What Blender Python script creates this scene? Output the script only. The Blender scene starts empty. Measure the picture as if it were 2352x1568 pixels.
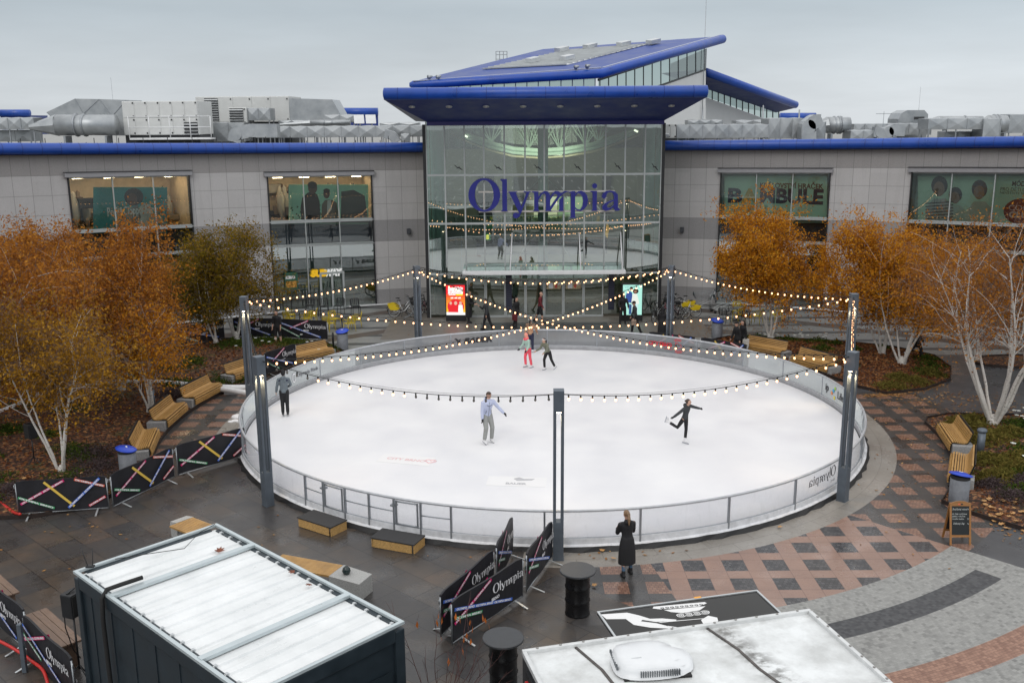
import bpy, bmesh, math, random
import numpy as np
from mathutils import Vector, Matrix
from math import sin, cos, pi, radians, degrees, atan2, hypot, sqrt
rnd = random.Random(11)
scene = bpy.context.scene
COL = scene.collection
V = Vector
# ------------------------------------------------------------------ camera model (metres; +y away from the camera, z up)
CAM_H, CAM_F, CAM_P, CAM_R = 11.2, 2240.4, 0.22603, -0.00713
_fw = V((0, cos(CAM_P), -sin(CAM_P))); _up = V((0, sin(CAM_P), cos(CAM_P))); _rt = V((1, 0, 0))
C_R = _rt * cos(CAM_R) + _up * sin(CAM_R); C_U = -_rt * sin(CAM_R) + _up * cos(CAM_R); C_F = _fw
def ray(x, y): return C_F + C_R * ((x - 1176) / CAM_F) - C_U * ((y - 784) / CAM_F)
def G(x, y, z=0.0):
    d = ray(x, y); s = (z - CAM_H) / d.z
    return V((d.x * s, d.y * s, z))
def at(x, y, Y):
    d = ray(x, y); s = Y / d.y
    return V((d.x * s, Y, CAM_H + d.z * s))
def atv(x, y, P, Q):                      # on the vertical plane through plan points P, Q
    d = ray(x, y); n = V((Q[1] - P[1], P[0] - Q[0]))
    s = (n.x * P[0] + n.y * P[1]) / (n.x * d.x + n.y * d.y)
    return V((d.x * s, d.y * s, CAM_H + d.z * s))
def atp(x, y, a, b, c):                   # on the plane through three points
    n = (b - a).cross(c - a); d = ray(x, y); o = V((0, 0, CAM_H))
    return o + d * (n.dot(a - o) / n.dot(d))
RC = V((1.37, 35.2)); RR = 11.2           # rink centre, rail radius
AC = (1.84, 25.0, 35.2)                   # facade arc
def rp(ang, r, z=0.0): return V((RC.x + r * cos(radians(ang)), RC.y + r * sin(radians(ang)), z))
def ap(th, R, z=0.0): return V((AC[0] + R * sin(radians(th)), AC[1] + R * cos(radians(th)), z))
def dz(th, z): return z + 0.42 * (th / 49.0) ** 2 * min(1.0, max(0.0, z / 4.0))
# ------------------------------------------------------------------ tagging, linking
def tag(o, label=None, cat=None, group=None, kind=None):
    if label: o['label'] = label
    if cat: o['category'] = cat
    if group: o['group'] = group
    if kind: o['kind'] = kind
    return o
def empty(name, loc=(0, 0, 0), rz=0.0):
    o = bpy.data.objects.new(name, None); COL.objects.link(o)
    o.location = loc; o.rotation_euler = (0, 0, rz); o.empty_display_size = 0.2
    return o
def thing(name, label, cat, loc=(0, 0, 0), rz=0.0, group=None):
    return tag(empty(name, loc, rz), label, cat, group)
def copy_tree(o, parent=None):
    c = o.copy(); COL.objects.link(c); c.parent = parent
    if parent is not None: c.matrix_parent_inverse = o.matrix_parent_inverse.copy()
    for ch in o.children: copy_tree(ch, c)
    return c
# ------------------------------------------------------------------ mesh builder
class MB:
    def __init__(s): s.v = []; s.f = []; s.m = []; s.sm = []; s.uv = None
    def add(s, vs, fs, m=0, smooth=False, M=None):
        b = len(s.v)
        if M is not None: vs = [M @ V(v) for v in vs]
        s.v += [tuple(v) for v in vs]
        for f in fs:
            s.f.append([i + b for i in f]); s.m.append(m); s.sm.append(smooth)
        return s
    def hexa(s, p, m=0, M=None):          # p: 4 bottom (ccw from above), 4 top
        return s.add(p, [(3, 2, 1, 0), (4, 5, 6, 7), (0, 1, 5, 4), (1, 2, 6, 5), (2, 3, 7, 6), (3, 0, 4, 7)], m, False, M)
    def box(s, c, d, m=0, rz=0.0, M=None):
        x, y, z = d[0] / 2, d[1] / 2, d[2] / 2
        p = [(-x, -y, -z), (x, -y, -z), (x, y, -z), (-x, y, -z), (-x, -y, z), (x, -y, z), (x, y, z), (-x, y, z)]
        T = Matrix.Translation(V(c)) @ Matrix.Rotation(rz, 4, 'Z')
        if M is not None: T = M @ T
        return s.hexa(p, m, T)
    def bev(s, c, d, b=0.02, m=0, rz=0.0, M=None):   # box with chamfered edges
        bm = bmesh.new(); bmesh.ops.create_cube(bm, size=1)
        for v in bm.verts: v.co = V((v.co.x * d[0], v.co.y * d[1], v.co.z * d[2]))
        bmesh.ops.bevel(bm, geom=bm.edges[:], offset=b, segments=2, affect='EDGES', profile=0.6)
        bm.verts.index_update()
        T = Matrix.Translation(V(c)) @ Matrix.Rotation(rz, 4, 'Z')
        if M is not None: T = M @ T
        s.add([T @ v.co for v in bm.verts], [[v.index for v in f.verts] for f in bm.faces], m)
        bm.free(); return s
    def bar(s, a, b, w, h, m=0, up=(0, 0, 1)):       # rectangular bar from a to b
        a = V(a); b = V(b); d = (b - a).normalized(); u = V(up)
        if abs(d.dot(u)) > 0.98: u = V((0, 1, 0))
        x = d.cross(u).normalized() * (w / 2); y = x.cross(d).normalized() * (h / 2)
        return s.hexa([a - x - y, a + x - y, b + x - y, b - x - y, a - x + y, a + x + y, b + x + y, b - x + y], m)
    def quad(s, p, m=0): return s.add(p, [tuple(range(len(p)))], m)
    def prism(s, poly, z0, z1, m=0, M=None, sides=True):
        n = len(poly); vs = [(p[0], p[1], z0) for p in poly] + [(p[0], p[1], z1) for p in poly]
        ar = sum(poly[i][0] * poly[(i + 1) % n][1] - poly[(i + 1) % n][0] * poly[i][1] for i in range(n))
        if ar < 0:
            vs = [(p[0], p[1], z0) for p in poly[::-1]] + [(p[0], p[1], z1) for p in poly[::-1]]
        fs = [tuple(range(n - 1, -1, -1)), tuple(range(n, 2 * n))]
        if sides: fs += [(i, (i + 1) % n, n + (i + 1) % n, n + i) for i in range(n)]
        return s.add(vs, fs, m, False, M)
    def tube(s, pts, r, n=8, m=0, smooth=True, caps=True, closed=False, ell=1.0, up=None):
        pts = [V(p) for p in pts]; k = len(pts)
        rs = r if isinstance(r, (list, tuple)) else [r] * k
        vs = []; px = None
        for i, p in enumerate(pts):
            if closed: t = pts[(i + 1) % k] - pts[i - 1]
            else: t = pts[min(i + 1, k - 1)] - pts[max(i - 1, 0)]
            t = t.normalized() if t.length > 1e-9 else V((0, 0, 1))
            if px is None:
                u = V(up) if up else (V((0, 0, 1)) if abs(t.z) < 0.9 else V((0, 1, 0)))
                px = t.cross(u).normalized()
            else:
                px = (px - t * px.dot(t)); px = px.normalized() if px.length > 1e-6 else t.orthogonal().normalized()
            py = t.cross(px)
            for j in range(n):
                a = 2 * pi * j / n
                vs.append(p + px * (rs[i] * cos(a)) + py * (rs[i] * ell * sin(a)))
        fs = []
        for i in range(k if closed else k - 1):
            i2 = (i + 1) % k
            for j in range(n):
                j2 = (j + 1) % n
                fs.append((i * n + j, i * n + j2, i2 * n + j2, i2 * n + j))
        if caps and not closed:
            fs.append(tuple(range(n - 1, -1, -1))); fs.append(tuple((k - 1) * n + j for j in range(n)))
        return s.add(vs, fs, m, smooth)
    def lathe(s, prof, n=20, m=0, c=(0, 0, 0), smooth=True, M=None):
        vs = []; fs = []
        for r, z in prof:
            for j in range(n):
                a = 2 * pi * j / n; vs.append((c[0] + r * cos(a), c[1] + r * sin(a), c[2] + z))
        for i in range(len(prof) - 1):
            for j in range(n):
                j2 = (j + 1) % n; fs.append((i * n + j, i * n + j2, (i + 1) * n + j2, (i + 1) * n + j))
        k = len(prof)
        fs.append(tuple(range(n - 1, -1, -1))); fs.append(tuple((k - 1) * n + j for j in range(n)))
        return s.add(vs, fs, m, smooth, M)
    def ell(s, c, r, nu=12, nv=8, m=0, M=None):
        vs = [(c[0], c[1], c[2] - r[2])]; fs = []
        for i in range(1, nv):
            p = -pi / 2 + pi * i / nv
            for j in range(nu):
                a = 2 * pi * j / nu
                vs.append((c[0] + r[0] * cos(p) * cos(a), c[1] + r[1] * cos(p) * sin(a), c[2] + r[2] * sin(p)))
        vs.append((c[0], c[1], c[2] + r[2])); L = len(vs) - 1
        for j in range(nu):
            j2 = (j + 1) % nu
            fs.append((0, 1 + j2, 1 + j)); fs.append((L, L - nu + j, L - nu + j2))
            for i in range(nv - 2):
                a = 1 + i * nu; fs.append((a + j, a + j2, a + nu + j2, a + nu + j))
        return s.add(vs, fs, m, True, M)
    def mesh(s, name, mats):
        me = bpy.data.meshes.new(name); me.from_pydata(s.v, [], s.f)
        for mt in (mats if isinstance(mats, (list, tuple)) else [mats]): me.materials.append(mt)
        me.polygons.foreach_set('material_index', s.m); me.polygons.foreach_set('use_smooth', s.sm)
        if s.uv:
            L = me.uv_layers.new(name='UVMap'); k = 0
            for f in s.f:
                for i in f: L.data[k].uv = s.uv[i]; k += 1
        me.update(); return me
    def build(s, name, mats, parent=None, loc=None):
        o = bpy.data.objects.new(name, s.mesh(name, mats)); COL.objects.link(o)
        if parent is not None: o.parent = parent
        if loc is not None: o.location = loc
        return o
_tc = {}
def text_geo(body, size=1.0, shear=0.0, bold=0.0):
    k = (body, size, shear, bold)
    if k not in _tc:
        cu = bpy.data.curves.new('lettering', 'FONT'); cu.body = body; cu.size = size; cu.shear = shear; cu.offset = bold
        cu.align_x = 'CENTER'; cu.align_y = 'CENTER'; cu.resolution_u = 3
        o = bpy.data.objects.new('lettering', cu); COL.objects.link(o)
        bpy.context.view_layer.update()
        me = o.to_mesh(); g = ([v.co.copy() for v in me.vertices], [list(p.vertices) for p in me.polygons])
        o.to_mesh_clear(); bpy.data.objects.remove(o); bpy.data.curves.remove(cu); _tc[k] = g
    return _tc[k]
def text(mb, body, size, fn, m=0, width=None, shear=0.0, bold=0.0):
    """fn(x, y) -> 3-D point; text centred on (0,0); width squeezes it to that length"""
    vs, fs = text_geo(body, size, shear, bold)
    if not vs: return
    x0 = min(v.x for v in vs); x1 = max(v.x for v in vs); y0 = min(v.y for v in vs); y1 = max(v.y for v in vs)
    k = width / (x1 - x0) if width else 1.0
    mb.add([fn((v.x - (x0 + x1) / 2) * k, v.y - (y0 + y1) / 2) for v in vs], fs, m)
# ------------------------------------------------------------------ materials
class NT:
    """small expression helper over a node tree"""
    def __init__(s, mat):
        mat.use_nodes = True; s.t = mat.node_tree; s.t.nodes.clear(); s.mat = mat
    def n(s, ty, **kw):
        nd = s.t.nodes.new(ty)
        for k, v in kw.items():
            if k[0] == '_': setattr(nd, k[1:], v)
        for k, v in kw.items():
            if k[0] != '_':
                i = nd.inputs[int(k[1:])] if k[0] == 'i' and k[1:].isdigit() else nd.inputs[k.replace('__', ' ')]
                s.put(i, v)
        return nd
    def put(s, i, v):
        if isinstance(v, Xp): s.t.links.new(v.s, i)
        elif isinstance(v, bpy.types.NodeSocket): s.t.links.new(v, i)
        elif isinstance(v, (tuple, list)) and i.type == 'RGBA' and len(v) == 3: i.default_value = (*v, 1)
        else: i.default_value = v
    def x(s, sock): return Xp(s, sock)
    def m(s, op, *a, clamp=False):
        nd = s.n('ShaderNodeMath', _operation=op, _use_clamp=clamp)
        for i, v in enumerate(a): s.put(nd.inputs[i], v)
        return Xp(s, nd.outputs[0])
    def pos(s, kind='pos'):
        if kind == 'pos': v = s.n('ShaderNodeNewGeometry').outputs['Position']
        else: v = s.n('ShaderNodeTexCoord').outputs[kind]
        sp = s.n('ShaderNodeSeparateXYZ'); s.t.links.new(v, sp.inputs[0])
        return v, Xp(s, sp.outputs[0]), Xp(s, sp.outputs[1]), Xp(s, sp.outputs[2])
    def vec(s, x, y, z=0.0):
        c = s.n('ShaderNodeCombineXYZ'); s.put(c.inputs[0], x); s.put(c.inputs[1], y); s.put(c.inputs[2], z); return c.outputs[0]
    def noise(s, vec, scale, detail=4, rough=0.55, out=0, dist=0.0):
        nd = s.n('ShaderNodeTexNoise', Scale=float(scale), Detail=float(detail), Roughness=float(rough), Distortion=float(dist))
        s.put(nd.inputs['Vector'], vec); return Xp(s, nd.outputs[out])
    def vor(s, vec, scale, feat='F1', out=0):
        nd = s.n('ShaderNodeTexVoronoi', _feature=feat, Scale=float(scale)); s.put(nd.inputs['Vector'], vec); return Xp(s, nd.outputs[out])
    def mix(s, f, a, b):
        nd = s.n('ShaderNodeMix', _data_type='RGBA'); s.put(nd.inputs[0], f); s.put(nd.inputs[6], a); s.put(nd.inputs[7], b)
        return nd.outputs[2]
    def ramp(s, f, stops):
        nd = s.n('ShaderNodeValToRGB'); s.put(nd.inputs[0], f); e = nd.color_ramp.elements
        while len(e) < len(stops): e.new(0.5)
        for k, (p, c) in enumerate(stops): e[k].position = p; e[k].color = (*c, 1) if len(c) == 3 else c
        return nd.outputs[0]
    def bump(s, h, strength=0.3, dist=0.02):
        nd = s.n('ShaderNodeBump', Strength=strength, Distance=dist); s.put(nd.inputs['Height'], h); return nd.outputs[0]
    def bsdf(s, color, rough=0.6, metal=0.0, normal=None, spec=0.5, **kw):
        nd = s.n('ShaderNodeBsdfPrincipled'); s.put(nd.inputs['Base Color'], color); s.put(nd.inputs['Roughness'], rough)
        s.put(nd.inputs['Metallic'], metal); nd.inputs['Specular IOR Level'].default_value = spec
        if normal is not None: s.put(nd.inputs['Normal'], normal)
        for k, v in kw.items(): s.put(nd.inputs[k.replace('__', ' ')], v)
        return nd.outputs[0]
    def out(s, sh):
        o = s.n('ShaderNodeOutputMaterial'); s.put(o.inputs[0], sh); return s.mat
class Xp:
    def __init__(s, nt, sock): s.nt = nt; s.s = sock
    def _o(s, op, o, rev=False): return s.nt.m(op, o, s) if rev else s.nt.m(op, s, o)
    def __add__(s, o): return s._o('ADD', o)
    __radd__ = __add__
    def __sub__(s, o): return s._o('SUBTRACT', o)
    def __rsub__(s, o): return s._o('SUBTRACT', o, True)
    def __mul__(s, o): return s._o('MULTIPLY', o)
    __rmul__ = __mul__
    def __truediv__(s, o): return s._o('DIVIDE', o)
    def __gt__(s, o): return s._o('GREATER_THAN', o)
    def __lt__(s, o): return s._o('LESS_THAN', o)
    def abs(s): return s.nt.m('ABSOLUTE', s)
    def fl(s): return s.nt.m('FLOOR', s)
    def fr(s): return s.nt.m('FRACT', s)
    def cl(s): return s.nt.m('ADD', s, 0.0, clamp=True)
    def rng(s, a, b, c=0.0, d=1.0):
        nd = s.nt.n('ShaderNodeMapRange'); s.nt.put(nd.inputs[0], s)
        for i, v in enumerate((a, b, c, d)): nd.inputs[i + 1].default_value = v
        return Xp(s.nt, nd.outputs[0])
def mk(name): return NT(bpy.data.materials.new(name))
def mat(name, c, rough=0.6, metal=0.0, var=0.15, scale=6.0, bump=0.0, emit=None, es=0.0, spec=0.5, c2=None, bs=None, coord='Object'):
    t = mk(name); v, x, y, z = t.pos(coord)
    n = t.noise(v, scale, 5)
    if c2 is None: c2 = tuple(min(1, k * (1 + var)) for k in c); c1 = tuple(k * (1 - var) for k in c)
    else: c1 = c
    col = t.mix(n.rng(0.3, 0.7), c1, c2)
    nrm = t.bump(t.noise(v, bs or scale * 6, 3), bump, 0.02) if bump else None
    kw = {}
    if emit is not None: kw = {'Emission__Color': emit, 'Emission__Strength': es}
    r2 = n.rng(0.3, 0.7, max(0.02, rough - 0.08), min(1, rough + 0.08))
    return t.out(t.bsdf(col, r2, metal, nrm, spec, **kw))
def flat(name, c, rough=0.6, metal=0.0, emit=0.0):
    t = mk(name); kw = {'Emission__Color': c, 'Emission__Strength': emit} if emit else {}
    return t.out(t.bsdf(c, rough, metal, **kw))
# ------------------------------------------------------------------ camera, world, sun
cam = bpy.data.cameras.new('Camera'); co = bpy.data.objects.new('Camera', cam); COL.objects.link(co); scene.camera = co
cam.sensor_width = 36.0; cam.lens = 36.0 * CAM_F / 2352.0; cam.clip_start = 0.3; cam.clip_end = 3000
co.matrix_world = Matrix(((C_R.x, C_U.x, -C_F.x, 0), (C_R.y, C_U.y, -C_F.y, 0), (C_R.z, C_U.z, -C_F.z, CAM_H), (0, 0, 0, 1)))
SUN_EL, SUN_AZ = radians(38), radians(200)
w = bpy.data.worlds.new('World'); scene.world = w; w.use_nodes = True
t = NT.__new__(NT); t.t = w.node_tree; t.t.nodes.clear()
sky = t.n('ShaderNodeTexSky', _sky_type='NISHITA', _sun_disc=False, _sun_elevation=SUN_EL, _sun_rotation=SUN_AZ, _air_density=1.0, _dust_density=6.0, _ozone_density=1.0)
hs = t.n('ShaderNodeHueSaturation', Saturation=0.35, Value=0.9); t.put(hs.inputs['Color'], sky.outputs[0])
v, x, y, z = t.pos('Generated')
sp = z
L = t.ramp(sp.cl(), [(0.0, (.72, .76, .79)), (0.03, (.70, .75, .785)), (0.10, (.53, .605, .66)), (0.2, (.78, .84, .90)), (0.45, (1.18, 1.20, 1.22)), (1.0, (1.34, 1.34, 1.34))])
den = sp.cl() + 0.12
n1 = t.noise(t.vec(x / den, y / den, 0.0), 0.55, 5, 0.55)
n2 = t.noise(t.vec(x, y, sp * 4.0), 2.2, 3, 0.5)
side = x * 0.16
k = (n1.rng(0.25, 0.75, 0.9, 1.1)) * (n2.rng(0.25, 0.75, 0.94, 1.06)) * (side + 1.0)
vm = t.n('ShaderNodeVectorMath', _operation='SCALE'); t.put(vm.inputs[0], L); t.put(vm.inputs['Scale'], k * 10.0)
cover = t.mix(0.9, hs.outputs[0], vm.outputs[0])
bg = t.n('ShaderNodeBackground', Strength=0.1); t.put(bg.inputs['Color'], cover)
wo = t.n('ShaderNodeOutputWorld'); t.t.links.new(bg.outputs[0], wo.inputs[0])
sl = bpy.data.lights.new('Sun', 'SUN'); sl.energy = 0.6; sl.angle = radians(30); sl.color = (1, .97, .93)
so = bpy.data.objects.new('Sun', sl); COL.objects.link(so)
so.rotation_euler = (radians(90) - SUN_EL, 0, pi - SUN_AZ + 0.0)
so.location = (0, 0, 60)
scene.view_settings.view_transform = 'Standard'; scene.view_settings.look = 'None'
scene.view_settings.exposure = 0.0; scene.view_settings.gamma = 1.0
scene.cycles.max_bounces = 8; scene.cycles.transparent_max_bounces = 24; scene.cycles.glossy_bounces = 4
scene.cycles.diffuse_bounces = 3; scene.cycles.use_denoising = True
scene.cycles.sample_clamp_indirect = 6.0; scene.cycles.caustics_reflective = False; scene.cycles.caustics_refractive = False
# ------------------------------------------------------------------ shared materials
STEEL = mat('galvanised_steel', (.34, .36, .38), .42, .75, .12, 9)
ALU = mat('aluminium', (.55, .57, .58), .38, .7, .06, 7)
FRAME = mat('mullion_paint', (.38, .41, .41), .45, .1, .05, 4)
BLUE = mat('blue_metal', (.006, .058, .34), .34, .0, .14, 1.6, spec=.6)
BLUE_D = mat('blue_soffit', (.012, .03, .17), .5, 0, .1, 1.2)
BLUE_R = mat('blue_roof', (.028, .062, .25), .5, 0, .12, .8)
BLACK = mat('black_paint', (.012, .013, .015), .5, 0, .2, 8)
RUBBER = mat('black_rubber', (.012, .012, .012), .75, 0, .2, 10)
WHITE = mat('white_paint', (.72, .73, .74), .5, 0, .05, 3)
POLE = mat('pole_grey', (.105, .125, .15), .42, .25, .12, 5)
WOOD = None
CONC = mat('bench_concrete', (.27, .27, .27), .8, 0, .25, 28, .3)
def wood_mat(name, a, b, coord='Object'):
    t = mk(name); v, x, y, z = t.pos(coord)
    n = t.noise(t.vec(x * 2.0, y * 22.0, z * 22.0), 2.0, 5); m = t.noise(v, 3.0, 3)
    c = t.mix(n.rng(.3, .7), a, b); c = t.mix(m.rng(.45, .8) * .45, c, (.12, .065, .03))
    return t.out(t.bsdf(c, .45, 0, t.bump(n, .15, .01)))
WOOD = wood_mat('bench_wood', (.50, .30, .105), (.38, .205, .06))
WOOD_OLD = wood_mat('grey_wood', (.23, .15, .105), (.15, .10, .075))
OSB = mat('osb_board', (.46, .28, .10), .7, 0, .3, 30)
FELT = mat('grey_felt', (.035, .035, .037), .85, 0, .25, 14)
FABRIC = mat('black_banner', (.010, .010, .014), .55, 0, .35, 3, .12, bs=9)
def lit(name, c, s):
    t = mk(name); e = t.n('ShaderNodeEmission', Strength=s); t.put(e.inputs[0], c); return t.out(e.outputs[0])
BULB = lit('bulb_light', (1, .52, .26), 4.2)
BULB_OFF = mat('bulb_off', (.10, .09, .08), .2, 0, .1, 5)
WARM = lit('warm_lamp', (1, .78, .5), 26.0)
COOL = lit('white_lamp', (.95, .98, 1), 12.0)
def glass(name, tint, refl, rough=0.015, base=0.0, grime=0.0, gcol=(.4, .42, .42)):
    t = mk(name); tr = t.n('ShaderNodeBsdfTransparent'); t.put(tr.inputs[0], tint)
    gl = t.n('ShaderNodeBsdfGlossy', Roughness=rough); t.put(gl.inputs[0], (.93, 1, .98))
    fr = t.n('ShaderNodeFresnel', IOR=1.5)
    f = (Xp(t, fr.outputs[0]) * refl + base).cl()
    v, x, y, z = t.pos('Object')
    nb = t.noise(v, .35, 2); b = t.bump(nb, .012, .3); t.t.links.new(b, gl.inputs['Normal'])
    mx = t.n('ShaderNodeMixShader'); t.put(mx.inputs[0], f); t.t.links.new(tr.outputs[0], mx.inputs[1]); t.t.links.new(gl.outputs[0], mx.inputs[2])
    sh = mx.outputs[0]
    if grime:
        df = t.n('ShaderNodeBsdfDiffuse'); t.put(df.inputs[0], gcol)
        n = t.noise(t.vec(x * .6, y * .6, z * 1.6), 1.2, 5, .6); n2 = t.noise(t.vec(x * 4, y * 4, z), 2.0, 4)
        a = (n.rng(.3, .72, grime * .85, grime * 1.15) + n2.rng(.55, .8, 0, .07)).cl()
        m2 = t.n('ShaderNodeMixShader'); t.put(m2.inputs[0], a); t.t.links.new(sh, m2.inputs[1]); t.t.links.new(df.outputs[0], m2.inputs[2]); sh = m2.outputs[0]
    return t.out(sh)
GLASS = glass('tinted_glass', (.56, .74, .66), 2.6, .012, .24)
GLASS_C = glass('shop_glass', (.86, .92, .89), 1.6, .012, .035)
PLEXI = glass('rink_plexiglass', (.92, .93, .95), 1.0, .06, .0, .30, (.50, .50, .53)); PLEXF = glass('frosted_plexiglass', (.88, .89, .91), 1.0, .08, .0, .62, (.30, .31, .325))
# ------------------------------------------------------------------ ground sheet: every paving field of the square
def ground_mat():
    t = mk('paving'); v, x, y, z = t.pos()
    dx = x - RC.x; dy = y - RC.y; r = t.m('SQRT', dx * dx + dy * dy)
    ang = t.m('ARCTAN2', dy, dx) * (180 / pi)
    nb = t.noise(v, .22, 4); nm = t.noise(v, 1.1, 5, .6); nf = t.noise(v, 7, 5, .65); ng = t.noise(v, 38, 3, .7); sp = t.vor(v, 30)
    def AND(*a):
        o = a[0]
        for k in a[1:]: o = o * k
        return o
    def NOT(a): return 1.0 - a
    def OR(a, b): return t.m('MAXIMUM', a, b)
    def mort(u, w, lu, lw, g, stagger=.5):
        # slab joints: returns (joint mask, per-slab random)
        row = (w / lw).fl(); uu = u / lu + row * stagger
        fu = uu.fr(); fw = (w / lw).fr()
        j = OR(OR(fu < g / lu, fu > 1 - g / lu), OR(fw < g / lw, fw > 1 - g / lw))
        wn = t.n('ShaderNodeTexWhiteNoise', _noise_dimensions='2D'); t.t.links.new(t.vec(uu.fl(), row), wn.inputs[0])
        return j, Xp(t, wn.outputs[0])
    # slate slabs, laid at 43 degrees
    c, s = cos(radians(-43)), sin(radians(-43))
    u = (x + 3.16) * c + (y - 23.19) * s; w = (y - 23.19) * c - (x + 3.16) * s
    j, rn = mort(u, w, 1.18, .80, .009)
    base = t.ramp((rn * .5 + nm.rng(.3, .7, 0, .5)), [(0, (.030, .030, .033)), (.4, (.044, .042, .042)), (.7, (.064, .052, .043)), (1, (.100, .070, .050))])
    slate = t.mix(nf.rng(.35, .75) * .35, base, (.085, .075, .068)); slate = t.mix(j * .85, slate, (.010, .010, .011))
    # squares of setts: brick on dark slabs, dark on rose granite
    gu = (x - 14.04) / 1.049; gv = (y - 33.1) / 1.024
    fu = ((gu + .5).fr() - .5).abs(); fv = ((gv + .5).fr() - .5).abs()
    sq = AND(fu < .293, fv < .303)
    gv2 = (y - 33.25) / 1.024; fv2 = ((gv2 + .5).fr() - .5).abs(); sq2 = AND(fu < .27, fv2 < .30)
    def lines(fa, fb, a, b): return OR(((fa - a).abs()) < .006, ((fb - b).abs()) < .006)
    js, rs = mort(x, y, .104, .104, .010, .5)
    brick = t.mix(rs, (.175, .095, .068), (.28, .165, .118)); brick = t.mix(js * .75, brick, (.085, .05, .04))
    dark = t.mix(nm.rng(.3, .7), (.034, .036, .039), (.066, .060, .056)); dark = t.mix(lines(fu, fv, .293, .303) * .7, dark, (.02, .02, .02))
    patA = t.mix(sq, dark, brick)
    dsett = t.mix(rs, (.028, .028, .032), (.085, .082, .085)); dsett = t.mix(js * .8, dsett, (.016, .016, .018))
    rose = t.mix(nm.rng(.3, .7), (.25, .145, .105), (.185, .105, .078)); rose = t.mix(sp.rng(.0, .5) * .25, rose, (.38, .28, .24))
    rose = t.mix(lines(fu, fv2, .27, .30) * .7, rose, (.09, .05, .04))
    patB = t.mix(sq2, rose, dsett)
    # ring of pale slabs round the rink
    jr, rr_ = mort(ang * (11.7 * pi / 180), r, 1.45, .62, .008)
    ring = t.mix(rr_ * .35 + nm.rng(.35, .75, 0, .65), (.20, .185, .165), (.29, .275, .255)); ring = t.mix(nf.rng(.5, .8) * .5, ring, (.14, .12, .10)); ring = t.mix(jr * .6, ring, (.07, .065, .06))
    # grey, dark and red setts in concentric bands
    wn = t.n('ShaderNodeTexWhiteNoise', _noise_dimensions='2D'); t.t.links.new(t.vec((ang * 3.4 + (r / .078).fl() * .5).fl(), (r / .078).fl()), wn.inputs[0]); rc_ = Xp(t, wn.outputs[0])
    jc = OR((r / .078).fr() < .14, (ang * 3.4 + (r / .078).fl() * .5).fr() < .12)
    grey = t.ramp((rc_ * .75 + nm.rng(.3, .7, 0, .25)), [(0, (.14, .14, .135)), (.3, (.24, .24, .23)), (1, (.32, .32, .305))]); grey = t.mix(jc * .2, grey, (.13, .125, .12)); grey = t.mix(ng.rng(.45, .75) * .45, grey, (.16, .155, .15))
    dk = t.mix(rc_, (.035, .036, .040), (.075, .076, .08)); red = t.mix(rc_, (.20, .105, .075), (.33, .19, .135)); red = t.mix(jc * .5, red, (.10, .06, .045))
    cob = t.mix(AND(r > 16.2, r < 16.86, ang < -50.6), grey, dk); cob = t.mix(AND(r > 18.3, r < 19.0), cob, red)
    cob = t.mix(AND(r > 20.6, r < 21.3), cob, dk)
    # back promenade: brown-grey setts, pale fields with dark cross bands and brown diagonals at both sides
    jb, rb = mort(x, y, .30, .15, .010, .5)
    prom = t.mix(rb * .5 + nm.rng(.3, .7, 0, .5), (.125, .112, .098), (.185, .165, .145)); prom = t.mix(nf.rng(.5, .75) * .4, prom, (.22, .20, .175))
    jp, rpp = mort(x, y, 1.6, 1.6, .008, .5)
    pale = t.mix(rpp * .3 + nm.rng(.3, .7, 0, .7), (.19, .19, .185), (.28, .28, .27)); pale = t.mix(jp * .4, pale, (.1, .1, .1))
    band = ((((y - 46.42) / 1.94) + .13).fr()) < .26
    pale = t.mix(band, pale, (.060, .060, .062))
    di = (((y * .8 + (x - 1.8).abs() * .62) / 4.6).fr()) < .20
    pale = t.mix(di, pale, t.mix(nf, (.10, .075, .06), (.075, .058, .05)))
    sideP = OR((x - 1.84).abs() > 8.7, y < 49.3)
    promo = t.mix(sideP, prom, pale)
    matd = AND((x - 1.84).abs() < 3.2, y > 50.4, y < 53.7)
    promo = t.mix(AND(((x - 3.55).abs() < 1.75), y > 50.6, y < 53.4), promo, (.028, .027, .028)); promo = t.mix(AND(((x + .35).abs() < 1.35), y > 51.0, y < 53.4), promo, (.026, .026, .028))
    asph = t.mix(nm.rng(.3, .7), (.045, .047, .052), (.070, .071, .076)); asph = t.mix(ng.rng(.5, .8) * .4, asph, (.11, .11, .115))
    # assemble
    d45 = (x - 1.88) * .80 + (y - 21.7) * .88
    isR = AND(ang > -96, ang < 40); farp = y > 45.2
    col = asph
    left = OR(AND(ang > -180, ang < -90), ang > 150)
    col = t.mix(OR(left, d45 < 0), col, slate)
    leftpat = OR(AND(ang < -163.5, r > 11), AND(ang > 140, r > 11))
    col = t.mix(AND(leftpat, r < 15.2), col, patA)
    rightpat = AND(ang > -90, ang < 62, r < 15.25, d45 > 0)
    nearR = AND(ang > -47.4, ang < 60, r < 15.6)
    col = t.mix(AND(rightpat, ang > -79.9, ang < -47.4), col, patB)
    col = t.mix(OR(AND(rightpat, ang < -79.9), AND(nearR, OR(ang < 15.5, ang > 17.5))), col, patA)
    col = t.mix(AND(r > 15.15, ang > -90, ang < -47.25, d45 > -1.2, r > 15.15, x > 1.0), col, cob)
    col = t.mix(AND(farp, y < 75), col, promo)
    ringm = AND(r < 12.25, OR(OR(ang > -95.5, ang < -170), farp)); ringb = AND(r < 13.2, y > 44)
    col = t.mix(ringm, col, ring)
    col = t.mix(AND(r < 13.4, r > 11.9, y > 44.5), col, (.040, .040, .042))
    # wide world beyond: car park behind the camera
    far = OR(OR(y < 8, y > 75), x.abs() > 40)
    lane = AND(((x / 2.7).fr() < .05), ((y / 17).fr() < .32), y < 0)
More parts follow.
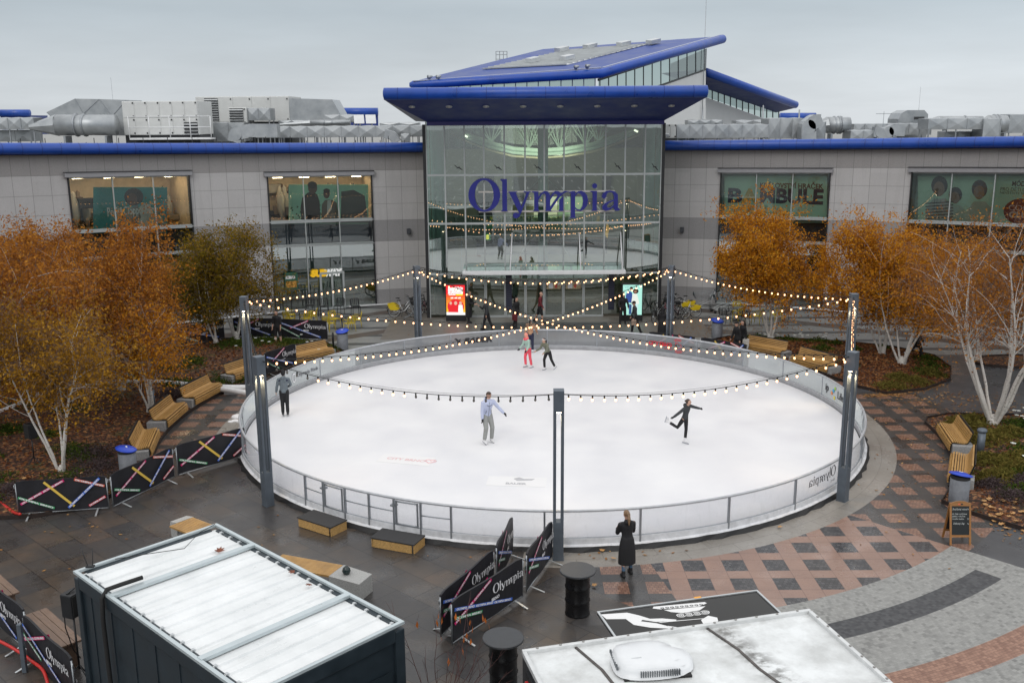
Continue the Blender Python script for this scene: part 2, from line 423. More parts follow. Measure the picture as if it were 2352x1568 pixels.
    park = t.mix(lane, asph, (.5, .5, .5))
    col = t.mix(far, col, park)
    wet = nb.rng(.36, .64); isdark = OR(left, d45 < 0)
    puddle = t.noise(v, .9, 3, .5).rng(.50, .66)
    rough = (.36 - wet * .12 - puddle * .22 + nf * .12)
    rough = t.m('MAXIMUM', rough, .10)
    rough = t.m('MAXIMUM', rough, AND(r > 15.15, ang > -90, ang < -47.25) * .6)
    rough = t.m('MAXIMUM', rough, farp * .42)
    nrm = t.bump(nf * .5 + ng * .5 - OR(j, js) * .25, .22, .012)
    return t.out(t.bsdf(col, rough, 0, nrm, .5))
GM = ground_mat()
b = MB(); b.quad([(-900, -900, 0), (900, -900, 0), (900, 900, 0), (-900, 900, 0)])
tag(b.build('ground', GM), kind='structure')
# hazy low wood behind the camera and round the plain, only seen mirrored in the glass
def ice_mat():
    t = mk('ice'); v, x, y, z = t.pos(); n = t.noise(v, .5, 5); f = t.noise(t.vec(x * 6, y * 1.2, z), 2.0, 6, .7)
    c = t.mix(n.rng(.3, .7), (.72, .72, .75), (.79, .788, .80)); c = t.mix(f.rng(.55, .8) * .25, c, (.83, .83, .85))
    sc = t.vor(t.vec(x * .9, y * .35, 0.0), 2.2, 'DISTANCE_TO_EDGE'); c = t.mix((sc < .010) * .10, c, (.70, .71, .75))
    return t.out(t.bsdf(c, n.rng(.3, .7, .30, .55), 0, t.bump(f, .05, .01), .4))
ICE = ice_mat()
b = MB(); b.lathe([(11.10, .0), (11.10, .15), (0.01, .1501)], 160, 0, smooth=False)
tag(b.build('ice', ICE, None, (RC.x, RC.y, 0)), kind='structure')
# logos frozen into the ice
def ice_logo(px, py, words, size, col, name, label, rz=0.0, mark=None, back=True):
    g = G(px, py, .156); c = MB()
    if back: c.box((0, 0, -.001), (size * 4.4, size * 1.9, .003), 0)
    for i, (wd, sc, yy) in enumerate(words): text(c, wd, size * sc, lambda a, b_: V((a, b_ + yy * size, .003)), 1, bold=.01)
    if mark: mark(c, size)
    o = c.build(name, [flat(name + '_film', (.79, .785, .79), .5), flat(name + '_ink', col, .5)], None, g); o.rotation_euler.z = rz
    tag(o, label, 'ice logo')
def heart(c, s, m=1):
    P = [(2.0 + .42 * 16 * sin(a) ** 3 / 16, .05 + .42 * (13 * cos(a) - 5 * cos(2 * a) - 2 * cos(3 * a) - cos(4 * a)) / 16) for a in [2 * pi * i / 28 for i in range(28)]]
    c.tube([(x * s, y * s, .004) for x, y in P], .03 * s + .012, 4, m, False, closed=True)
ice_logo(933, 1055, [('CITY BRNO', .62, 0)], .42, (.74, .52, .53), 'ice_logo', 'small red lettering and heart frozen in the ice near the left gate', radians(-15), heart)
def brush(c, s):
    c.prism([(-.3 * s, .55 * s), (.0, .12 * s), (1.1 * s, .3 * s), (1.3 * s, .62 * s), (.5 * s, .55 * s), (.1 * s, .85 * s)], .001, .004, 1)
ice_logo(1187, 1105, [('BAUER', .5, -.45)], .42, (.46, .46, .48), 'ice_logo', 'small black and white logo frozen in the ice beside the front pole', radians(-6), brush)
# ------------------------------------------------------------------ rink fence
FEN = thing('rink_fence', 'round galvanised rink fence with clear plastic panels around the ice', 'rink fence', (RC.x, RC.y, 0))
def lp(ang, r, z): return V((r * cos(radians(ang)), r * sin(radians(ang)), z))
RAILP = mat('rail_steel', (.30, .32, .345), .38, .6, .1, 8)
b = MB()
b.tube([lp(a * 2, RR, 1.10) for a in range(180)], .040, 8, 0, closed=True)
b.build('top_rail', mat('rail_cap', (.46, .475, .50), .4, .35, .1, 7), FEN)
b = MB(); b.tube([lp(a * 2, RR, .33) for a in range(180)], .018, 6, 0, closed=True)
b.build('bottom_rail', RAILP, FEN)
KICK = mat('kick_board', (.62, .63, .655), .45, 0, .16, 5)
b = MB()
for i in range(180):                      # white kick board with a slightly ragged lower edge
    a0, a1 = i * 2, i * 2 + 2
    for (r0, r1, m_) in ((RR + .035, RR + .05, 0), (RR - .06, RR - .075, 1)):
        p = [lp(a0, r0, .13), lp(a1, r0, .13), lp(a1, r0, .33), lp(a0, r0, .33)]
        b.quad(p if r1 > r0 else p[::-1], m_)
    b.quad([lp(a0, RR + .035, .33), lp(a1, RR + .035, .33), lp(a1, RR - .06, .33), lp(a0, RR - .06, .33)], 0)
    b.quad([lp(a0, RR + .11, .12 + .02 * sin(i * 1.7)), lp(a1, RR + .11, .12 + .02 * sin(i * 1.7 + 1.7)), lp(a1, RR + .034, .17), lp(a0, RR + .034, .17)], 0)
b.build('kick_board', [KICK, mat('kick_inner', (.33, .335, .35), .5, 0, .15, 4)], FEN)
b = MB()
for i in range(180):
    a0, a1 = i * 2, i * 2 + 2
    f = lambda a: RR + .19 + .035 * sin(a * 1.9) + .02 * sin(a * 4.7)
    b.quad([lp(a0, f(a0), .005), lp(a1, f(a1), .005), lp(a1, RR + .108, .125), lp(a0, RR + .108, .125)], 0)
b.build('skirt', mat('black_liner', (.010, .010, .011), .6, 0, .3, 5, .3), FEN)
posts = [-131.5, -127.4, -123.0, -118.6, -114.4, -110.2, -105.7, -92.8, -79.7, -66.2, -53.3, -40.6, -27.5, -14.5, -1.5, 11.5, 25.4, 37.5, 50.3, 63.2, 75.8, 88.2, 100.3, 112.6, 124.9, 137.2, 149.8, 162.5, 175, 188, 202, 215]
pm = MB(); pm.bar((0, 0, .02), (0, 0, 1.08), .06, .05, 0); pm.bar((.06, 0, .02), (-.1, 0, .02), .12, .02, 0)
pme = pm.mesh('post', RAILP)
for a in posts:
    o = bpy.data.objects.new('post', pme); COL.objects.link(o); o.parent = FEN
    o.location = lp(a, RR + .012, 0); o.rotation_euler.z = radians(a)
ps = sorted(posts)
INK = flat('ink_black', (.02, .02, .025), .5); INKR = flat('ink_red', (.62, .02, .035), .5); INKG = flat('ink_grey', (.10, .10, .12), .5)
def onpan(a0, r=RR - .025): return lambda s, h: lp(a0 - degrees(s / r), r, .70 + h)
panels = {}
for k in range(len(ps)):
    a0 = ps[k]; a1 = ps[(k + 1) % len(ps)]
    if a1 < a0: a1 += 360
    b = MB(); n = 8; q = []
    for i in range(n + 1):
        a = a0 + .12 + (a1 - a0 - .24) * i / n
        q.append((lp(a, RR - .012, .345), lp(a, RR - .012, 1.07)))
    for i in range(n): b.quad([q[i][0], q[i + 1][0], q[i + 1][1], q[i][1]], 0)
    panels[round(a0, 1)] = b.build('panel', PLEXF if -5 < a0 < 172 else PLEXI, FEN)
def lett(a0, fn, mats):
    b = MB(); fn(b); b.build('lettering', mats, panels[a0])
def bauer(b):
    f = onpan(106.8); text(b, 'BAUER', .34, lambda x, y: f(x + .22, y + .02), 0, 1.45, .28, .022)
    b.add([f(-.95 + p[0], p[1]) for p in ((0, .18), (.1, .18), (.3, -.02), (.3, -.12), (.22, -.1))], [(0, 1, 2, 3, 4)], 0)
    b.add([f(-.95 + p[0], p[1]) for p in ((.16, -.16), (.24, -.16), (.2, .0), (.33, .1), (.3, .14), (.13, .01))], [(0, 1, 2, 3, 4, 5)], 0)
lett(100.3, bauer, [INK])
def city(b):
    f = onpan(58.3); text(b, 'CITY BRNO', .22, lambda x, y: f(x - .28, y + .02), 0, 1.18, 0, .016)
    text(b, 'HITRÁDIO', .09, lambda x, y: f(x + .12, y - .17), 0, .42)
    P = [(.17 * sin(a) ** 3, (.17 / 16) * (13 * cos(a) - 5 * cos(2 * a) - 2 * cos(3 * a) - cos(4 * a))) for a in [2 * pi * i / 26 for i in range(27)]]
    for i in range(26):
        p0, p1 = P[i], P[i + 1]; c, s_ = cos(-.35), sin(-.35)
        def rt(p, k): return f(.62 + k * (p[0] * c - p[1] * s_), .02 + k * (p[0] * s_ + p[1] * c))
        b.quad([rt(p0, 1), rt(p1, 1), rt(p1, .82), rt(p0, .82)], 0)
    for rad in (.24, .31):
        for s0 in (60, 240):
            for i in range(6):
                a0, a1 = radians(s0 + i * 12), radians(s0 + i * 12 + 12)
                b.quad([f(.62 + (rad + d) * cos(q), .02 + (rad + d) * sin(q)) for q, d in ((a0, 0), (a1, 0), (a1, .03), (a0, .03))], 0)
lett(50.3, city, [INKR])
def iplife(b):
    f = onpan(6.4)
    text(b, 'ip', .40, lambda x, y: f(x - .58, y + .0), 0, None, 0, .006); text(b, 'Life', .40, lambda x, y: f(x + .62, y), 0, None, 0, .006)
    for (x, y, m_, rd) in ((-.16, -.07, 1, 1), (-.03, .05, 2, 1), (.1, .17, 3, 0), (.08, -.2, 4, 0)):
        pts = [(x + .075 * cos(a), y + .075 * sin(a)) for a in [2 * pi * i / 14 for i in range(14)]] if rd else [(x - .06, y - .06), (x + .06, y - .06), (x + .06, y + .06), (x - .06, y + .06)]
        b.add([f(*p) for p in pts], [tuple(range(len(pts)))], m_)
lett(-1.5, iplife, [INK, flat('dot_orange', (.75, .25, .07)), flat('dot_blue', (.05, .38, .65)), flat('dot_green', (.35, .60, .08)), flat('dot_yellow', (.75, .65, .05))])
def olrink(b):
    f = onpan(155.6); text(b, 'Olympia Rink', .22, lambda x, y: f(x + .28, y + .02), 0, 1.45)
    for i in range(24):
        a0, a1 = 2 * pi * i / 24, 2 * pi * (i + 1) / 24
        b.quad([f(-.68 + k * .13 * cos(q), k * .2 * sin(q)) for q, k in ((a0, 1), (a1, 1), (a1, .72), (a0, .72))], 1)
lett(149.8, olrink, [INKG, flat('ink_white', (.8, .8, .82))])
# gate leaves: two doors with cross bars, hinges and latches
for (a0, a1, bars) in ((-131.5, -127.4, 1), (-123.0, -118.6, 1), (-118.6, -114.4, 1), (-110.2, -105.7, 1)):
    b = MB(); b.tube([lp(a0 + (a1 - a0) * i / 4, RR + .02, .72) for i in range(5)], .017, 6, 0)
    b.build('cross_bar', RAILP, FEN)
for (a0, a1) in ((-127.4, -123.0), (-114.4, -110.2)):
    b = MB()
    for z in (.38, 1.03): b.tube([lp(a0 + .45 + (a1 - a0 - .9) * i / 4, RR + .035, z) for i in range(5)], .022, 6, 0)
    for a in (a0 + .45, a1 - .45): b.bar(lp(a, RR + .035, .36), lp(a, RR + .035, 1.05), .05, .045, 0)
    g = b.build('gate', RAILP, FEN)
    c = MB(); c.box(lp(a0 - .1, RR - .03, .88), (.16, .16, .05), 0, radians(a0)); c.tube([lp(a0 - .3, RR - .06, .9), lp(a0 - .35, RR - .08, 1.02)], .01, 5, 0)
    c.build('latch', RAILP, g)
# ------------------------------------------------------------------ serif word used on sign, banners and fence
def olympia_strokes():
    """contours in units of the x-height (54), baseline 0; each is one polygon or (outer, inner)"""
    def el(cx, cy, rx, ry, n=40, a0=0, a1=360): return [(cx + rx * cos(radians(a0 + (a1 - a0) * i / n)), cy + ry * sin(radians(a0 + (a1 - a0) * i / n))) for i in range(n + (a1 - a0 != 360))]
    S = []
    S.append(('ring', el(1340, 45, 44, 46), el(1340, 45, 26, 41)))
    S.append(('p', [(1385, 88), (1403, 88), (1403, 4), (1405, 0), (1386, 0), (1390, 4), (1390, 80), (1389, 83), (1385, 85)]))
    S.append(('p', [(1407, 54), (1431, 54), (1431, 52), (1427, 51), (1444, 10), (1437, -6), (1409, 51), (1407, 52)]))       # y left arm
    S.append(('p', [(1449, 54), (1469, 54), (1469, 52), (1465, 51), (1442, -5), (1438, -12), (1434, -9), (1437, -4), (1457, 51), (1449, 52)]))
    S.append(('p', el(1427, -12, 8, 8, 20)))
    S.append(('p', [(1434, -6), (1441, -6), (1436, -17), (1428, -18)]))
    def leg(x, w=12): return [(x - 3, 0), (x + w + 3, 0), (x + w, 4), (x + w, 54), (x - 6, 54), (x - 6, 52), (x, 50), (x, 4)]
    S.append(('p', leg(1478)))
    S.append(('p', [(1490, 38), (1497, 49), (1506, 55), (1515, 54), (1521, 48), (1523, 40), (1523, 4), (1526, 0), (1508, 0), (1511, 4), (1511, 42), (1507, 48), (1500, 46), (1490, 30)]))
    S.append(('p', [(1515, 0), (1523, 0), (1545, 32), (1553, 42), (1563, 50), (1575, 54), (1563, 55), (1551, 48), (1540, 36)]))
    S.append(('p', [(1523, 38), (1529, 49), (1537, 55), (1546, 54), (1553, 49), (1557, 44), (1545, 36), (1541, 46), (1534, 47), (1523, 30)]))
    S.append(('p', [(1546, 0), (1561, 0), (1559, 4), (1559, 42), (1548, 30), (1548, 4)]))
    S.append(('p', [(1577, -20), (1595, -20), (1592, -16), (1592, 54), (1584, 54), (1573, 51), (1580, 48), (1580, -16)]))
    S.append(('ring2', [(1592, 46), (1599, 53), (1608, 55), (1618, 51), (1625, 42), (1628, 29), (1625, 14), (1617, 4), (1607, -1), (1597, 1), (1592, 5)], [(1592, 40), (1600, 49), (1607, 46), (1612, 38), (1614, 27), (1612, 13), (1606, 3), (1599, 4), (1592, 10)]))
    S.append(('p', leg(1640, 12)))
    S.append(('p', el(1645.5, 68, 7, 7, 20)))
    S.append(('p', [(1665, 38), (1668, 47), (1678, 54), (1690, 55), (1702, 52), (1710, 44), (1711, 8), (1715, 4), (1720, 6), (1714, 0), (1705, -1), (1699, 5), (1699, 40), (1695, 49), (1686, 51), (1679, 46), (1678, 38), (1672, 32)]))
    S.append(('p', [(1699, 30), (1686, 26), (1674, 20), (1667, 12), (1668, 4), (1676, -1), (1686, 1), (1699, 10), (1699, 16), (1690, 8), (1682, 8), (1680, 14), (1686, 21), (1699, 26)]))
    return S
def olympia(mb, fn, h, m=0, depth=None):
    """word centred on x = 0, baseline 0, x-height h; fn(x, z, d) -> point; strokes get tiny offsets so none share a plane"""
    k = h / 54.0
    from mathutils.geometry import tessellate_polygon
    for i, s_ in enumerate(olympia_strokes()):
        d0 = (i % 4) * .0015
        if s_[0] == 'p': loops = [s_[1]]
        elif s_[0] == 'ring': loops = [s_[1], s_[2]]
        else: loops = [s_[1] + s_[2][::-1]]
        pts = [p for l in loops for p in l]
        tri = tessellate_polygon([[V((p[0], p[1], 0)) for p in l] for l in loops])
        fr = [fn((p[0] - 1508) * k, p[1] * k, d0) for p in pts]
        if depth is None: mb.add(fr, [t_[::-1] if i else t_ for t_ in tri], m); continue
        bk = [fn((p[0] - 1508) * k, p[1] * k, depth) for p in pts]
        n = len(pts); fs = [tuple(t_) for t_ in tri]
        o = 0; sd = []
        for l in loops:
            L = len(l)
            for j in range(L): sd.append((o + j, o + (j + 1) % L, n + o + (j + 1) % L, n + o + j))
            o += L
        mb.add(fr + bk, fs, m); mb.add(fr + bk, sd, m + 1)
def olmir(b):
    f = onpan(-46.2, RR + .03)
    g = lambda x, z, d: f(x, z - .02)
    olympia(b, g, .20, 0)
    text(b, 'BRNO', .10, lambda x, y: f(x - .62, y - .16), 0)
lett(-53.3, olmir, [INK])
# ------------------------------------------------------------------ lamp poles
def behind(px, py, r=11.82):
    lo, hi = 30, 60
    for _ in range(40):
        m = (lo + hi) / 2; q = at(px, py, m); lo, hi = (m, hi) if hypot(q.x - RC.x, q.y - RC.y) < r and m > 36 or m < 36.2 else (lo, m)
    return at(px, py, lo)
BK = {k: behind(*p) for k, p in dict(BL=(956.3, 610.8), BR=(1542.7, 609.6)).items()}
PT = [('L', -10.3, 36.93, 0), ('R', 13.05, 36.6, 0), ('BL', BK['BL'].x, BK['BL'].y, BK['BL'].z), ('BR', BK['BR'].x, BK['BR'].y, BK['BR'].z), ('FL', -7.29, 27.23, 0), ('FC', 1.16, 23.48, 0), ('FR', 9.82, 27.28, 0)]
PH = 4.56
PW = {'L': 'grey fluted lamp pole behind the rink fence at the left benches', 'R': 'grey lamp pole with bulbs strung down to the nearer pole', 'BL': 'grey lamp pole between the rink and the bicycles by the red screen',
      'BR': 'grey lamp pole in front of the right bicycle stand', 'FL': 'grey lamp pole on the slate paving beside the left gate', 'FC': 'dark grey lamp pole nearest the camera with open slot', 'FR': 'grey lamp pole on the pale ring in front of the mirrored lettering'}
POLEL = {}
HOT = mat('pole_inner', (.34, .31, .27), .45, .2, .1, 6)
def pole_proto():
    r_ = thing('lamp_pole', PW['FC'], 'lamp pole', (0, 0, 0), 0, 'lamp poles around the rink'); W = .27
    b = MB(); b.bev((0, 0, .53), (W, W, 1.06), .012, 0); b.box((0, 0, .012), (W + .02, W + .02, .02), 0); b.build('pole_base', POLE, r_)
    b = MB()
    for sx in (-1, 1):
        for sy in (-1, 1): b.bev((sx * (W / 2 - .037), sy * (W / 2 - .037), 2.53), (.074, .074, 2.94), .006, 0)
    b.build('pole_shaft', POLE, r_)
    b = MB(); b.box((0, 0, 2.54), (.05, .05, 2.96), 0) if False else None
    b = MB(); b.bev((0, 0, 4.28), (W, W, .56), .012, 0); b.build('pole_head', POLE, r_)
    b = MB(); b.box((0, 0, 3.985), (.12, .12, .03), 0); b.build('lamp', WARM, r_)
    return r_
proto = pole_proto()
lampd = bpy.data.lights.new('pole_lamp', 'SPOT'); lampd.energy = 90; lampd.color = (1, .74, .42); lampd.spot_size = radians(120); lampd.spot_blend = .6; lampd.shadow_soft_size = .05
for i, (nm_, px, py, pz) in enumerate(PT):
    o = proto if i == 0 else copy_tree(proto)
    o.location = (px, py, 0); o.rotation_euler.z = atan2(py - RC.y, px - RC.x) + pi / 2; o['label'] = PW[nm_]; POLEL[nm_] = V((px, py, pz or PH)); o.scale.z = (pz or PH) / PH
    ld = bpy.data.objects.new('pole_lamp', lampd); COL.objects.link(ld); ld.location = (px, py, 3.93)
# ------------------------------------------------------------------ festoon lights
bm_ = MB(); bm_.tube([(0, 0, .0), (0, 0, -.075)], .021, 7, 1); bm_.ell((0, 0, -.115), (.033, .033, .042), 10, 7, 0)
BME = bm_.mesh('bulb', [BULB, RUBBER]); BMOFF = bm_.mesh('bulb', [BULB_OFF, RUBBER])
CABLE = flat('festoon_cable', (.008, .008, .008), .7)
def festoon(a, b_, sag, label, n=None, lit_=(0, 1), z0=-.12, dxy=(0, 0), step=.345, off=False):
    A = POLEL[a] + V((dxy[0], dxy[1], z0)); B = POLEL[b_] + V((dxy[0], dxy[1], z0)); L = (B - A).length
    o = thing('festoon_string', label, 'string lights', A, 0, 'bulb strings between the lamp poles')
    f = lambda k: (B - A) * k + V((0, 0, -4 * sag * k * (1 - k)))
    c = MB(); N = 28; c.tube([f(i / N) for i in range(N + 1)], .011, 5, 0)
    if sag > .05 or off: c.tube([f(i / N) + V((0, 0, .05 * 4 * (i / N) * (1 - i / N) + .012)) for i in range(N + 1)], .004, 4, 0)
    c.build('cable', CABLE, o)
    n = n or int(L / step)
    for i in range(n):
        k = (i + .8) / (n + .6)
        q = bpy.data.objects.new('bulb', BME if lit_[0] <= k <= lit_[1] else BMOFF); COL.objects.link(q); q.parent = o; q.location = f(k); q.rotation_euler = (rnd.uniform(-.1, .1), rnd.uniform(-.1, .1), 0)
festoon('L', 'BL', .25, 'lit string from the left pole up to the pole by the red screen')
festoon('L', 'R', 1.05, 'long lit string sagging across the whole rink from left pole to right pole')
festoon('BL', 'FR', 1.05, 'lit string crossing the rink from the red screen pole to the front right pole')
festoon('BR', 'FL', 1.0, 'lit string crossing the rink from the right bicycle pole to the front left pole')
festoon('BL', 'BR', .62, 'upper lit string in front of the glass entrance between the two far poles')
festoon('BL', 'BR', .62, 'second string hung just behind the one in front of the glass entrance', None, (.5, 1), -.10, (0.10, .25))
festoon('BR', 'R', .30, 'lit string from the far right pole down past the orange birch')
festoon('FC', 'FR', .42, 'near lit string from the front pole to the front right pole')
festoon('FC', 'FL', .42, 'near string with mostly dark bulbs from the front pole to the front left pole', None, (.45, .8))
festoon('R', 'FR', .35, 'short lit string running down between the two right poles')
festoon('L', 'FL', .35, 'dark unlit string between the two left poles', None, (2, 3))
# ------------------------------------------------------------------ steps up to the gates
for k, (a, lab) in enumerate(((-124.9, 'low wooden step with felt top at the left rink gate'), (-112.3, 'low wooden step with felt top at the rink gate nearer the front pole'))):
    p = rp(a, RR + .58); o = thing('step_box', lab, 'step', p, radians(a) - pi / 2, 'steps at the rink gates')
    b = MB(); b.box((0, .30, .125), (1.16, .03, .22), 0); b.box((-.63, -.02, .125), (.03, .60, .25), 0); b.box((.63, -.02, .125), (.03, .60, .25), 0); b.build('riser', OSB, o)
    b = MB(); b.bev((0, -.01, .268), (1.32, .66, .035), .006, 0); b.build('tread', FELT, o)
# ------------------------------------------------------------------ the shopping centre
MALL = thing('shopping_centre', 'grey stone clad shopping centre with curved front, glass entrance hall and blue roofs', 'building', (0, 0, 0))
def wall_mat():
    t = mk('stone_cladding'); u = t.n('ShaderNodeUVMap'); sp = t.n('ShaderNodeSeparateXYZ'); t.t.links.new(u.outputs[0], sp.inputs[0])
    U = Xp(t, sp.outputs[0]); W = Xp(t, sp.outputs[1]); v, x, y, z = t.pos()
    fine = t.noise(v, 22, 3, .7); big = t.noise(v, .5, 4); st = t.noise(t.vec(x * 3, y * 3, z * .25), .8, 4)
    lt = t.mix(fine.rng(.3, .7), (.44, .43, .43), (.51, .50, .50)); dk = t.mix(fine.rng(.3, .7), (.25, .245, .25), (.32, .315, .32)); up = t.mix(fine.rng(.3, .7), (.28, .268, .265), (.34, .328, .325))
    isup = W > 8.12; ismid = (W > 3.9) * (W < 5.16); islow = W < .97
    c = t.mix(t.m('MAXIMUM', ismid, islow), lt, dk); c = t.mix(isup, c, up)
    wn = t.n('ShaderNodeTexWhiteNoise', _noise_dimensions='2D'); zi = (W + .14).fl(); t.t.links.new(t.vec(U.fl(), zi), wn.inputs[0])
    c = t.mix(Xp(t, wn.outputs[0]) * .12, c, (.22, .215, .21)); c = t.mix(st.rng(.5, .8) * .18, c, (.16, .155, .15))
    fu = U.fr(); ju = t.m('MAXIMUM', fu < .012, fu > .988)
    rows = None
    for zz in (.97, 1.93, 2.92, 3.9, 5.16, 6.14, 7.13, 8.12):
        r_ = ((W - zz).abs()) < .010; rows = r_ if rows is None else t.m('MAXIMUM', rows, r_)
    j = t.m('MAXIMUM', ju, rows); c = t.mix(j * .6, c, (.09, .088, .085))
    return t.out(t.bsdf(c, .62, 0, t.bump(fine - j, .15, .01), .35))
WALLM = wall_mat()
# window rectangles: theta0, theta1, z0, z1
WN = {'W1': (-43.95, -33.72, .12, 8.0), 'W2': (-26.62, -16.74, .05, 7.84), 'W3': (17.58, 27.66, .12, 7.84), 'W4': (34.78, 48.6, .12, 7.9)}
ths = sorted(set([-66 + 1.5 * i for i in range(89)] + [v for k in WN.values() for v in k[:2]] + [-10.72, 10.72]))
b = MB(); b.uv = []; half = 0
def wv(th, z):
    b.uv.append((th / 1.5 + .22, z)); return ap(th, AC[2], dz(th, z))
def wq(t0, t1, z0, z1):
    b.quad([wv(t0, z0), wv(t1, z0), wv(t1, z1), wv(t0, z1)])
zs = [0, .97, 2, 3.9, 5.16, 7, 8.12, 9.3]
for t0, t1 in zip(ths[:-1], ths[1:]):
    tm = (t0 + t1) / 2
    if tm > -10.72 and not half: b.build('wall', WALLM, MALL); b = MB(); b.uv = []; half = 1
    if -10.72 < tm < 10.72: continue
    hole = [k for k in WN.values() if k[0] < tm < k[1]]
    if hole:
        wq(t0, t1, hole[0][3], 9.3)
    else:
        for z0, z1 in zip(zs[:-1], zs[1:]): wq(t0, t1, z0, z1)
b.build('wall', WALLM, MALL)
REV = flat('window_reveal', (.035, .036, .038), .6)
# roof, blue rounded eave
b = MB(); T = [-66 + 3 * i for i in range(45)]
inner = [ap(a, AC[2] - .1, dz(a, 9.32)) for a in T]; outer = [V((-75 + 150 * i / 44, 150, 9.32)) for i in range(45)]
for i in range(44): b.quad([inner[i], inner[i + 1], outer[i + 1], outer[i]])
b.build('roof', mat('roof_gravel', (.30, .30, .29), .9, 0, .25, 14, .2), MALL)
def eave(t0, t1):
    b = MB(); N = int(abs(t1 - t0) / 1.5); S = [t0 + (t1 - t0) * i / N for i in range(N + 1)]
    b.tube([ap(a, AC[2] - .30, dz(a, 9.45)) for a in S], .30, 14, 0)
    for a, a2 in zip(S[:-1], S[1:]):
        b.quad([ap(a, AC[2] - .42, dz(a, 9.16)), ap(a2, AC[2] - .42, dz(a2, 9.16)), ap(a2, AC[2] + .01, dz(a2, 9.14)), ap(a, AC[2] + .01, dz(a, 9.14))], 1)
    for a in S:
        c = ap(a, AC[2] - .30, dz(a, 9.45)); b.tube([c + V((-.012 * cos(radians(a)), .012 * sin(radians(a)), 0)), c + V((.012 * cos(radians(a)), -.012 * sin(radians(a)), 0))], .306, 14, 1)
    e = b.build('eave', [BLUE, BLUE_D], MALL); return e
eave(-66, -10.75); eave(10.75, 66)
# interior ceiling light shop rooms
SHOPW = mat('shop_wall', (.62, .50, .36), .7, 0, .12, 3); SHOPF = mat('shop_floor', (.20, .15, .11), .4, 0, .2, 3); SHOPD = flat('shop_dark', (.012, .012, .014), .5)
def room(key, z0, z1, depth, lamp, wall, floor_, warm=WARM, nl=4):
    t0, t1 = WN[key][:2]; b = MB()
    S = [t0 + (t1 - t0) * i / 6 for i in range(7)]; R2 = AC[2] + depth
    def A(a, r, z): return ap(a, r, dz((t0 + t1) / 2 if r > AC[2] + .3 else a, z))
    for a, a2 in zip(S[:-1], S[1:]):
        b.quad([A(a, R2, z0), A(a2, R2, z0), A(a2, R2, z1), A(a, R2, z1)], 0)
        b.quad([A(a, AC[2] + .06, z0), A(a2, AC[2] + .06, z0), A(a2, R2, z0), A(a, R2, z0)], 1)
        b.quad([A(a, AC[2] + .06, z1), A(a, R2, z1), A(a2, R2, z1), A(a2, AC[2] + .06, z1)], 0)
    for a in (t0, t1): b.quad([A(a, AC[2] + .06, z0), A(a, R2, z0), A(a, R2, z1), A(a, AC[2] + .06, z1)], 2)
    o = b.build('interior', [wall, floor_, wall], MALL)
    if lamp:
        c = MB()
        for i in range(nl):
            a = t0 + (t1 - t0) * (i + .5) / nl
            for rr in (.8, 2.1):
                p = ap(a, AC[2] + rr, dz(a, z1 - .06)); c.box(p, (.55, .16, .03), 0, -radians(a))
        c.build('ceiling_lamp', warm, o)
    return o
JAMB = mat('jamb_green', (.28, .40, .36), .4, 0, .08, 3)
def window(key, mull, z0, z1, gm=GLASS_C, name='window', head=False):
    t0, t1 = WN[key][:2]; f = MB(); r = AC[2] - .05
    P = lambda a, z, rr=r: ap(a, rr, dz(a, z))
    for a in [t0] + mull + [t1]: f.bar(P(a, z0), P(a, z1), .055 if a in mull else .07, .10, 0 if a in mull else 1, ap(a, 1) - ap(a, 0))
    E_ = [t0] + mull + [t1]
    for z in (z0, z1):
        for a, a2 in zip(E_[:-1], E_[1:]): f.bar(P(a, z), P(a2, z), .055, .10, 0)
    o = f.build('window_frame', [FRAME, BLACK], MALL)
    for a, a2 in zip(E_[:-1], E_[1:]):
        g = MB(); g.quad([P(a + .07, z0 + .04, r + .02), P(a2 - .07, z0 + .04, r + .02), P(a2 - .07, z1 - .04, r + .02), P(a + .07, z1 - .04, r + .02)]); g.build('pane', gm, o)
    if head:
        h = MB(); a0, a1 = t0 - .32, t1 + .25; N = 5
        for i in range(N):
            a, a2 = a0 + (a1 - a0) * i / N, a0 + (a1 - a0) * (i + 1) / N
            h.bar(P(a, z1 + .14, AC[2] - .12), P(a2, z1 + .14, AC[2] - .12), .24, .24, 0); h.bar(P(a, z1 + .275, AC[2] - .14), P(a2, z1 + .275, AC[2] - .14), .30, .03, 1)
        h.build('blind_box', [mat('blind_box_grey', (.30, .30, .315), .45, .2, .05, 4), BLACK], MALL)
    for a in (t0, t1):
        q = MB(); q.quad([P(a, z0, AC[2] + .002), P(a, z1, AC[2] + .002), P(a, z1, AC[2] + .4), P(a, z0, AC[2] + .4)]); q.build('jamb', REV, MALL)
    return o
M1, M2, M3, M4 = [-40.35, -36.9], [-23.3, -20.02], [20.95, 24.3], [38.15, 41.63, 45.1]
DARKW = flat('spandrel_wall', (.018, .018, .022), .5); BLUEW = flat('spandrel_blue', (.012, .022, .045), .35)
for key, mull in (('W1', M1), ('W2', M2), ('W3', M3), ('W4', M4)):
    window(key, mull, 5.28, WN[key][3], GLASS_C, head=True); window(key, mull, 3.86, 5.2, GLASS_C); window(key, mull, .08, 3.8, GLASS)
room('W1', 5.2, 7.98, 4.0, True, SHOPW, SHOPF); room('W2', 5.2, 7.8, 4.0, True, SHOPW, SHOPF)
room('W3', 5.2, 7.8, 1.2, False, JAMB, JAMB); room('W4', 5.2, 7.86, 1.2, False, JAMB, JAMB)
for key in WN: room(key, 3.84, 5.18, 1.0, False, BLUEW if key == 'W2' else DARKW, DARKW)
GREENW = mat('shop_green', (.03, .10, .055), .6, 0, .2, 1)
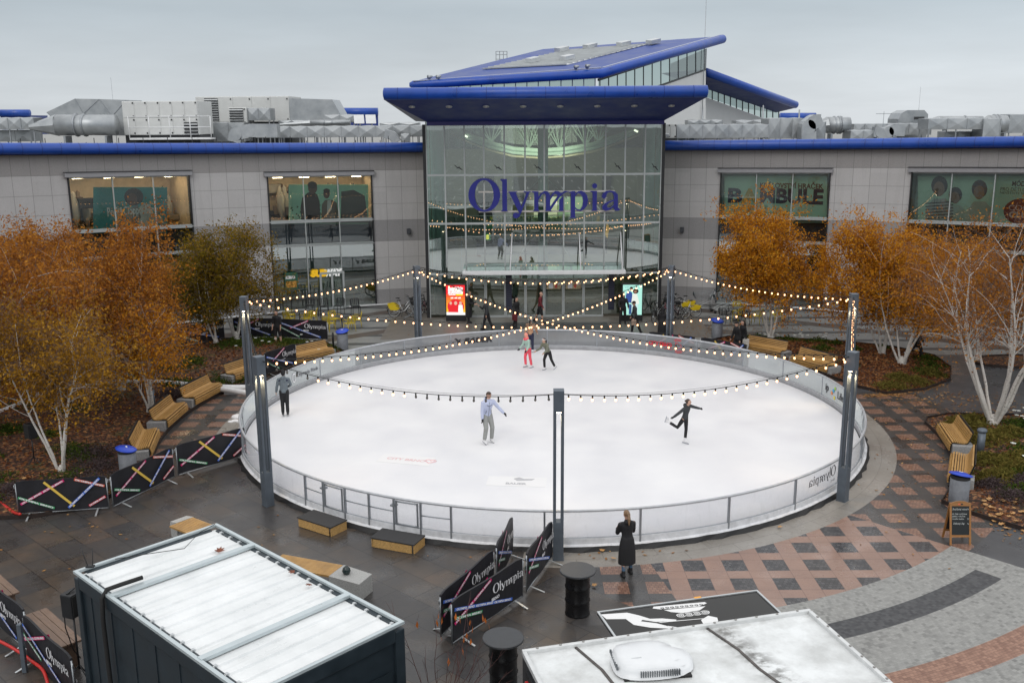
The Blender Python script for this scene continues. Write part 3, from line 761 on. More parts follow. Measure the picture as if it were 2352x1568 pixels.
room('W1', .02, 3.8, 5, False, SHOPD, SHOPF); room('W2', .02, 3.8, 5, True, GREENW, SHOPF, COOL, 2); room('W3', .02, 3.8, 5, False, SHOPD, SHOPF); room('W4', .02, 3.8, 5, False, JAMB, SHOPF)
# pale sills along the foot of the shop windows
for a0, a1 in ((-45, -33), (-31.5, -28), (-27.5, -23.6), (-19.5, -15.5), (19, 22), (23.5, 30), (36, 44)):
    s_ = MB(); N = max(1, int((a1 - a0) / 1.5)); S = [a0 + (a1 - a0) * i / N for i in range(N + 1)]
    for a, a2 in zip(S[:-1], S[1:]): s_.bar(ap(a, AC[2] - .14, .10), ap(a2, AC[2] - .14, .10), .16, .07, 0)
    s_.build('sill', WHITE, MALL)
# things seen upstairs in the shops
def stock(key, z0, n, seed):
    r2 = random.Random(seed); t0, t1 = WN[key][:2]; mats = [flat('cloth_%d' % i, c, .8) for i, c in enumerate([(.02, .02, .025), (.10, .06, .04), (.30, .22, .15), (.35, .33, .30), (.05, .06, .09)])]
    b = MB()
    for i in range(n):
        a = r2.uniform(t0 + .4, t1 - .4); rr = AC[2] + r2.uniform(2.2, 3.7); h = r2.choice([.5, .9, 1.5, 2.0]); p = ap(a, rr, dz((t0 + t1) / 2, z0 + h * .5 + r2.choice([0, 0, .9, 1.3]) * (h < 1)))
        if h > 1.2: b.lathe([(.05, -h / 2), (.22, -h * .2), (.24, h * .2), (.10, h * .34), (.12, h * .42), (.02, h * .5)], 8, i % 5, p)
        else: b.bev(p, (r2.uniform(.3, .9), .35, h * .6), .04, i % 5, -radians(a))
    tag(b.build('shop_stock', mats), 'clothes racks, shelves and dummies seen inside the upstairs ' + ('left' if key == 'W1' else 'second') + ' shop window', 'shop display')
stock('W1', 5.2, 46, 3); stock('W2', 5.2, 44, 5)
# ------------------------------------------------------------------ entrance hall of glass
X0, X1, YF, YB, ZT = -4.66, 8.34, 54.95, 58.4, 10.82
vm = [at(s_ / 1.20408, 480, YF).x for s_ in (1233, 1287, 1340, 1396, 1452.5, 1505, 1559, 1616, 1672, 1726, 1780)]
zr = [at(1176, q, YF).z for q in (401.5, 512.8)]; ZC = at(1176, 628, YF).z
f = MB()
for x in vm: f.box((x, YF, ZT / 2 + 1.45), (.085, .14, ZT - 2.9), 0)
for z in zr: f.box(((X0 + X1) / 2, YF - .02, z), (X1 - X0, .12, .11), 0)
f.box(((X0 + X1) / 2, YF - .01, ZC), (X1 - X0, .12, .10), 0); f.box(((X0 + X1) / 2, YF - .01, ZT - .03), (X1 - X0, .12, .09), 0)
for x in (X0, X1):
    f.box((x, YF, ZT / 2), (.05, .10, ZT), 0)
HF = f.build('hall_frame', FRAME, MALL)
xs = [X0] + vm + [X1]; zz = [.12, ZC, zr[1], zr[0], ZT]
for z0, z1 in zip(zz[:-1], zz[1:]):
    for x0, x1 in zip(xs[:-1], xs[1:]):
        if z0 < 1 and vm[1] < (x0 + x1) / 2 < vm[8]: continue
        g = MB(); g.quad([(x0 + .03, YF + .01, z0 + .04), (x1 - .03, YF + .01, z0 + .04), (x1 - .03, YF + .01, z1 - .04), (x0 + .03, YF + .01, z1 - .04)]); g.build('pane', GLASS, HF)
for x in (X0, X1):                        # black end frames and glass returns
    f = MB(); f.box((x + (-.12 if x < 0 else .12), YF + .2, ZT / 2), (.16, .5, ZT), 0); e = f.build('end_frame', BLACK, MALL)
    g = MB(); g.quad([(x, YF + .08, .1), (x, YB + .2, .1), (x, YB + .2, ZT), (x, YF + .08, ZT)]); g.build('side_pane', GLASS, e)
# hall inside
HALLW = mat('hall_wall', (.40, .39, .29), .75, 0, .10, .6); HALLD = flat('hall_dark', (.020, .020, .020), .5)
b = MB(); YI = 66.0
b.quad([(X0 - .08, YI, 0), (X1 + .08, YI, 0), (X1 + .08, YI, 11.3), (X0 - .08, YI, 11.3)], 0)
b.quad([(X0 - .05, YF + .2, .01), (X1 + .05, YF + .2, .01), (X1 + .08, YI, .01), (X0 - .08, YI, .01)], 1)
b.quad([(X0 - .06, YB, 0), (X0 - .08, YI, 0), (X0 - .08, YI, 11.3), (X0 - .06, YB, 11.3)], 0); b.quad([(X1 + .06, YB, 0), (X1 + .08, YI, 0), (X1 + .08, YI, 11.3), (X1 + .06, YB, 11.3)], 0)
b.quad([(X0 - .08, YF + .3, 11.3), (X1 + .08, YF + .3, 11.3), (X1 + .08, YI, 11.3), (X0 - .08, YI, 11.3)], 0)
HI = b.build('hall_interior', [HALLW, mat('hall_floor', (.16, .13, .11), .3, 0, .15, 1)], MALL)
def pxbox(mb, x0, y0, x1, y1, Y, dep, m):
    a = at(x0, y1, Y); c = at(x1, y0, Y); mb.box(((a.x + c.x) / 2, Y + dep / 2, (a.z + c.z) / 2), (abs(c.x - a.x), dep, abs(c.z - a.z)), m)
b = MB()
for (x0, y0, x1, y1) in ((1100, 405, 1135, 500), (1180, 407, 1245, 440), (1260, 407, 1345, 455), (1382, 405, 1404, 500), (1095, 515, 1395, 585), (1095, 440, 1215, 470), (1300, 455, 1390, 470)): pxbox(b, x0, y0, x1, y1, YI - .25, .2, 0)
for (x0, y0, x1, y1) in ((1226, 450, 1262, 500), (1262, 452, 1280, 500), (1282, 452, 1310, 497), (1316, 452, 1340, 490)): pxbox(b, x0, y0, x1, y1, YI - .32, .05, 1 + (x0 > 1281))
for i in range(26): pxbox(b, rnd.uniform(1150, 1390), 455 + rnd.uniform(0, 30), 0, 0, YI - .3, .0, 0) if False else None
b.build('gallery_openings', [HALLD, lit('shop_glow', (.95, .85, .55), 1.1), lit('shop_glow_green', (.5, .62, .36), .9)], HI)
b = MB(); b.box(((X0 + X1) / 2, 63.2, 4.05), (X1 - X0 - .3, 5.2, .55), 0); b.box(((X0 + X1) / 2, 60.6, 5.25), (X1 - X0 - .3, .05, .06), 1)
for i in range(14): b.box((X0 + .3 + i * .94, 60.6, 4.8), (.04, .04, 1.0), 1)
b.build('gallery', [mat('gallery_edge', (.20, .20, .20), .5, 0, .1, 1), FRAME], HI)
b = MB(); b.quad([(X0 + .2, 60.62, 4.36), (X1 - .2, 60.62, 4.36), (X1 - .2, 60.62, 5.2), (X0 + .2, 60.62, 5.2)]); b.build('balustrade_pane', GLASS, HI)
COLG = mat('column_green', (.46, .58, .52), .5, 0, .06, 2)
for (px, Y, r_) in ((1008, 56.6, .30), (1488, 56.6, .30), (1247, 57.6, .30), (1022, 57.2, .10), (1478, 57.2, .10), (997, 56.1, .12), (1507, 56.1, .12), (1000, 57.6, .14), (1503, 57.6, .14)):
    c = MB(); x = at(px, 500, Y).x; c.lathe([(r_, .02), (r_, 11.5)], 16, 0, (x, Y, 0)); c.build('column', COLG, HI)
# curved ring beam with raking struts under the hall roof
b = MB(); A0 = [(1036, 292), (1080, 312), (1130, 330), (1180, 342), (1240, 346), (1300, 342), (1360, 332), (1410, 316), (1470, 292)]
for dy_, r_, m_ in ((0, .13, 0), (9, .10, 0), (17, .06, 1)):
    b.tube([at(x, y + dy_, 61 - 2.2 * cos((x - 1250) / 140)) for x, y in A0], r_, 8, m_)
for x, y in ((1128, 328), (1215, 342), (1285, 343), (1345, 335), (1375, 326), (1243, 346)):
    for d_ in (-34, -22, -8, 10, 24, 36): b.tube([at(x, y, 59.6), at(x + d_, 283, 60.2)], .035, 5, 0)
b.build('ring_beam', [COLG, mat('beam_cream', (.55, .48, .34), .5, 0, .1, 2)], HI)
b = MB()
for (x, y) in ((1069, 312), (1460, 300)): b.bar(at(x - 3, y - 1, 60), at(x + 5, y + 3, 60), .14, .10, 0)
for (x0, x1, y) in ((1200, 1232, 356), (1258, 1290, 356), (1195, 1232, 361), (1258, 1295, 361)): b.bar(at(x0, y, 60), at(x1, y, 60), .05, .05, 0)
b.build('hall_lamp_and_fill', lit('hall_light', (1, .92, .72), 3.0), HI)
al = bpy.data.lights.new('hall_lamp_and_fill', 'AREA'); al.energy = 190; al.size = 5; al.color = (1, .9, .7); ao = bpy.data.objects.new('hall_lamp_and_fill', al); COL.objects.link(ao); ao.location = (1.8, 58.2, 8.6); ao.rotation_euler = (radians(80), 0, 0)  # unseen area fill added to brighten the hall's back wall, no fitting
a2 = bpy.data.lights.new('hall_lamp_and_fill', 'AREA'); a2.energy = 110; a2.shape = 'RECTANGLE'; a2.size = 10; a2.size_y = 3; a2.color = (1, .93, .8); ao = bpy.data.objects.new('hall_lamp_and_fill', a2); COL.objects.link(ao); ao.location = (1.8, 61.5, 3.7)  # second unseen fill, added under the gallery to lift the dark interior
b = MB()                                  # slim bracing rods
for p, q, Y in (((1244, 496 - 90), (1196, 455), 57), ((1252, 406), (1302, 455), 57), ((1238, 520), (1172, 640 - 22), 56.5), ((1258, 520), (1330, 618), 56.5)): b.tube([at(*p, Y), at(*q, Y)], .03, 5, 0)
for x in (1060, 1245, 1430): b.tube([at(x, 540, YF + .3), at(x, 622, YF + .3)], .02, 5, 0)
b.build('brace', FRAME, HI)
# bird-shaped stickers on the upper panes
bird = [(-.52, .32), (-.40, .30), (-.18, .12), (-.06, .06), (.02, .14), (.08, .06), (.02, -.02), (.22, -.16), (.52, -.42), (.48, -.34), (.30, -.06), (.06, .10), (-.10, .14), (-.30, .24)]
bird = [(-.50, .30), (-.32, .22), (-.14, .05), (.02, .06), (.10, .11), (.15, .07), (.11, .02), (.26, -.07), (.52, -.33), (.30, -.24), (.06, -.10), (-.08, -.06), (-.16, -.14), (-.22, -.10), (-.18, -.02), (-.36, .14)]
for px, py, rz_ in ((1053, 385, 0), (1144, 385, -.05), (1235.5, 384.5, -.1), (1327, 384, -.2), (1419, 382, -.28), (1504.5, 383.5, -.3)):
    c = MB(); p = at(px, py, YF - .02); cs, sn = cos(rz_), sin(rz_)
    c.add([(p.x + .50 * (x * cs - y * sn), YF - .012, p.z + .50 * (x * sn + y * cs)) for x, y in bird], [tuple(range(len(bird)))[::-1]], 0); c.build('bird_sticker', BLACK, HF)
# letters of the big sign, carried on two rails
SG = thing('letter_sign', 'large blue serif letters on rails across the glass entrance hall', 'sign', (0, 0, 0))
zb = at(1260, 484.5, YF - .25).z; xc = at(1251.5, 480, YF - .25).x; hx = at(1176, 439.5, YF - .25).z - at(1176, 484.5, YF - .25).z
SBL = mat('sign_blue', (.010, .014, .20), .4, 0, .05, 2); SED = flat('sign_edge', (.30, .33, .50), .4)
b = MB(); olympia(b, lambda x, z, d: V((xc + x, YF - .30 + d, zb + z)), hx, 0, .16); b.build('letters', [SBL, SED], SG)
b = MB()
for z in (zb - .03, zb + hx + -.02): b.box((xc + .1, YF - .10, z), (7.6, .06, .09), 0)
for x in (-3.4, 0, 3.4): b.box((xc + x, YF - .09, zb + hx / 2), (.06, .05, hx), 0)
b.build('rail', mat('sign_rail', (.50, .48, .45), .4, .3, .05, 2), SG)
# entrance canopy: white fascia, glass top, ties
CAN = empty('entrance_canopy'); CAN.parent = MALL
cx0, cx1 = at(1062, 626, YF - 1.5).x, at(1437, 626, YF - 1.5).x; cz = at(1176, 626.5, YF - 1.5).z; hz = .235
b = MB(); b.bev(((cx0 + cx1) / 2, YF - 1.5, cz), (cx1 - cx0, .14, hz), .03, 0)
for x in (cx0 + .1, cx1 - .1): b.bar((x, YF - 1.45, cz), (x, YF - .05, cz + .02), .12, hz, 0)
b.build('fascia', WHITE, CAN)
b = MB(); b.quad([(cx0, YF - 1.45, cz + .10), (cx1, YF - 1.45, cz + .10), (cx1, YF - .05, cz + .16), (cx0, YF - .05, cz + .16)]); b.build('canopy_glass', GLASS_C, CAN)
b = MB()
for px in (1171.5, 1334.5, 1430): b.tube([(at(px, 600, YF - 1.4).x, YF - 1.4, cz + .1), (at(px, 540, YF).x + (.12 if px < 1300 else -.12), YF - .05, zr[1] - .55)], .035, 6, 0)
for x in (cx0 + .3, cx1 - .3): b.tube([(x, YF - 1.4, cz - .12), (x + (.35 if x < 0 else -.35), YF - .1, cz - .6)], .02, 5, 0)
b.build('tie_rod', WHITE, CAN)
# doors
DZ = cz - .62
for i, (a, c_) in enumerate(zip(vm[1:8], vm[2:9])):
    d = MB(); y_ = YF + (.0 if i % 2 else .02)
    for x in (a + .04, c_ - .04): d.box((x, y_, DZ / 2), (.075, .08, DZ), 0)
    d.box(((a + c_) / 2, y_, DZ - .04), (c_ - a - .16, .078, .09), 0); d.box(((a + c_) / 2, y_, .06), (c_ - a - .16, .078, .12), 0)
    d = d.build('door', FRAME, MALL); g = MB(); g.quad([(a + .09, YF + .01, .13), (c_ - .09, YF + .01, .13), (c_ - .09, YF + .01, DZ - .1), (a + .09, YF + .01, DZ - .1)]); g.build('pane', GLASS, d)
    if i in (4, 5):                       # notices stuck on the two right doors
        h = MB(); h.quad([(a + .14, YF - .03, 1.62), (c_ - .14, YF - .03, 1.62), (c_ - .14, YF - .03, 2.05), (a + .14, YF - .03, 2.05)], 0)
        w_ = c_ - a
        h.quad([(a + .26, YF - .034, 1.66), (a + .26 + w_ * .22, YF - .034, 1.66), (a + .26 + w_ * .22, YF - .034, 1.98), (a + .26, YF - .034, 1.98)], 1)
        h.quad([(a + .60, YF - .034, 1.72), (a + .72, YF - .034, 1.66), (a + .76, YF - .034, 1.86), (a + .62, YF - .034, 1.90)], 2); h.quad([(a + .78, YF - .034, 1.84), (a + .98, YF - .034, 1.90), (a + .95, YF - .034, 2.02), (a + .77, YF - .034, 1.97)], 1)
        h.build('notice', [mat('notice_tan', (.42, .33, .20), .6, 0, .5, 9), WHITE, flat('notice_red', (.6, .09, .07))], d)
b = MB(); b.box(((vm[1] + vm[8]) / 2, YF + .05, (DZ + ZC) / 2), (vm[8] - vm[1], .06, ZC - DZ - .08), 0)
b.build('transom', GLASS, MALL)
for px in (1169, 1404):                   # dark opening-hours boards by the doors
    b = MB(); p = at(px, 690, YF - .03); b.box((p.x, p.y, 1.55), (.34, .02, 2.3), 0)
    for k in range(15): b.box((p.x, p.y - .013, .62 + k * .125), (.25, .004, .03), 1)
    b.build('hours_board', [flat('board_navy', (.015, .018, .04)), flat('board_line', (.06, .06, .08))], MALL)
# ------------------------------------------------------------------ great blue canopy over the hall
ROOFC = empty('canopy_roof'); ROOFC.parent = MALL
YE = 50.8
eL, eR = at(880, 216, YE), at(1626, 210, YE)
iL, iR = at(980, 280, YF - .1), at(1526, 277, YF - .1)
b = MB(); b.tube([eL, eL + V((.05, 0, 0)), eR - V((.05, 0, 0)), eR], [.16, .30, .30, .16], 16, 0)
for i in range(11):
    p = eL.lerp(eR, (i + .5) / 11); b.tube([p - V((.012, 0, 0)), p + V((.012, 0, 0))], .305, 16, 1)
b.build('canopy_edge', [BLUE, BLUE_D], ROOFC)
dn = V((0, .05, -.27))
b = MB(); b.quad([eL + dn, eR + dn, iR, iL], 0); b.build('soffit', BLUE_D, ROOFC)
b = MB(); bk = V((0, 9, .35)); up_ = V((0, .1, .26))
b.quad([eL + up_, eR + up_, V((X1 + 1.2, YF + 7, eR.z + .35)), V((X0 - 1.2, YF + 7, eL.z + .35))], 0)
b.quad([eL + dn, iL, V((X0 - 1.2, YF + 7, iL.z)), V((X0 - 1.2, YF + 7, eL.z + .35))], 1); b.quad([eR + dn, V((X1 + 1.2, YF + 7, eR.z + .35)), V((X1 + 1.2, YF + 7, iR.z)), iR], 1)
b.build('canopy_top', [BLUE_R, mat('canopy_side', (.30, .30, .31), .5, .2, .1, 2)], ROOFC)
b = MB(); b.bar(iL + V((0, .02, -.10)), iR + V((0, .02, -.10)), .10, .20, 0); b.build('soffit_trim', mat('trim_violet', (.022, .020, .14), .5, 0, .05, 2), ROOFC)
for i in range(8):
    p = V((0, 0, 0)); q = MB(); n_ = (iL - (eL + dn)).cross(eR - eL).normalized()
    if n_.z > 0: n_ = -n_
    pl = atp(946 + i * 85.2, 244.5 - .35 * i, eL + dn, eR + dn, iL); T_ = Matrix.Translation(pl + n_ * .03) @ n_.to_track_quat('Z', 'Y').to_matrix().to_4x4()
    q.lathe([(.17, -.02), (.17, .02), (.13, .035)], 14, 0, M=T_); q.lathe([(.10, .036), (.05, .05)], 12, 1, M=T_); q.build('downlight', [ALU, flat('lens', (.55, .52, .42), .2)], ROOFC) if i < 7 or True else None
# ------------------------------------------------------------------ raised atrium roof behind
ATR = empty('atrium'); ATR.parent = MALL
A_, B_, C_ = at(950, 195, 61.0), at(1381, 169, 61.0), at(1660, 90, 72.0)
D_ = atp(1248, 120, A_, B_, C_)
A2 = A_.lerp(D_, .0)
nrm = (B_ - A_).cross(D_ - A_).normalized()
b = MB(); b.quad([A_ + nrm * .2, B_ + nrm * .2, C_ + nrm * .2, D_ + nrm * .2], 0); b.quad([A_ - nrm * .2, D_ - nrm * .2, C_ - nrm * .2, B_ - nrm * .2], 1); b.build('atrium_roof', [BLUE_R, BLUE_D], ATR)
b = MB(); b.tube([A_ + V((-.25, 0, 0)), A_, B_, C_, C_ + (C_ - B_) * .015], [.12, .26, .28, .30, .14], 14, 0); b.tube([C_, D_, A_], .12, 10, 0); b.build('atrium_eave', BLUE, ATR)
def onroof(x, y, h=.24): return atp(x, y, A_, B_, C_) + nrm * h
sk = [(1108, 168), (1302, 158), (1487, 110.5), (1297, 125)]
b = MB(); b.quad([onroof(*p) for p in sk], 0)
K = [onroof(*p, .27) for p in sk]
for i in range(16):
    k = i / 15; b.bar(K[0].lerp(K[3], k), K[1].lerp(K[2], k), .05, .07, 1, nrm)
b.build('skylight', [mat('skylight_sheet', (.66, .68, .69), .5, 0, .06, 1), mat('skylight_rib', (.40, .42, .43), .5, 0, .1, 2)], ATR)
for (x, y) in ((1214, 155), (1293, 150), (1280, 130), (1345, 122.5), (1422, 117), (1490, 112)):
    b = MB(); p = onroof(x, y, .42); q = onroof(x + 21, y - 5, .42); b.bar(p, q, .5, .25, 0, nrm); b.build('roof_vent', ALU, ATR)
b = MB(); b.bar(onroof(950, 196, .25), onroof(1381, 165, .25), .10, .05, 0, nrm); b.bar(onroof(1385, 165, .25), onroof(1655, 89, .25), .12, .05, 0, nrm); b.bar(onroof(1487, 108, .22), onroof(1302, 158, .22), .14, .04, 0, nrm); b.build('gutter', mat('gutter_pale', (.40, .43, .52), .4, .2, .05, 2), ATR)
# clerestory glazing and white wall under the long eave
P1, P2 = (B_.x - .3, 61.8), (C_.x - 1.0, 72.5)
ev = lambda x, y: atv(x, y, P1, P2)
CLER = glass('clerestory_glass', (.42, .52, .50), 3.0)
top = [(1372, 184), (1621, 108)]; bot = [(1372, 205), (1480, 205), (1621, 161)]
b = MB(); b.quad([ev(1374, 210), ev(1490, 206), ev(1620, 160), ev(1620, 104), ev(1374, 182)], 0); b.build('clerestory', CLER, ATR)
b = MB()
for i in range(13):
    x = 1378 + i * 20.0; yt = 186 - (x - 1374) / 247 * 78; yb = 209 if x < 1490 else 206 - (x - 1490) / 130 * 46
    b.bar(ev(x, yt - 4), ev(x, yb), .06, .08, 0)
b.bar(ev(1374, 184), ev(1621, 105), .10, .14, 0); b.bar(ev(1490, 206), ev(1621, 160), .10, .10, 0); b.build('clerestory_frame', mat('dark_frame', (.06, .065, .07), .5, .2, .1, 3), ATR)
b = MB(); b.quad([ev(1374, 300), ev(1621, 300), ev(1621, 160.5), ev(1490, 206.5), ev(1374, 212)], 0)
b.build('atrium_wall', mat('white_render', (.66, .67, .67), .7, 0, .04, 1), ATR)
b = MB(); b.quad([V((P2[0], P2[1], 9.3)), V((P2[0] + 1, 95, 9.3)), V((P2[0] + 1, 95, C_.z - .5)), V((P2[0], P2[1], C_.z - .6))], 0); b.build('gable', flat('gable_dark', (.05, .06, .07), .4), ATR)
b = MB(); b.quad([V((A_.x + .6, 61.9, 9.3)), V((B_.x - .3, 61.8, 9.3)), V((B_.x - .3, 61.8, B_.z)), V((A_.x + .6, 61.9, A_.z))], 0); b.build('front_clerestory', CLER, ATR)
b = MB()
for i in range(16):
    k = i / 15; p = V((A_.x + .6, 61.85, 9.3)).lerp(V((B_.x - .3, 61.75, 9.3)), k); b.bar(p, V((p.x, p.y, A_.z + (B_.z - A_.z) * k - .1)), .06, .06, 0)
b.build('clerestory_frame', FRAME, ATR)
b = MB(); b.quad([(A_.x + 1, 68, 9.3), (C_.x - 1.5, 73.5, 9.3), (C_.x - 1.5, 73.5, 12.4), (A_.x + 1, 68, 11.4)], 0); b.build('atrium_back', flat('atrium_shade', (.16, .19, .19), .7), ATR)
# second wing descending to the right
E_, F_ = at(1622, 166, 74.0), at(1827, 241, 84.0); E2, F2 = E_ + V((-2.2, 7.5, .25)), F_ + V((-2.2, 7.5, .25))
b = MB(); b.tube([E_, F_, F_ + (F_ - E_) * .01], [.30, .30, .15], 12, 0); b.build('wing_eave', BLUE, ATR)
b = MB(); b.quad([E_ + V((0, 0, .2)), F_ + V((0, 0, .2)), F2, E2], 0)
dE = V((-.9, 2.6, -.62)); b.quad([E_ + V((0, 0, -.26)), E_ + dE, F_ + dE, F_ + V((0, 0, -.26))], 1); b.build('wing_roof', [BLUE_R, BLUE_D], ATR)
Q1, Q2 = ((E_ + dE).x - .2, (E_ + dE).y), ((F_ + dE).x, (F_ + dE).y)
wq_ = lambda x, y: atv(x, y, Q1, Q2)
b = MB(); b.quad([wq_(1618, 222), wq_(1755, 272), wq_(1790, 274), wq_(1790, 240), wq_(1618, 182)], 0); b.build('clerestory', CLER, ATR)
b = MB()
for i in range(13):
    x = 1622 + i * 13.9; b.bar(wq_(x, 183 + (x - 1618) * .335), wq_(x, 223 + (x - 1618) * .36), .08, .08, 0)
b.bar(wq_(1618, 182), wq_(1790, 240), .12, .12, 0); b.build('clerestory_frame', bpy.data.materials['dark_frame'], ATR)
b = MB(); b.quad([wq_(1500, 290), wq_(1790, 290), wq_(1790, 274.5), wq_(1755, 272.5), wq_(1618, 222.5), wq_(1500, 222)], 0); b.build('atrium_wall', bpy.data.materials['white_render'], ATR)
# distant blue roof edges
for (x0, x1, y, Y, lab) in ((779, 868, 257, 112, 0), (1792, 1873, 268, 118, 1), (0, 68, 260, 125, 2)):
    b = MB(); p, q = at(x0, y, Y), at(x1, y, Y); b.tube([p, q], .45, 10, 0); b.prism([(p.x, Y), (q.x, Y), (q.x - 1.5, Y + 8), (p.x, Y + 8)], 9.0, p.z - .3, 1); b.build('far_roof_edge', [BLUE, BLUE_D], MALL)
# facade lamps
for th, z in ((-30.17, 4.5), (-13.28, 4.47), (14.02, 4.45), (31.18, 4.36)):
    o = empty('wall_lamp', ap(th, AC[2] - .14, dz(th, z)), -radians(th)); o.parent = MALL
    b = MB(); b.bev((0, 0, 0), (.22, .20, .32), .015, 0); b.build('lamp_housing', mat('lamp_grey', (.055, .06, .07), .5, .2, .1, 6), o); b = MB(); b.box((0, .11, .0), (.14, .06, .2), 0); b.build('bracket_or_gap_backing', BLACK, o)
# ------------------------------------------------------------------ air handling plant on the flat roof
def galv_mat():
    t = mk('duct_metal'); v, x, y, z = t.pos(); n = t.noise(v, 1.3, 5, .6); f = t.vor(v, 5)
    c = t.mix(n.rng(.3, .7), (.30, .32, .335), (.47, .49, .50)); c = t.mix(f.rng(0, .6) * .3, c, (.40, .42, .44))
    return t.out(t.bsdf(c, n.rng(.3, .7, .34, .55), .7, t.bump(n, .1, .05)))
GALV = galv_mat(); AHUW = mat('unit_white', (.60, .61, .60), .5, 0, .05, 2); DARK = flat('louvre_dark', (.03, .032, .035), .6)
RZ = 9.36
def span(x0, y0, x1, y1, Y):
    a, c = at(x0, y1, Y), at(x1, y0, Y); return min(a.x, c.x), max(a.x, c.x), min(a.z, c.z), max(a.z, c.z)
def creased(mb, x0, x1, z0, z1, y, dep, n, m=0, amp=.05):
    """box duct whose front shows cross-broken sheet panels"""
    w_ = (x1 - x0) / n
    for i in range(n):
        a, b_ = x0 + i * w_, x0 + (i + 1) * w_; c = (a + b_) / 2; zc = (z0 + z1) / 2
        mb.add([(a, y, z0), (b_, y, z0), (b_, y, z1), (a, y, z1), (c, y - amp, zc)], [(0, 1, 4), (1, 2, 4), (2, 3, 4), (3, 0, 4)], m)
        yc = y + dep / 2
        mb.add([(a, y, z1), (b_, y, z1), (b_, y + dep, z1), (a, y + dep, z1), (c, yc, z1 + amp)], [(0, 1, 4), (1, 2, 4), (2, 3, 4), (3, 0, 4)], m)
        mb.box((b_, y - .012, zc), (.035, .03, z1 - z0 + .02), m)
    mb.add([(x0, y, z0), (x0, y + dep, z0), (x0, y + dep, z1), (x0, y, z1), (x1, y, z0), (x1, y + dep, z0), (x1, y + dep, z1), (x1, y, z1)], [(0, 1, 2, 3), (7, 6, 5, 4), (0, 4, 5, 1)], m)
def legs(mb, x0, x1, z, y, m=0, n=None):
    n = n or max(2, int((x1 - x0) / 1.2) + 1)
    for i in range(n):
        x = x0 + .1 + (x1 - x0 - .2) * i / (n - 1); mb.bar((x, y + .1, RZ), (x, y + .1, z), .06, .06, m)
DG = 'air ducts on the shopping centre roof'
def duct(px, label, Y, n=4, dep=1.2, name='air_duct'):
    x0, x1, z0, z1 = span(*px, Y); o = thing(name, label, 'air duct', ((x0 + x1) / 2, Y, RZ), 0, DG)
    b = MB(); creased(b, x0 - o.location.x, x1 - o.location.x, z0 - RZ, z1 - RZ, 0, dep, n); b.build('duct_casing', GALV, o)
    if z0 > RZ + .12:
        b = MB(); k = max(2, int((x1 - x0) / 1.3) + 1)
        for i in range(k):
            x = x0 - o.location.x + .1 + (x1 - x0 - .2) * i / (k - 1); b.bar((x, .15, 0), (x, .15, z0 - RZ), .06, .06, 0); b.bar((x, dep - .1, 0), (x, dep - .1, z0 - RZ), .06, .06, 0)
        b.build('leg', STEEL, o)
    return o
def roundduct(px, label, Y, rings=(.3, .5), cone=None):
    x0, x1, z0, z1 = span(*px, Y); zc = (z0 + z1) / 2; r = (z1 - z0) / 2
    o = thing('round_duct', label, 'air duct', ((x0 + x1) / 2, Y, RZ), 0, DG); L = x1 - x0; zc -= RZ
    b = MB(); P = [(-L / 2, r, zc, r * .98), (L / 2, r, zc, r * .94)]
    b.tube([(p[0], p[1], p[2]) for p in P], [p[3] for p in P], 20, 0)
    if cone: b.tube([(-L / 2, r, zc), (-L / 2 - cone, r, zc - .1)], [r * 1.02, r * .25], 8, 0, False)
    b.build('duct_casing', GALV, o)
    for k in rings:
        q = MB(); x = -L / 2 + L * k; q.tube([(x - .04, r, zc), (x + .04, r, zc)], r * 1.09, 20, 0); q.build('flange', STEEL, o)
    b = MB()
    for x in (-L * .35, L * .35): b.box((x, r, (zc - r) / 2), (.12, r * 1.4, max(.05, zc - r)), 0)
    b.build('leg', STEEL, o); return o
# left group
Y = 60.5
duct((-40, 271, 76, 298, ), 'low silver duct at the far left of the roof edge', Y, 4, 1.2)
duct((-40, 299, 70, 326), 'dull grey duct base under the far left silver duct', Y + 1.0, 3, 1.5)
x0, x1, z0, z1 = span(107, 227, 291, 313, Y + 1.5)
o = thing('duct_transition', 'big sloping silver hood joining the white unit with black handles', 'air duct', (0, Y + 1.5, RZ), 0, DG)
b = MB(); pts = [at(*p, Y + 1.5) for p in ((107, 258), (172, 227), (228, 228), (290, 230), (291, 312), (220, 311), (150, 300))]
pl = [(p.x, p.z - RZ) for p in pts]; M_ = Matrix(((1, 0, 0, 0), (0, 0, 1, 0), (0, 1, 0, 0), (0, 0, 0, 1))); b.prism(pl, 0, 2.6, 0, M_); b.build('duct_casing', GALV, o)
b = MB()
for p, q in ((1, 5), (2, 6), (2, 4), (3, 5), (0, 6)): b.bar((pl[p][0], -.01, pl[p][1]), (pl[q][0], -.01, pl[q][1]), .05, .02, 0)
b.build('seam', STEEL, o)
roundduct((124, 262, 255, 313), 'fat round silver duct with dark flanges left of the white unit', Y - .6, (.33, .47), 1.7)
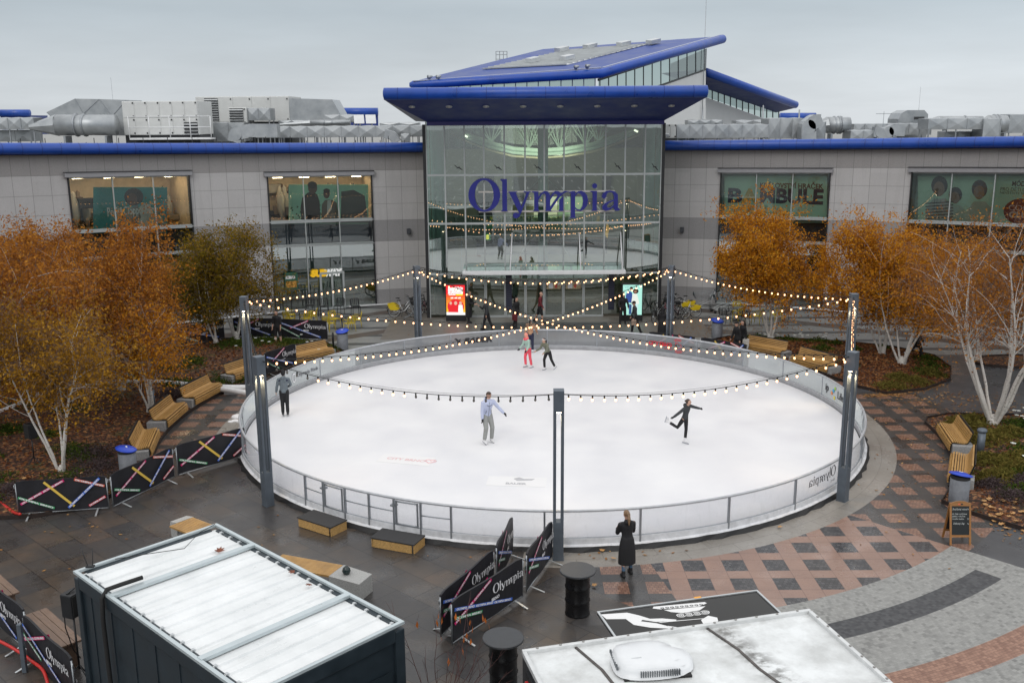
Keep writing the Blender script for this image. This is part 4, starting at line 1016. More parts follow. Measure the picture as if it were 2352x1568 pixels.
def ahu(px, label, Y, cols, rows, dep, louv, rail=None):
    x0, x1, z0, z1 = span(*px, Y); o = thing('air_handling_unit', label, 'air handling unit', ((x0 + x1) / 2, Y, RZ), 0, 'white air handling units on the roof'); W = x1 - x0; H = z1 - z0; zb = z0 - RZ
    b = MB(); b.bev((0, dep / 2, zb + H / 2), (W, dep, H), .03, 0); b.box((0, dep / 2, zb / 2), (W, dep * .9, max(.04, zb)), 1); b.build('unit_casing', [AHUW, DARK], o)
    for i in range(cols):
        for j in range(rows):
            q = MB(); w_ = W / cols; h_ = H / rows; q.bev((-W / 2 + (i + .5) * w_, -.012, zb + (j + .5) * h_), (w_ - .07, .03, h_ - .08), .01, 0)
            q.box((-W / 2 + (i + .88) * w_, -.045, zb + (j + .9) * h_), (.07, .05, .09), 1); q.box((-W / 2 + (i + .88) * w_, -.045, zb + (j + .12) * h_), (.07, .05, .09), 1); q.build('access_door', [AHUW, BLACK], o)
    lx0, lx1, lz0, lz1 = span(*louv, Y); q = MB(); q.box(((lx0 + lx1) / 2 - o.location.x, -.04, (lz0 + lz1) / 2 - RZ), (lx1 - lx0, .03, lz1 - lz0), 1)
    k = max(4, int((lz1 - lz0) / .16))
    for i in range(k):
        z = lz0 - RZ + (lz1 - lz0) * (i + .5) / k; q.hexa([(lx0 - o.location.x, -.14, z - .06), (lx1 - o.location.x, -.14, z - .06), (lx1 - o.location.x, -.05, z + .0), (lx0 - o.location.x, -.05, z + .0), (lx0 - o.location.x, -.14, z - .04), (lx1 - o.location.x, -.14, z - .04), (lx1 - o.location.x, -.05, z + .03), (lx0 - o.location.x, -.05, z + .03)], 0)
    q.build('louvre', [ALU, DARK], o)
    if rail:
        rx0, rx1, rz0, rz1 = span(*rail, Y - .8); q = MB()
        for z in (rz0, (rz0 + rz1) / 2, rz1): q.tube([(rx0 - o.location.x, -.8, z - RZ), (rx1 - o.location.x, -.8, z - RZ)], .03, 6, 0)
        for i in range(5):
            x = rx0 + (rx1 - rx0) * i / 4 - o.location.x; q.tube([(x, -.8, rz0 - RZ), (x, -.8, rz1 - RZ)], .03, 6, 0)
        q.box(((rx0 + rx1) / 2 - o.location.x, -.4, rz0 - RZ - .05), (rx1 - rx0, .85, .08), 0); q.build('guard_rail', WHITE, o)
    return o
ahu((286, 232, 452, 311), 'white roof unit with rows of black door handles and a guard rail', Y + 1.0, 6, 2, 3, (425, 281, 454, 311), (298, 267, 482, 318))
ahu((453, 221, 664, 282), 'white roof unit with tall side louvre behind the silver ducts', Y + 9, 5, 1, 4, (473, 226, 500, 281))
o = thing('duct_transition', 'slanting silver hood at the right end of the louvred white unit', 'air duct', (0, Y + 9, RZ), 0, DG)
b = MB(); b.prism([(p.x, p.z - RZ) for p in [at(*q, Y + 9) for q in ((664, 226), (763, 229), (782, 263), (782, 290), (664, 290))]], 0, 3, 0, M_); b.build('duct_casing', GALV, o)
ahu((526, 247, 566, 286), 'small grey louvred box between the white units', Y + 6, 1, 1, 1.6, (529, 249, 558, 284))
duct((567, 249, 619, 277), 'silver duct stub beside the small louvred box', Y + 6.2, 2, 1.5)
duct((452, 282, 560, 326), 'grey plinth duct behind the guard rail', Y + 5, 3, 2)
duct((588, 289, 980, 317), 'long silver duct with cross folded panels left of the entrance hall', Y + 3.5, 10, 1.4)
roundduct((712, 275, 803, 290), 'small round silver duct above the long folded duct', Y + 6, (.35, .55), 2.2)
duct((745, 264, 815, 282), 'grey duct box behind the small round duct', Y + 7.5, 2, 1.5)
for i, (a, c_) in enumerate(((812, 838), (839, 865))):
    x0, x1, z0, z1 = span(a, 263.5, c_, 284, Y + 7); o = thing('roof_panel', 'tilted white panel on the roof ' + ('nearer the round duct' if i == 0 else 'nearer the entrance hall'), 'roof panel', ((x0 + x1) / 2, Y + 7, RZ), 0, 'tilted white roof panels'); b = MB(); b.hexa([(-.34, 0, z0 - RZ), (.34, 0, z0 - RZ), (.34, .06, z0 - RZ), (-.34, .06, z0 - RZ), (-.42, .35, z1 - RZ), (.26, .35, z1 - RZ), (.26, .41, z1 - RZ), (-.42, .41, z1 - RZ)], 0); b.box((0, .3, (z0 - RZ) / 2 + .1), (.1, .1, z0 - RZ + .2), 1); b.build('panel', [WHITE, STEEL], o)
duct((640, 277, 700, 290), 'short grey duct running behind the long folded duct', Y + 8, 2, 1.2)
duct((872, 282, 962, 292), 'low silver duct on top of the long folded duct by the hall', Y + 5.5, 2, 1.2)
def elbow(pxs, label, Y, w_=.8):
    o = thing('duct_elbow', label, 'air duct', (0, Y, RZ), 0, DG); P = [at(*p, Y) for p in pxs]; b = MB()
    for p, q in zip(P[:-1], P[1:]): b.bar((p.x, 0, p.z - RZ), (q.x, 0, q.z - RZ), w_, w_, 0)
    for p in P[1:-1]: b.tube([(p.x, -w_ / 2 - .012, p.z - RZ), (p.x, w_ / 2 + .012, p.z - RZ)], w_ * .49, 14, 0, False)
    b.build('duct_casing', GALV, o)
elbow([(541, 326), (545, 308), (575, 300), (640, 300)], 'bent silver duct beside the guard rail of the white unit', Y + 1.2, .8)
elbow([(884, 307), (902, 312), (912, 327)], 'bent silver duct in front of the long folded duct', Y + 2.2, .55)
duct((921, 308, 940, 329), 'small bright duct outlet in front of the long folded duct', Y + 2.3, 1, .6)
o = thing('roof_rack', 'row of slim steel posts and cable trays along the roof edge', 'pipe rack', (0, Y, RZ), 0); b = MB()
for i in range(52):
    x = at(8 + i * 18.8, 326, 58.9).x; b.bar((x, -1.5, 0), (x, -1.5, .30 + .25 * ((i * 7) % 3)), .035, .035, 0)
b.bar((at(0, 320, 59).x, -1.5, .36), (at(230, 320, 59).x, -1.5, .36), .03, .03, 0); b.bar((at(600, 322, 59).x, -1.4, .22), (at(980, 322, 59).x, -1.4, .22), .05, .05, 1); b.build('rack_posts', [DARK, ALU], o)
# right group
Y = 61
ahu((1524, 285, 1553, 318), 'small white cabinet on the roof just right of the glass hall', Y + 1, 2, 1, 1.2, (1526, 306, 1536, 314))
duct((1554, 286, 1766, 318), 'long silver duct with folded panels right of the entrance hall', Y + 1.5, 7, 1.6)
duct((1580, 276, 1660, 289), 'white and grey low duct above the right folded duct', Y + 4, 3, 1.2)
duct((1690, 276, 1850, 290), 'grey duct running behind the right folded duct', Y + 5, 4, 1.4)
duct((1764, 272, 1848, 319), 'crumpled silver duct box right of the folded duct', Y + 1.8, 3, 2)
elbow([(1853, 322), (1853, 292), (1868, 280), (1880, 280)], 'upright elbow duct beside the crumpled silver box', Y + .6, .9)
duct((1850, 280, 1897, 322), 'square upright silver duct with rounded shoulder', Y + 1.0, 2, 1.4)
roundduct((1905, 268, 1958, 307), 'round silver duct with ribs on the right part of the roof', Y + 2, (.3, .5, .6), .9)
duct((1953, 300, 2014, 322), 'low silver duct box in the middle of the right roof', Y + .8, 2, 1.4)
elbow([(2005, 303), (2018, 305), (2024, 322)], 'small curved duct end in the middle of the right roof', Y + .8, .6)
elbow([(2030, 322), (2036, 304), (2050, 299), (2074, 300)], 'curved silver duct pair right of the low duct box', Y + 1.2, .7)
duct((1960, 284, 2140, 311), 'long grey parapet duct behind the curved ducts', Y + 8, 7, 1.4)
x0, x1, z0, z1 = span(2063, 253, 2133, 280, Y + 10); o = thing('vent_cowl', 'rounded grey vent cowl with dark slot standing on the roof', 'roof vent', ((x0 + x1) / 2, Y + 10, RZ), 0)
b = MB(); W_ = x1 - x0; b.prism([(-W_ / 2, 0), (W_ / 2, 0), (W_ / 2, z1 - RZ - .3), (W_ / 2 - .3, z1 - RZ), (-W_ / 2 + .6, z1 - RZ), (-W_ / 2 + .2, z1 - RZ - .2), (-W_ / 2, z1 - RZ - .6)], 0, 2, 0, M_); b.box((W_ * .2, -.02, z0 - RZ + .25), (W_ * .34, .05, .18), 1); b.build('cowl', [GALV, DARK], o)
duct((2131, 272, 2268, 298), 'long plain silver duct raised on legs at the right', Y + 1.2, 3, 1.6)
duct((2256, 273, 2300, 318), 'upright silver duct bend at the end of the raised duct', Y + 1.0, 1, 1.5)
roundduct((2278, 264, 2322, 306), 'round silver duct with flange at the far right', Y + 2.6, (.3, .5), .8)
roundduct((2160, 266, 2262, 290), 'round silver duct lying behind the raised duct', Y + 5, (.6,), 1.2)
duct((2316, 263, 2400, 306), 'big silver box duct cut by the right picture edge', Y + 5, 2, 2.4)
duct((2170, 302, 2262, 321), 'grey duct plinth under the raised silver duct', Y + 2.6, 3, 1.2)
def mast(px, y0, y1, Y, r, label, arms=()):
    p, q = at(px, y1, Y), at(px, y0, Y); o = thing('antenna_mast', label, 'antenna', (p.x, Y, RZ), 0); b = MB(); b.tube([(0, 0, 0), (0, 0, q.z - RZ)], [r, r * .5], 6, 0)
    for z, L in arms: b.bar((-L, 0, q.z - RZ - z), (L, 0, q.z - RZ - z), .03, .03, 0)
    b.build('mast', STEEL, o)
mast(1619, -20, 90, 72, .035, 'tall thin mast rising from the tip of the blue atrium roof')
mast(2027, 256, 304, Y + 3, .035, 'short aerial with cross arms on the right roof', ((.15, .5), (1.1, .8), (1.6, .9)))
mast(259, 178, 228, 66, .02, 'thin lightning rod above the big silver hood')
mast(2110, 200, 256, Y + 12, .02, 'thin lightning rod beside the grey vent cowl')
mast(1751, 242, 286, Y + 8, .10, 'short bright flue pipe in front of the white atrium wall')
mast(1835, 252, 275, Y + 9, .10, 'short bright flue pipe beside the distant blue roof')
mast(1613, 245, 285, Y + 9, .09, 'slim white flue pipe at the foot of the white atrium wall')
for i, (x, y, Yd) in enumerate(((988, 180, 60.9), (1008, 180, 60.9), (1325, 157, 60.9), (1351, 155, 60.9))):
    p = at(x, y + 7, Yd); o = thing('roof_floodlight', 'small grey floodlight on the front edge of the atrium roof, ' + ('outermost left', 'second from the left tip', 'third, near the front corner', 'nearest the front corner')[i], 'floodlight', p, 0, 'floodlights on the atrium roof'); b = MB(); b.bar((0, 0, -.1), (0, 0, .18), .05, .05, 0); b.tube([(-.1, -.05, .22), (.12, .12, .30)], [.15, .05], 12, 0); b.build('lamp_head', STEEL, o)
o = thing('roof_ladder', 'open steel ladder frame standing on the left of the atrium roof', 'ladder', at(1152, 140, 70), 0); b = MB()
for x in (-.38, -.13, .13, .38): b.bar((x, 0, -.5), (x, 0, .62), .05, .05, 0)
for z in (-.2, .1, .4, .62): b.bar((-.38, 0, z), (.38, 0, z), .04, .04, 0)
b.build('ladder_frame', STEEL, o)
# ------------------------------------------------------------------ banners, shop names, screens
def onwall(th0, R):
    a0 = th0
    return lambda s, z: ap(a0 + degrees(s / R), R, z)
def arcpx(x, y, R):                       # pixel -> (theta, z) on the facade arc of radius R
    d = ray(x, y); a = d.x ** 2 + d.y ** 2; b_ = -2 * (d.x * AC[0] + d.y * AC[1]); c = AC[0] ** 2 + AC[1] ** 2 - R * R
    s = (-b_ + sqrt(b_ * b_ - 4 * a * c)) / (2 * a); P = d * s
    return degrees(atan2(P.x - AC[0], P.y - AC[1])), CAM_H + P.z
def shape(mb, R, pts, m, off=0.0):
    ps = [arcpx(x, y, R) for x, y in pts]; mb.add([ap(a, R - off, z) for a, z in ps], [tuple(range(len(ps)))[::-1]], m)
def blob(cx, cy, rx, ry, n=18): return [(cx + rx * cos(2 * pi * i / n), cy + ry * sin(2 * pi * i / n)) for i in range(n)]
def wtext(mb, R, s_, size, cx, cy, wpx, m, off, bold=0.0, shear=0.0):
    a, z = arcpx(cx, cy, R); a2, _ = arcpx(cx + wpx / 2, cy, R); a1, _ = arcpx(cx - wpx / 2, cy, R)
    w_ = radians(a2 - a1) * R; text(mb, s_, size, lambda x, y: ap(a + degrees(x / R), R - off, z + y), m, w_, shear, bold)
TEAL = mat('poster_teal', (.022, .22, .225), .5, 0, .25, .7); SKINP = flat('poster_skin', (.10, .055, .04)); HAIRP = flat('poster_hair', (.018, .012, .012)); PALEC = mat('poster_pale', (.42, .47, .44), .6, 0, .25, 2)
def bend(x0, x1, y0, y1, n=8): return [(x0 + (x1 - x0) * i / n, y0) for i in range(n + 1)] + [(x1 - (x1 - x0) * i / n, y1) for i in range(n + 1)]
def banner(name, label, R, px, base, fn, mats, back=None):
    o = thing(name, label, 'shop banner', (0, 0, 0), 0, 'banners behind the upstairs shop windows')
    b = MB(); x0, y0, x1, y1 = px; N = 8
    for i in range(N):
        xa, xb = x0 + (x1 - x0) * i / N, x0 + (x1 - x0) * (i + 1) / N; shape(b, R, [(xa, y0), (xb, y0), (xb, y1), (xa, y1)], 0)
        q = [arcpx(xa, y0, R), arcpx(xb, y0, R), arcpx(xb, y1, R), arcpx(xa, y1, R)]
        for (j, k) in ((0, 1), (2, 3)): b.quad([ap(q[j][0], R, q[j][1]), ap(q[k][0], R, q[k][1]), ap(q[k][0], R + .06, q[k][1]), ap(q[j][0], R + .06, q[j][1])], 0)
    b.build('backing', [base], o); c = MB(); fn(c, R); c.build('print', mats, o); return o
R1 = AC[2] + .75
def pc(c, R):
    shape(c, R, [(305, 530), (312, 500), (318, 478), (330, 466), (345, 470), (352, 490), (362, 530)], 2, .01); shape(c, R, blob(307, 452, 22, 20), 1, .015); shape(c, R, blob(303, 458, 12, 15), 0, .02)
    shape(c, R, [(300, 478), (316, 470), (324, 500), (322, 530), (298, 530)], 3, .013)
    wtext(c, R, 'Peek&Cloppenburg', .62, 303, 486, 113, 4, .03, .012)
banner('shop_banner', 'teal fashion banner with portrait and white lettering behind the left upstairs window', R1, (214, 430, 384, 536), TEAL, pc, [SKINP, HAIRP, PALEC, flat('poster_grey', (.16, .16, .14)), flat('poster_white', (.62, .68, .66))])
GRN = mat('poster_green', (.26, .56, .40), .5, 0, .2, .6)
def two(c, R):
    shape(c, R, [(692, 512), (690, 478), (694, 455), (706, 443), (716, 440), (728, 446), (734, 462), (736, 512)], 1, .01); shape(c, R, blob(718, 432, 10.5, 14), 0, .015); shape(c, R, blob(717, 425, 11, 8), 1, .02)
    shape(c, R, [(738, 512), (739, 470), (746, 460), (760, 458), (774, 466), (779, 512)], 2, .01); shape(c, R, [(752, 461), (760, 458), (764, 512), (750, 512)], 3, .013); shape(c, R, blob(750, 445, 7.5, 11), 0, .015); shape(c, R, blob(750, 438, 7.5, 5), 1, .02)
    for i in range(26): shape(c, R, blob(rnd.choice([rnd.uniform(668, 692), rnd.uniform(734, 748), rnd.uniform(764, 775)]), rnd.uniform(470, 508), 2.2, 2.4, 6), 4, .008 + i * .0001)
    shape(c, R, [(784, 440), (812, 436), (838, 450), (846, 512), (782, 512)], 5, .009)
banner('shop_banner', 'green fashion banner with two men in dark coats behind the second upstairs window', R1, (663, 424, 846, 514), GRN, two, [flat('poster_skin2', (.075, .042, .03)), HAIRP, flat('poster_coat', (.10, .085, .06)), PALEC, flat('poster_leaf', (.05, .12, .06)), flat('poster_shade', (.05, .055, .05))])
SAGE = mat('poster_sage', (.29, .47, .36), .55, 0, .10, .5); INKN = flat('poster_navy', (.018, .02, .045)); INKW = flat('poster_wine', (.10, .045, .04))
def bam(c, R):
    wtext(c, R, 'KRÁLOVSTVÍ HRAČEK', .40, 1818, 425, 146, 1, .02, .012)
    wtext(c, R, 'B', 1.15, 1689, 449, 34, 0, .02, .05); wtext(c, R, 'MBULE', 1.15, 1818, 451, 146, 0, .02, .05)
    wtext(c, R, 'A', 1.15, 1722, 450, 40, 2, .02, .05)
banner('shop_banner', 'sage green toy shop banner with big dark lettering behind the right upstairs window', AC[2] + .55, (1664, 404, 1900, 512), SAGE, bam, [INKN, INKW, flat('poster_gold', (.33, .25, .05))])
def kids(c, R):
    for (cx, cy, sx, hair, body) in ((2158, 432, 1, 1, 2), (2195, 452, .8, 1, 3), (2250, 440, .95, 1, 4)):
        shape(c, R, [(cx - 34 * sx, 520), (cx - 30 * sx, cy + 45 * sx), (cx - 14 * sx, cy + 24 * sx), (cx + 14 * sx, cy + 24 * sx), (cx + 32 * sx, cy + 45 * sx), (cx + 34 * sx, 520)], body, .010 + .003 * sx)
        shape(c, R, blob(cx, cy - 6 * sx, 19 * sx, 22 * sx), hair, .016); shape(c, R, blob(cx - 1, cy + 2, 13 * sx, 17 * sx), 0, .02)
    for i in range(8): shape(c, R, [(2126, 466 + i * 7), (2190, 462 + i * 7), (2190, 464.5 + i * 7), (2126, 468.5 + i * 7)], 1, .03)
    wtext(c, R, 'MÓDA', .34, 2345, 421, 40, 1, .02, .01); wtext(c, R, 'PRO DĚTI OD 0', .26, 2336, 434, 76, 1, .02); wtext(c, R, 'NEVŠTÍVTE NÁS', .16, 2330, 443, 66, 1, .02)
    shape(c, R, blob(2347, 486, 42, 30, 28), 5, .012); wtext(c, R, 'COOL', .42, 2347, 478, 60, 6, .02, 0); wtext(c, R, 'CLUB', .42, 2347, 494, 60, 6, .02, .02)
banner('shop_banner', 'sage green banner with three children and red oval badge behind the far right window', AC[2] + .55, (2108, 404, 2392, 516), SAGE, kids, [flat('poster_skin3', (.17, .12, .09)), flat('poster_ink', (.035, .04, .05)), flat('poster_stripe', (.24, .29, .27)), flat('poster_mint', (.25, .34, .28)), flat('poster_cream', (.28, .33, .27)), flat('poster_red', (.14, .022, .022)), flat('poster_pink', (.45, .36, .34))])
# sandwich shop: name, door frame, poster
RS = AC[2] - .22
o = thing('shop_sign', 'yellow and white letter sign above the glass shop door', 'sign', (0, 0, 0)); SY = lit('sign_yellow', (.85, .50, .03), .8); SW = lit('sign_white', (.85, .86, .84), .8)
b = MB(); wtext(b, RS, 'SUB', .52, 733, 627.5, 38, 0, 0, .045, .12); wtext(b, RS, 'WAY', .52, 766, 626, 42, 1, 0, .045, .12)
shape(b, RS, [(783, 617), (786, 622), (783, 627), (784.5, 622)], 1)
shape(b, RS, [(712, 634), (716, 629), (719, 631), (717, 635)], 0); b.build('letters', [SY, SW], o)
b = MB(); th0, z_ = arcpx(735, 651, RS); th1, _ = arcpx(792, 651, RS)
for a in (th0 + .1, (th0 + th1) / 2, th1 - .1): b.bar(ap(a, RS, .06), ap(a, RS, 2.25), .12, .08, 0)
for z in (.1, 2.22): b.bar(ap(th0, RS, z), ap(th1, RS, z), .09, .12, 0)
SD = b.build('shop_door', FRAME, MALL); b = MB(); b.quad([ap(th0, RS + .01, .1), ap(th1, RS + .01, .1), ap(th1, RS + .01, 2.2), ap(th0, RS + .01, 2.2)]); b.build('pane', GLASS_C, SD)
o = thing('food_poster', 'green food poster reading KEBAB in the shop window', 'poster', (0, 0, 0)); b = MB(); shape(b, RS, [(653, 626), (683, 625), (685, 663), (655, 664)], 0); shape(b, RS, [(656, 646), (681, 645), (682, 660), (658, 661)], 1, .006); wtext(b, RS, 'KEBAB', .22, 667, 637, 22, 2, .006, .02); b.build('print', [flat('poster_bottle', (.02, .10, .06)), mat('poster_food', (.45, .22, .04), .5, 0, .6, 7), flat('poster_wht', (.7, .7, .7))], o)
# two lit advertising screens
def screen(x0, x1, yb, label, fn, mats):
    p, q = G(x0, yb), G(x1, yb); c = (p + q) / 2; W_ = (q - p).length; rz_ = atan2(q.y - p.y, q.x - p.x)
    o = thing('advertising_screen', label, 'screen', c, rz_, 'lit screens beside the entrance'); b = MB(); H_ = 2.12
    b.bev((0, .12, H_ / 2), (W_, .24, H_), .02, 0); b.build('screen_cabinet', BLACK, o); d = MB(); fn(d, W_ - .10, H_); d.build('display', mats, o)
def red_ad(d, W_, H_):
    z0, z1 = .36, H_ - .06; n = 10
    for i in range(n): d.quad([(-W_ / 2, -.006, z0 + (z1 - z0) * i / n), (W_ / 2, -.006, z0 + (z1 - z0) * i / n), (W_ / 2, -.006, z0 + (z1 - z0) * (i + 1) / n), (-W_ / 2, -.006, z0 + (z1 - z0) * (i + 1) / n)], i)
    text(d, 'FANDI ČEŠKÁM', .20, lambda x, y: V((x, -.012, z1 - .20 + y)), 11, W_ * .80, .2, .03); text(d, 'NA DOMÁCÍM MS', .20, lambda x, y: V((x, -.012, z1 - .39 + y)), 11, W_ * .80, .2, .03)
    d.quad([(-W_ * .36, -.012, z1 - .57), (0, -.012, z1 - .57), (0, -.012, z1 - .52), (-W_ * .36, -.012, z1 - .52)], 11); d.quad([(W_ * .03, -.012, z1 - .59), (W_ * .38, -.012, z1 - .59), (W_ * .38, -.012, z1 - .50), (W_ * .03, -.012, z1 - .50)], 12)
    for x in (-.2, .02, .22): d.quad([(x - .08, -.012, z1 - .76), (x + .08, -.012, z1 - .76), (x + .07, -.012, z1 - .68), (x - .08, -.012, z1 - .70)], 11)
    zc = z0 + .48; d.add([(W_ * .44 * cos(2 * pi * i / 28), -.010, zc + W_ * .40 * sin(2 * pi * i / 28)) for i in range(28)], [tuple(range(28))], 13)
    for x, s_ in ((-.28, .9), (0, 1.1), (.27, 1)):
        d.add([(x + .08 * s_ * cos(2 * pi * i / 14), -.016, zc + .2 + .10 * s_ * sin(2 * pi * i / 14)) for i in range(14)], [tuple(range(14))], 14); d.quad([(x - .15, -.014, z0 + .12), (x + .15, -.014, z0 + .12), (x + .11, -.014, zc + .1), (x - .11, -.014, zc + .1)], 13 if x < .2 else 11)
    d.quad([(-W_ / 2, -.02, z0), (W_ / 2, -.02, z0), (W_ / 2, -.02, z0 + .15), (-W_ / 2, -.02, z0 + .17)], 11)
rs = [lit('ad_red_%d' % i, (.9, .52 - .05 * i if i < 10 else .02, .05), 1.05) for i in range(1)]
grad = [lit('ad_band', (.95, max(.03, .62 - .085 * i), .04), 1.1) for i in range(10)]
AW = lit('ad_white', (.95, .95, .93), 1.1)
screen(1024, 1071, 737.6, 'red and orange sports advertisement glowing left of the entrance', red_ad, grad + [grad[0], AW, lit('ad_yellow', (.95, .75, .03), 1.1), lit('ad_crimson', (.80, .03, .04), 1.1), lit('ad_face', (.85, .50, .38), 1.0)])
def mint_ad(d, W_, H_):
    z0, z1 = .36, H_ - .06; d.quad([(-W_ / 2, -.006, z0), (W_ / 2, -.006, z0), (W_ / 2, -.006, z1), (-W_ / 2, -.006, z1)], 0)
    P = lambda u, v_: (-W_ / 2 + W_ * u, z0 + (z1 - z0) * v_)
    def S(pts, m, k): d.add([(p[0], -.008 - k * .002, p[1]) for p in [P(*q) for q in pts]], [tuple(range(len(pts)))], m)
    S([(.32, .02), (.46, .02), (.47, .34), (.38, .36), (.34, .36)], 1, 1); S([(.48, .02), (.78, .02), (.80, .40), (.46, .40)], 4, 1)
    S([(.14, .62), (.20, .74), (.34, .80), (.48, .74), (.50, .40), (.24, .42)], 2, 2); S([(.44, .38), (.50, .68), (.60, .73), (.74, .70), (.86, .40), (.82, .36)], 3, 3)
    for (u, v_, m, k, r_) in ((.44, .84, 5, 4, .085), (.43, .90, 6, 5, .07), (.66, .79, 6, 4, .15), (.645, .775, 7, 6, .072)): S([(u + r_ * cos(2 * pi * i / 18), v_ + r_ * .56 * sin(2 * pi * i / 18)) for i in range(18)], m, k)
    for i in range(7): S([(.06 + i * .07, .93 - (i % 3) * .03), (.10 + i * .07, .95 - (i % 2) * .03), (.08 + i * .07, .96)], 1, 2)
screen(1427.5, 1475.5, 737.4, 'mint green fashion advertisement with a couple glowing right of the entrance', mint_ad, [lit('ad_mint', (.45, .86, .74), 1.05), lit('ad_jean', (.05, .10, .25), 1), lit('ad_navy', (.05, .10, .33), 1), lit('ad_wool', (.86, .90, .82), 1), lit('ad_light', (.62, .85, .85), 1), lit('ad_tan', (.70, .42, .30), 1), lit('ad_dark', (.05, .035, .03), 1), lit('ad_brown', (.36, .19, .12), 1)])
# small lit cube and round sign hung inside the hall
o = thing('hanging_sign', 'small green sign with yellow letter S hanging inside the glass hall', 'sign', at(1120, 544, 57.5)); b = MB(); b.bev((0, 0, 0), (.34, .14, .40), .03, 0); b.build('sign_box', lit('sign_green', (.02, .22, .08), .8), o); b = MB(); text(b, 'S', .34, lambda x, y: V((x, -.075, y)), 0, None, 0, .03); b.build('lettering', lit('sign_letter', (.9, .75, .1), 1.5), o)
o = thing('hanging_sign', 'orange flame-shaped hanging sign inside the right of the glass hall', 'sign', at(1394, 549 - 22, 57.5)); b = MB(); b.tube([(0, 0, .35), (.05, 0, .1), (-.02, 0, -.3), (.04, 0, -.5)], [.03, .10, .09, .02], 8, 0); b.build('sign_box', lit('sign_orange', (.75, .38, .08), .8), o)
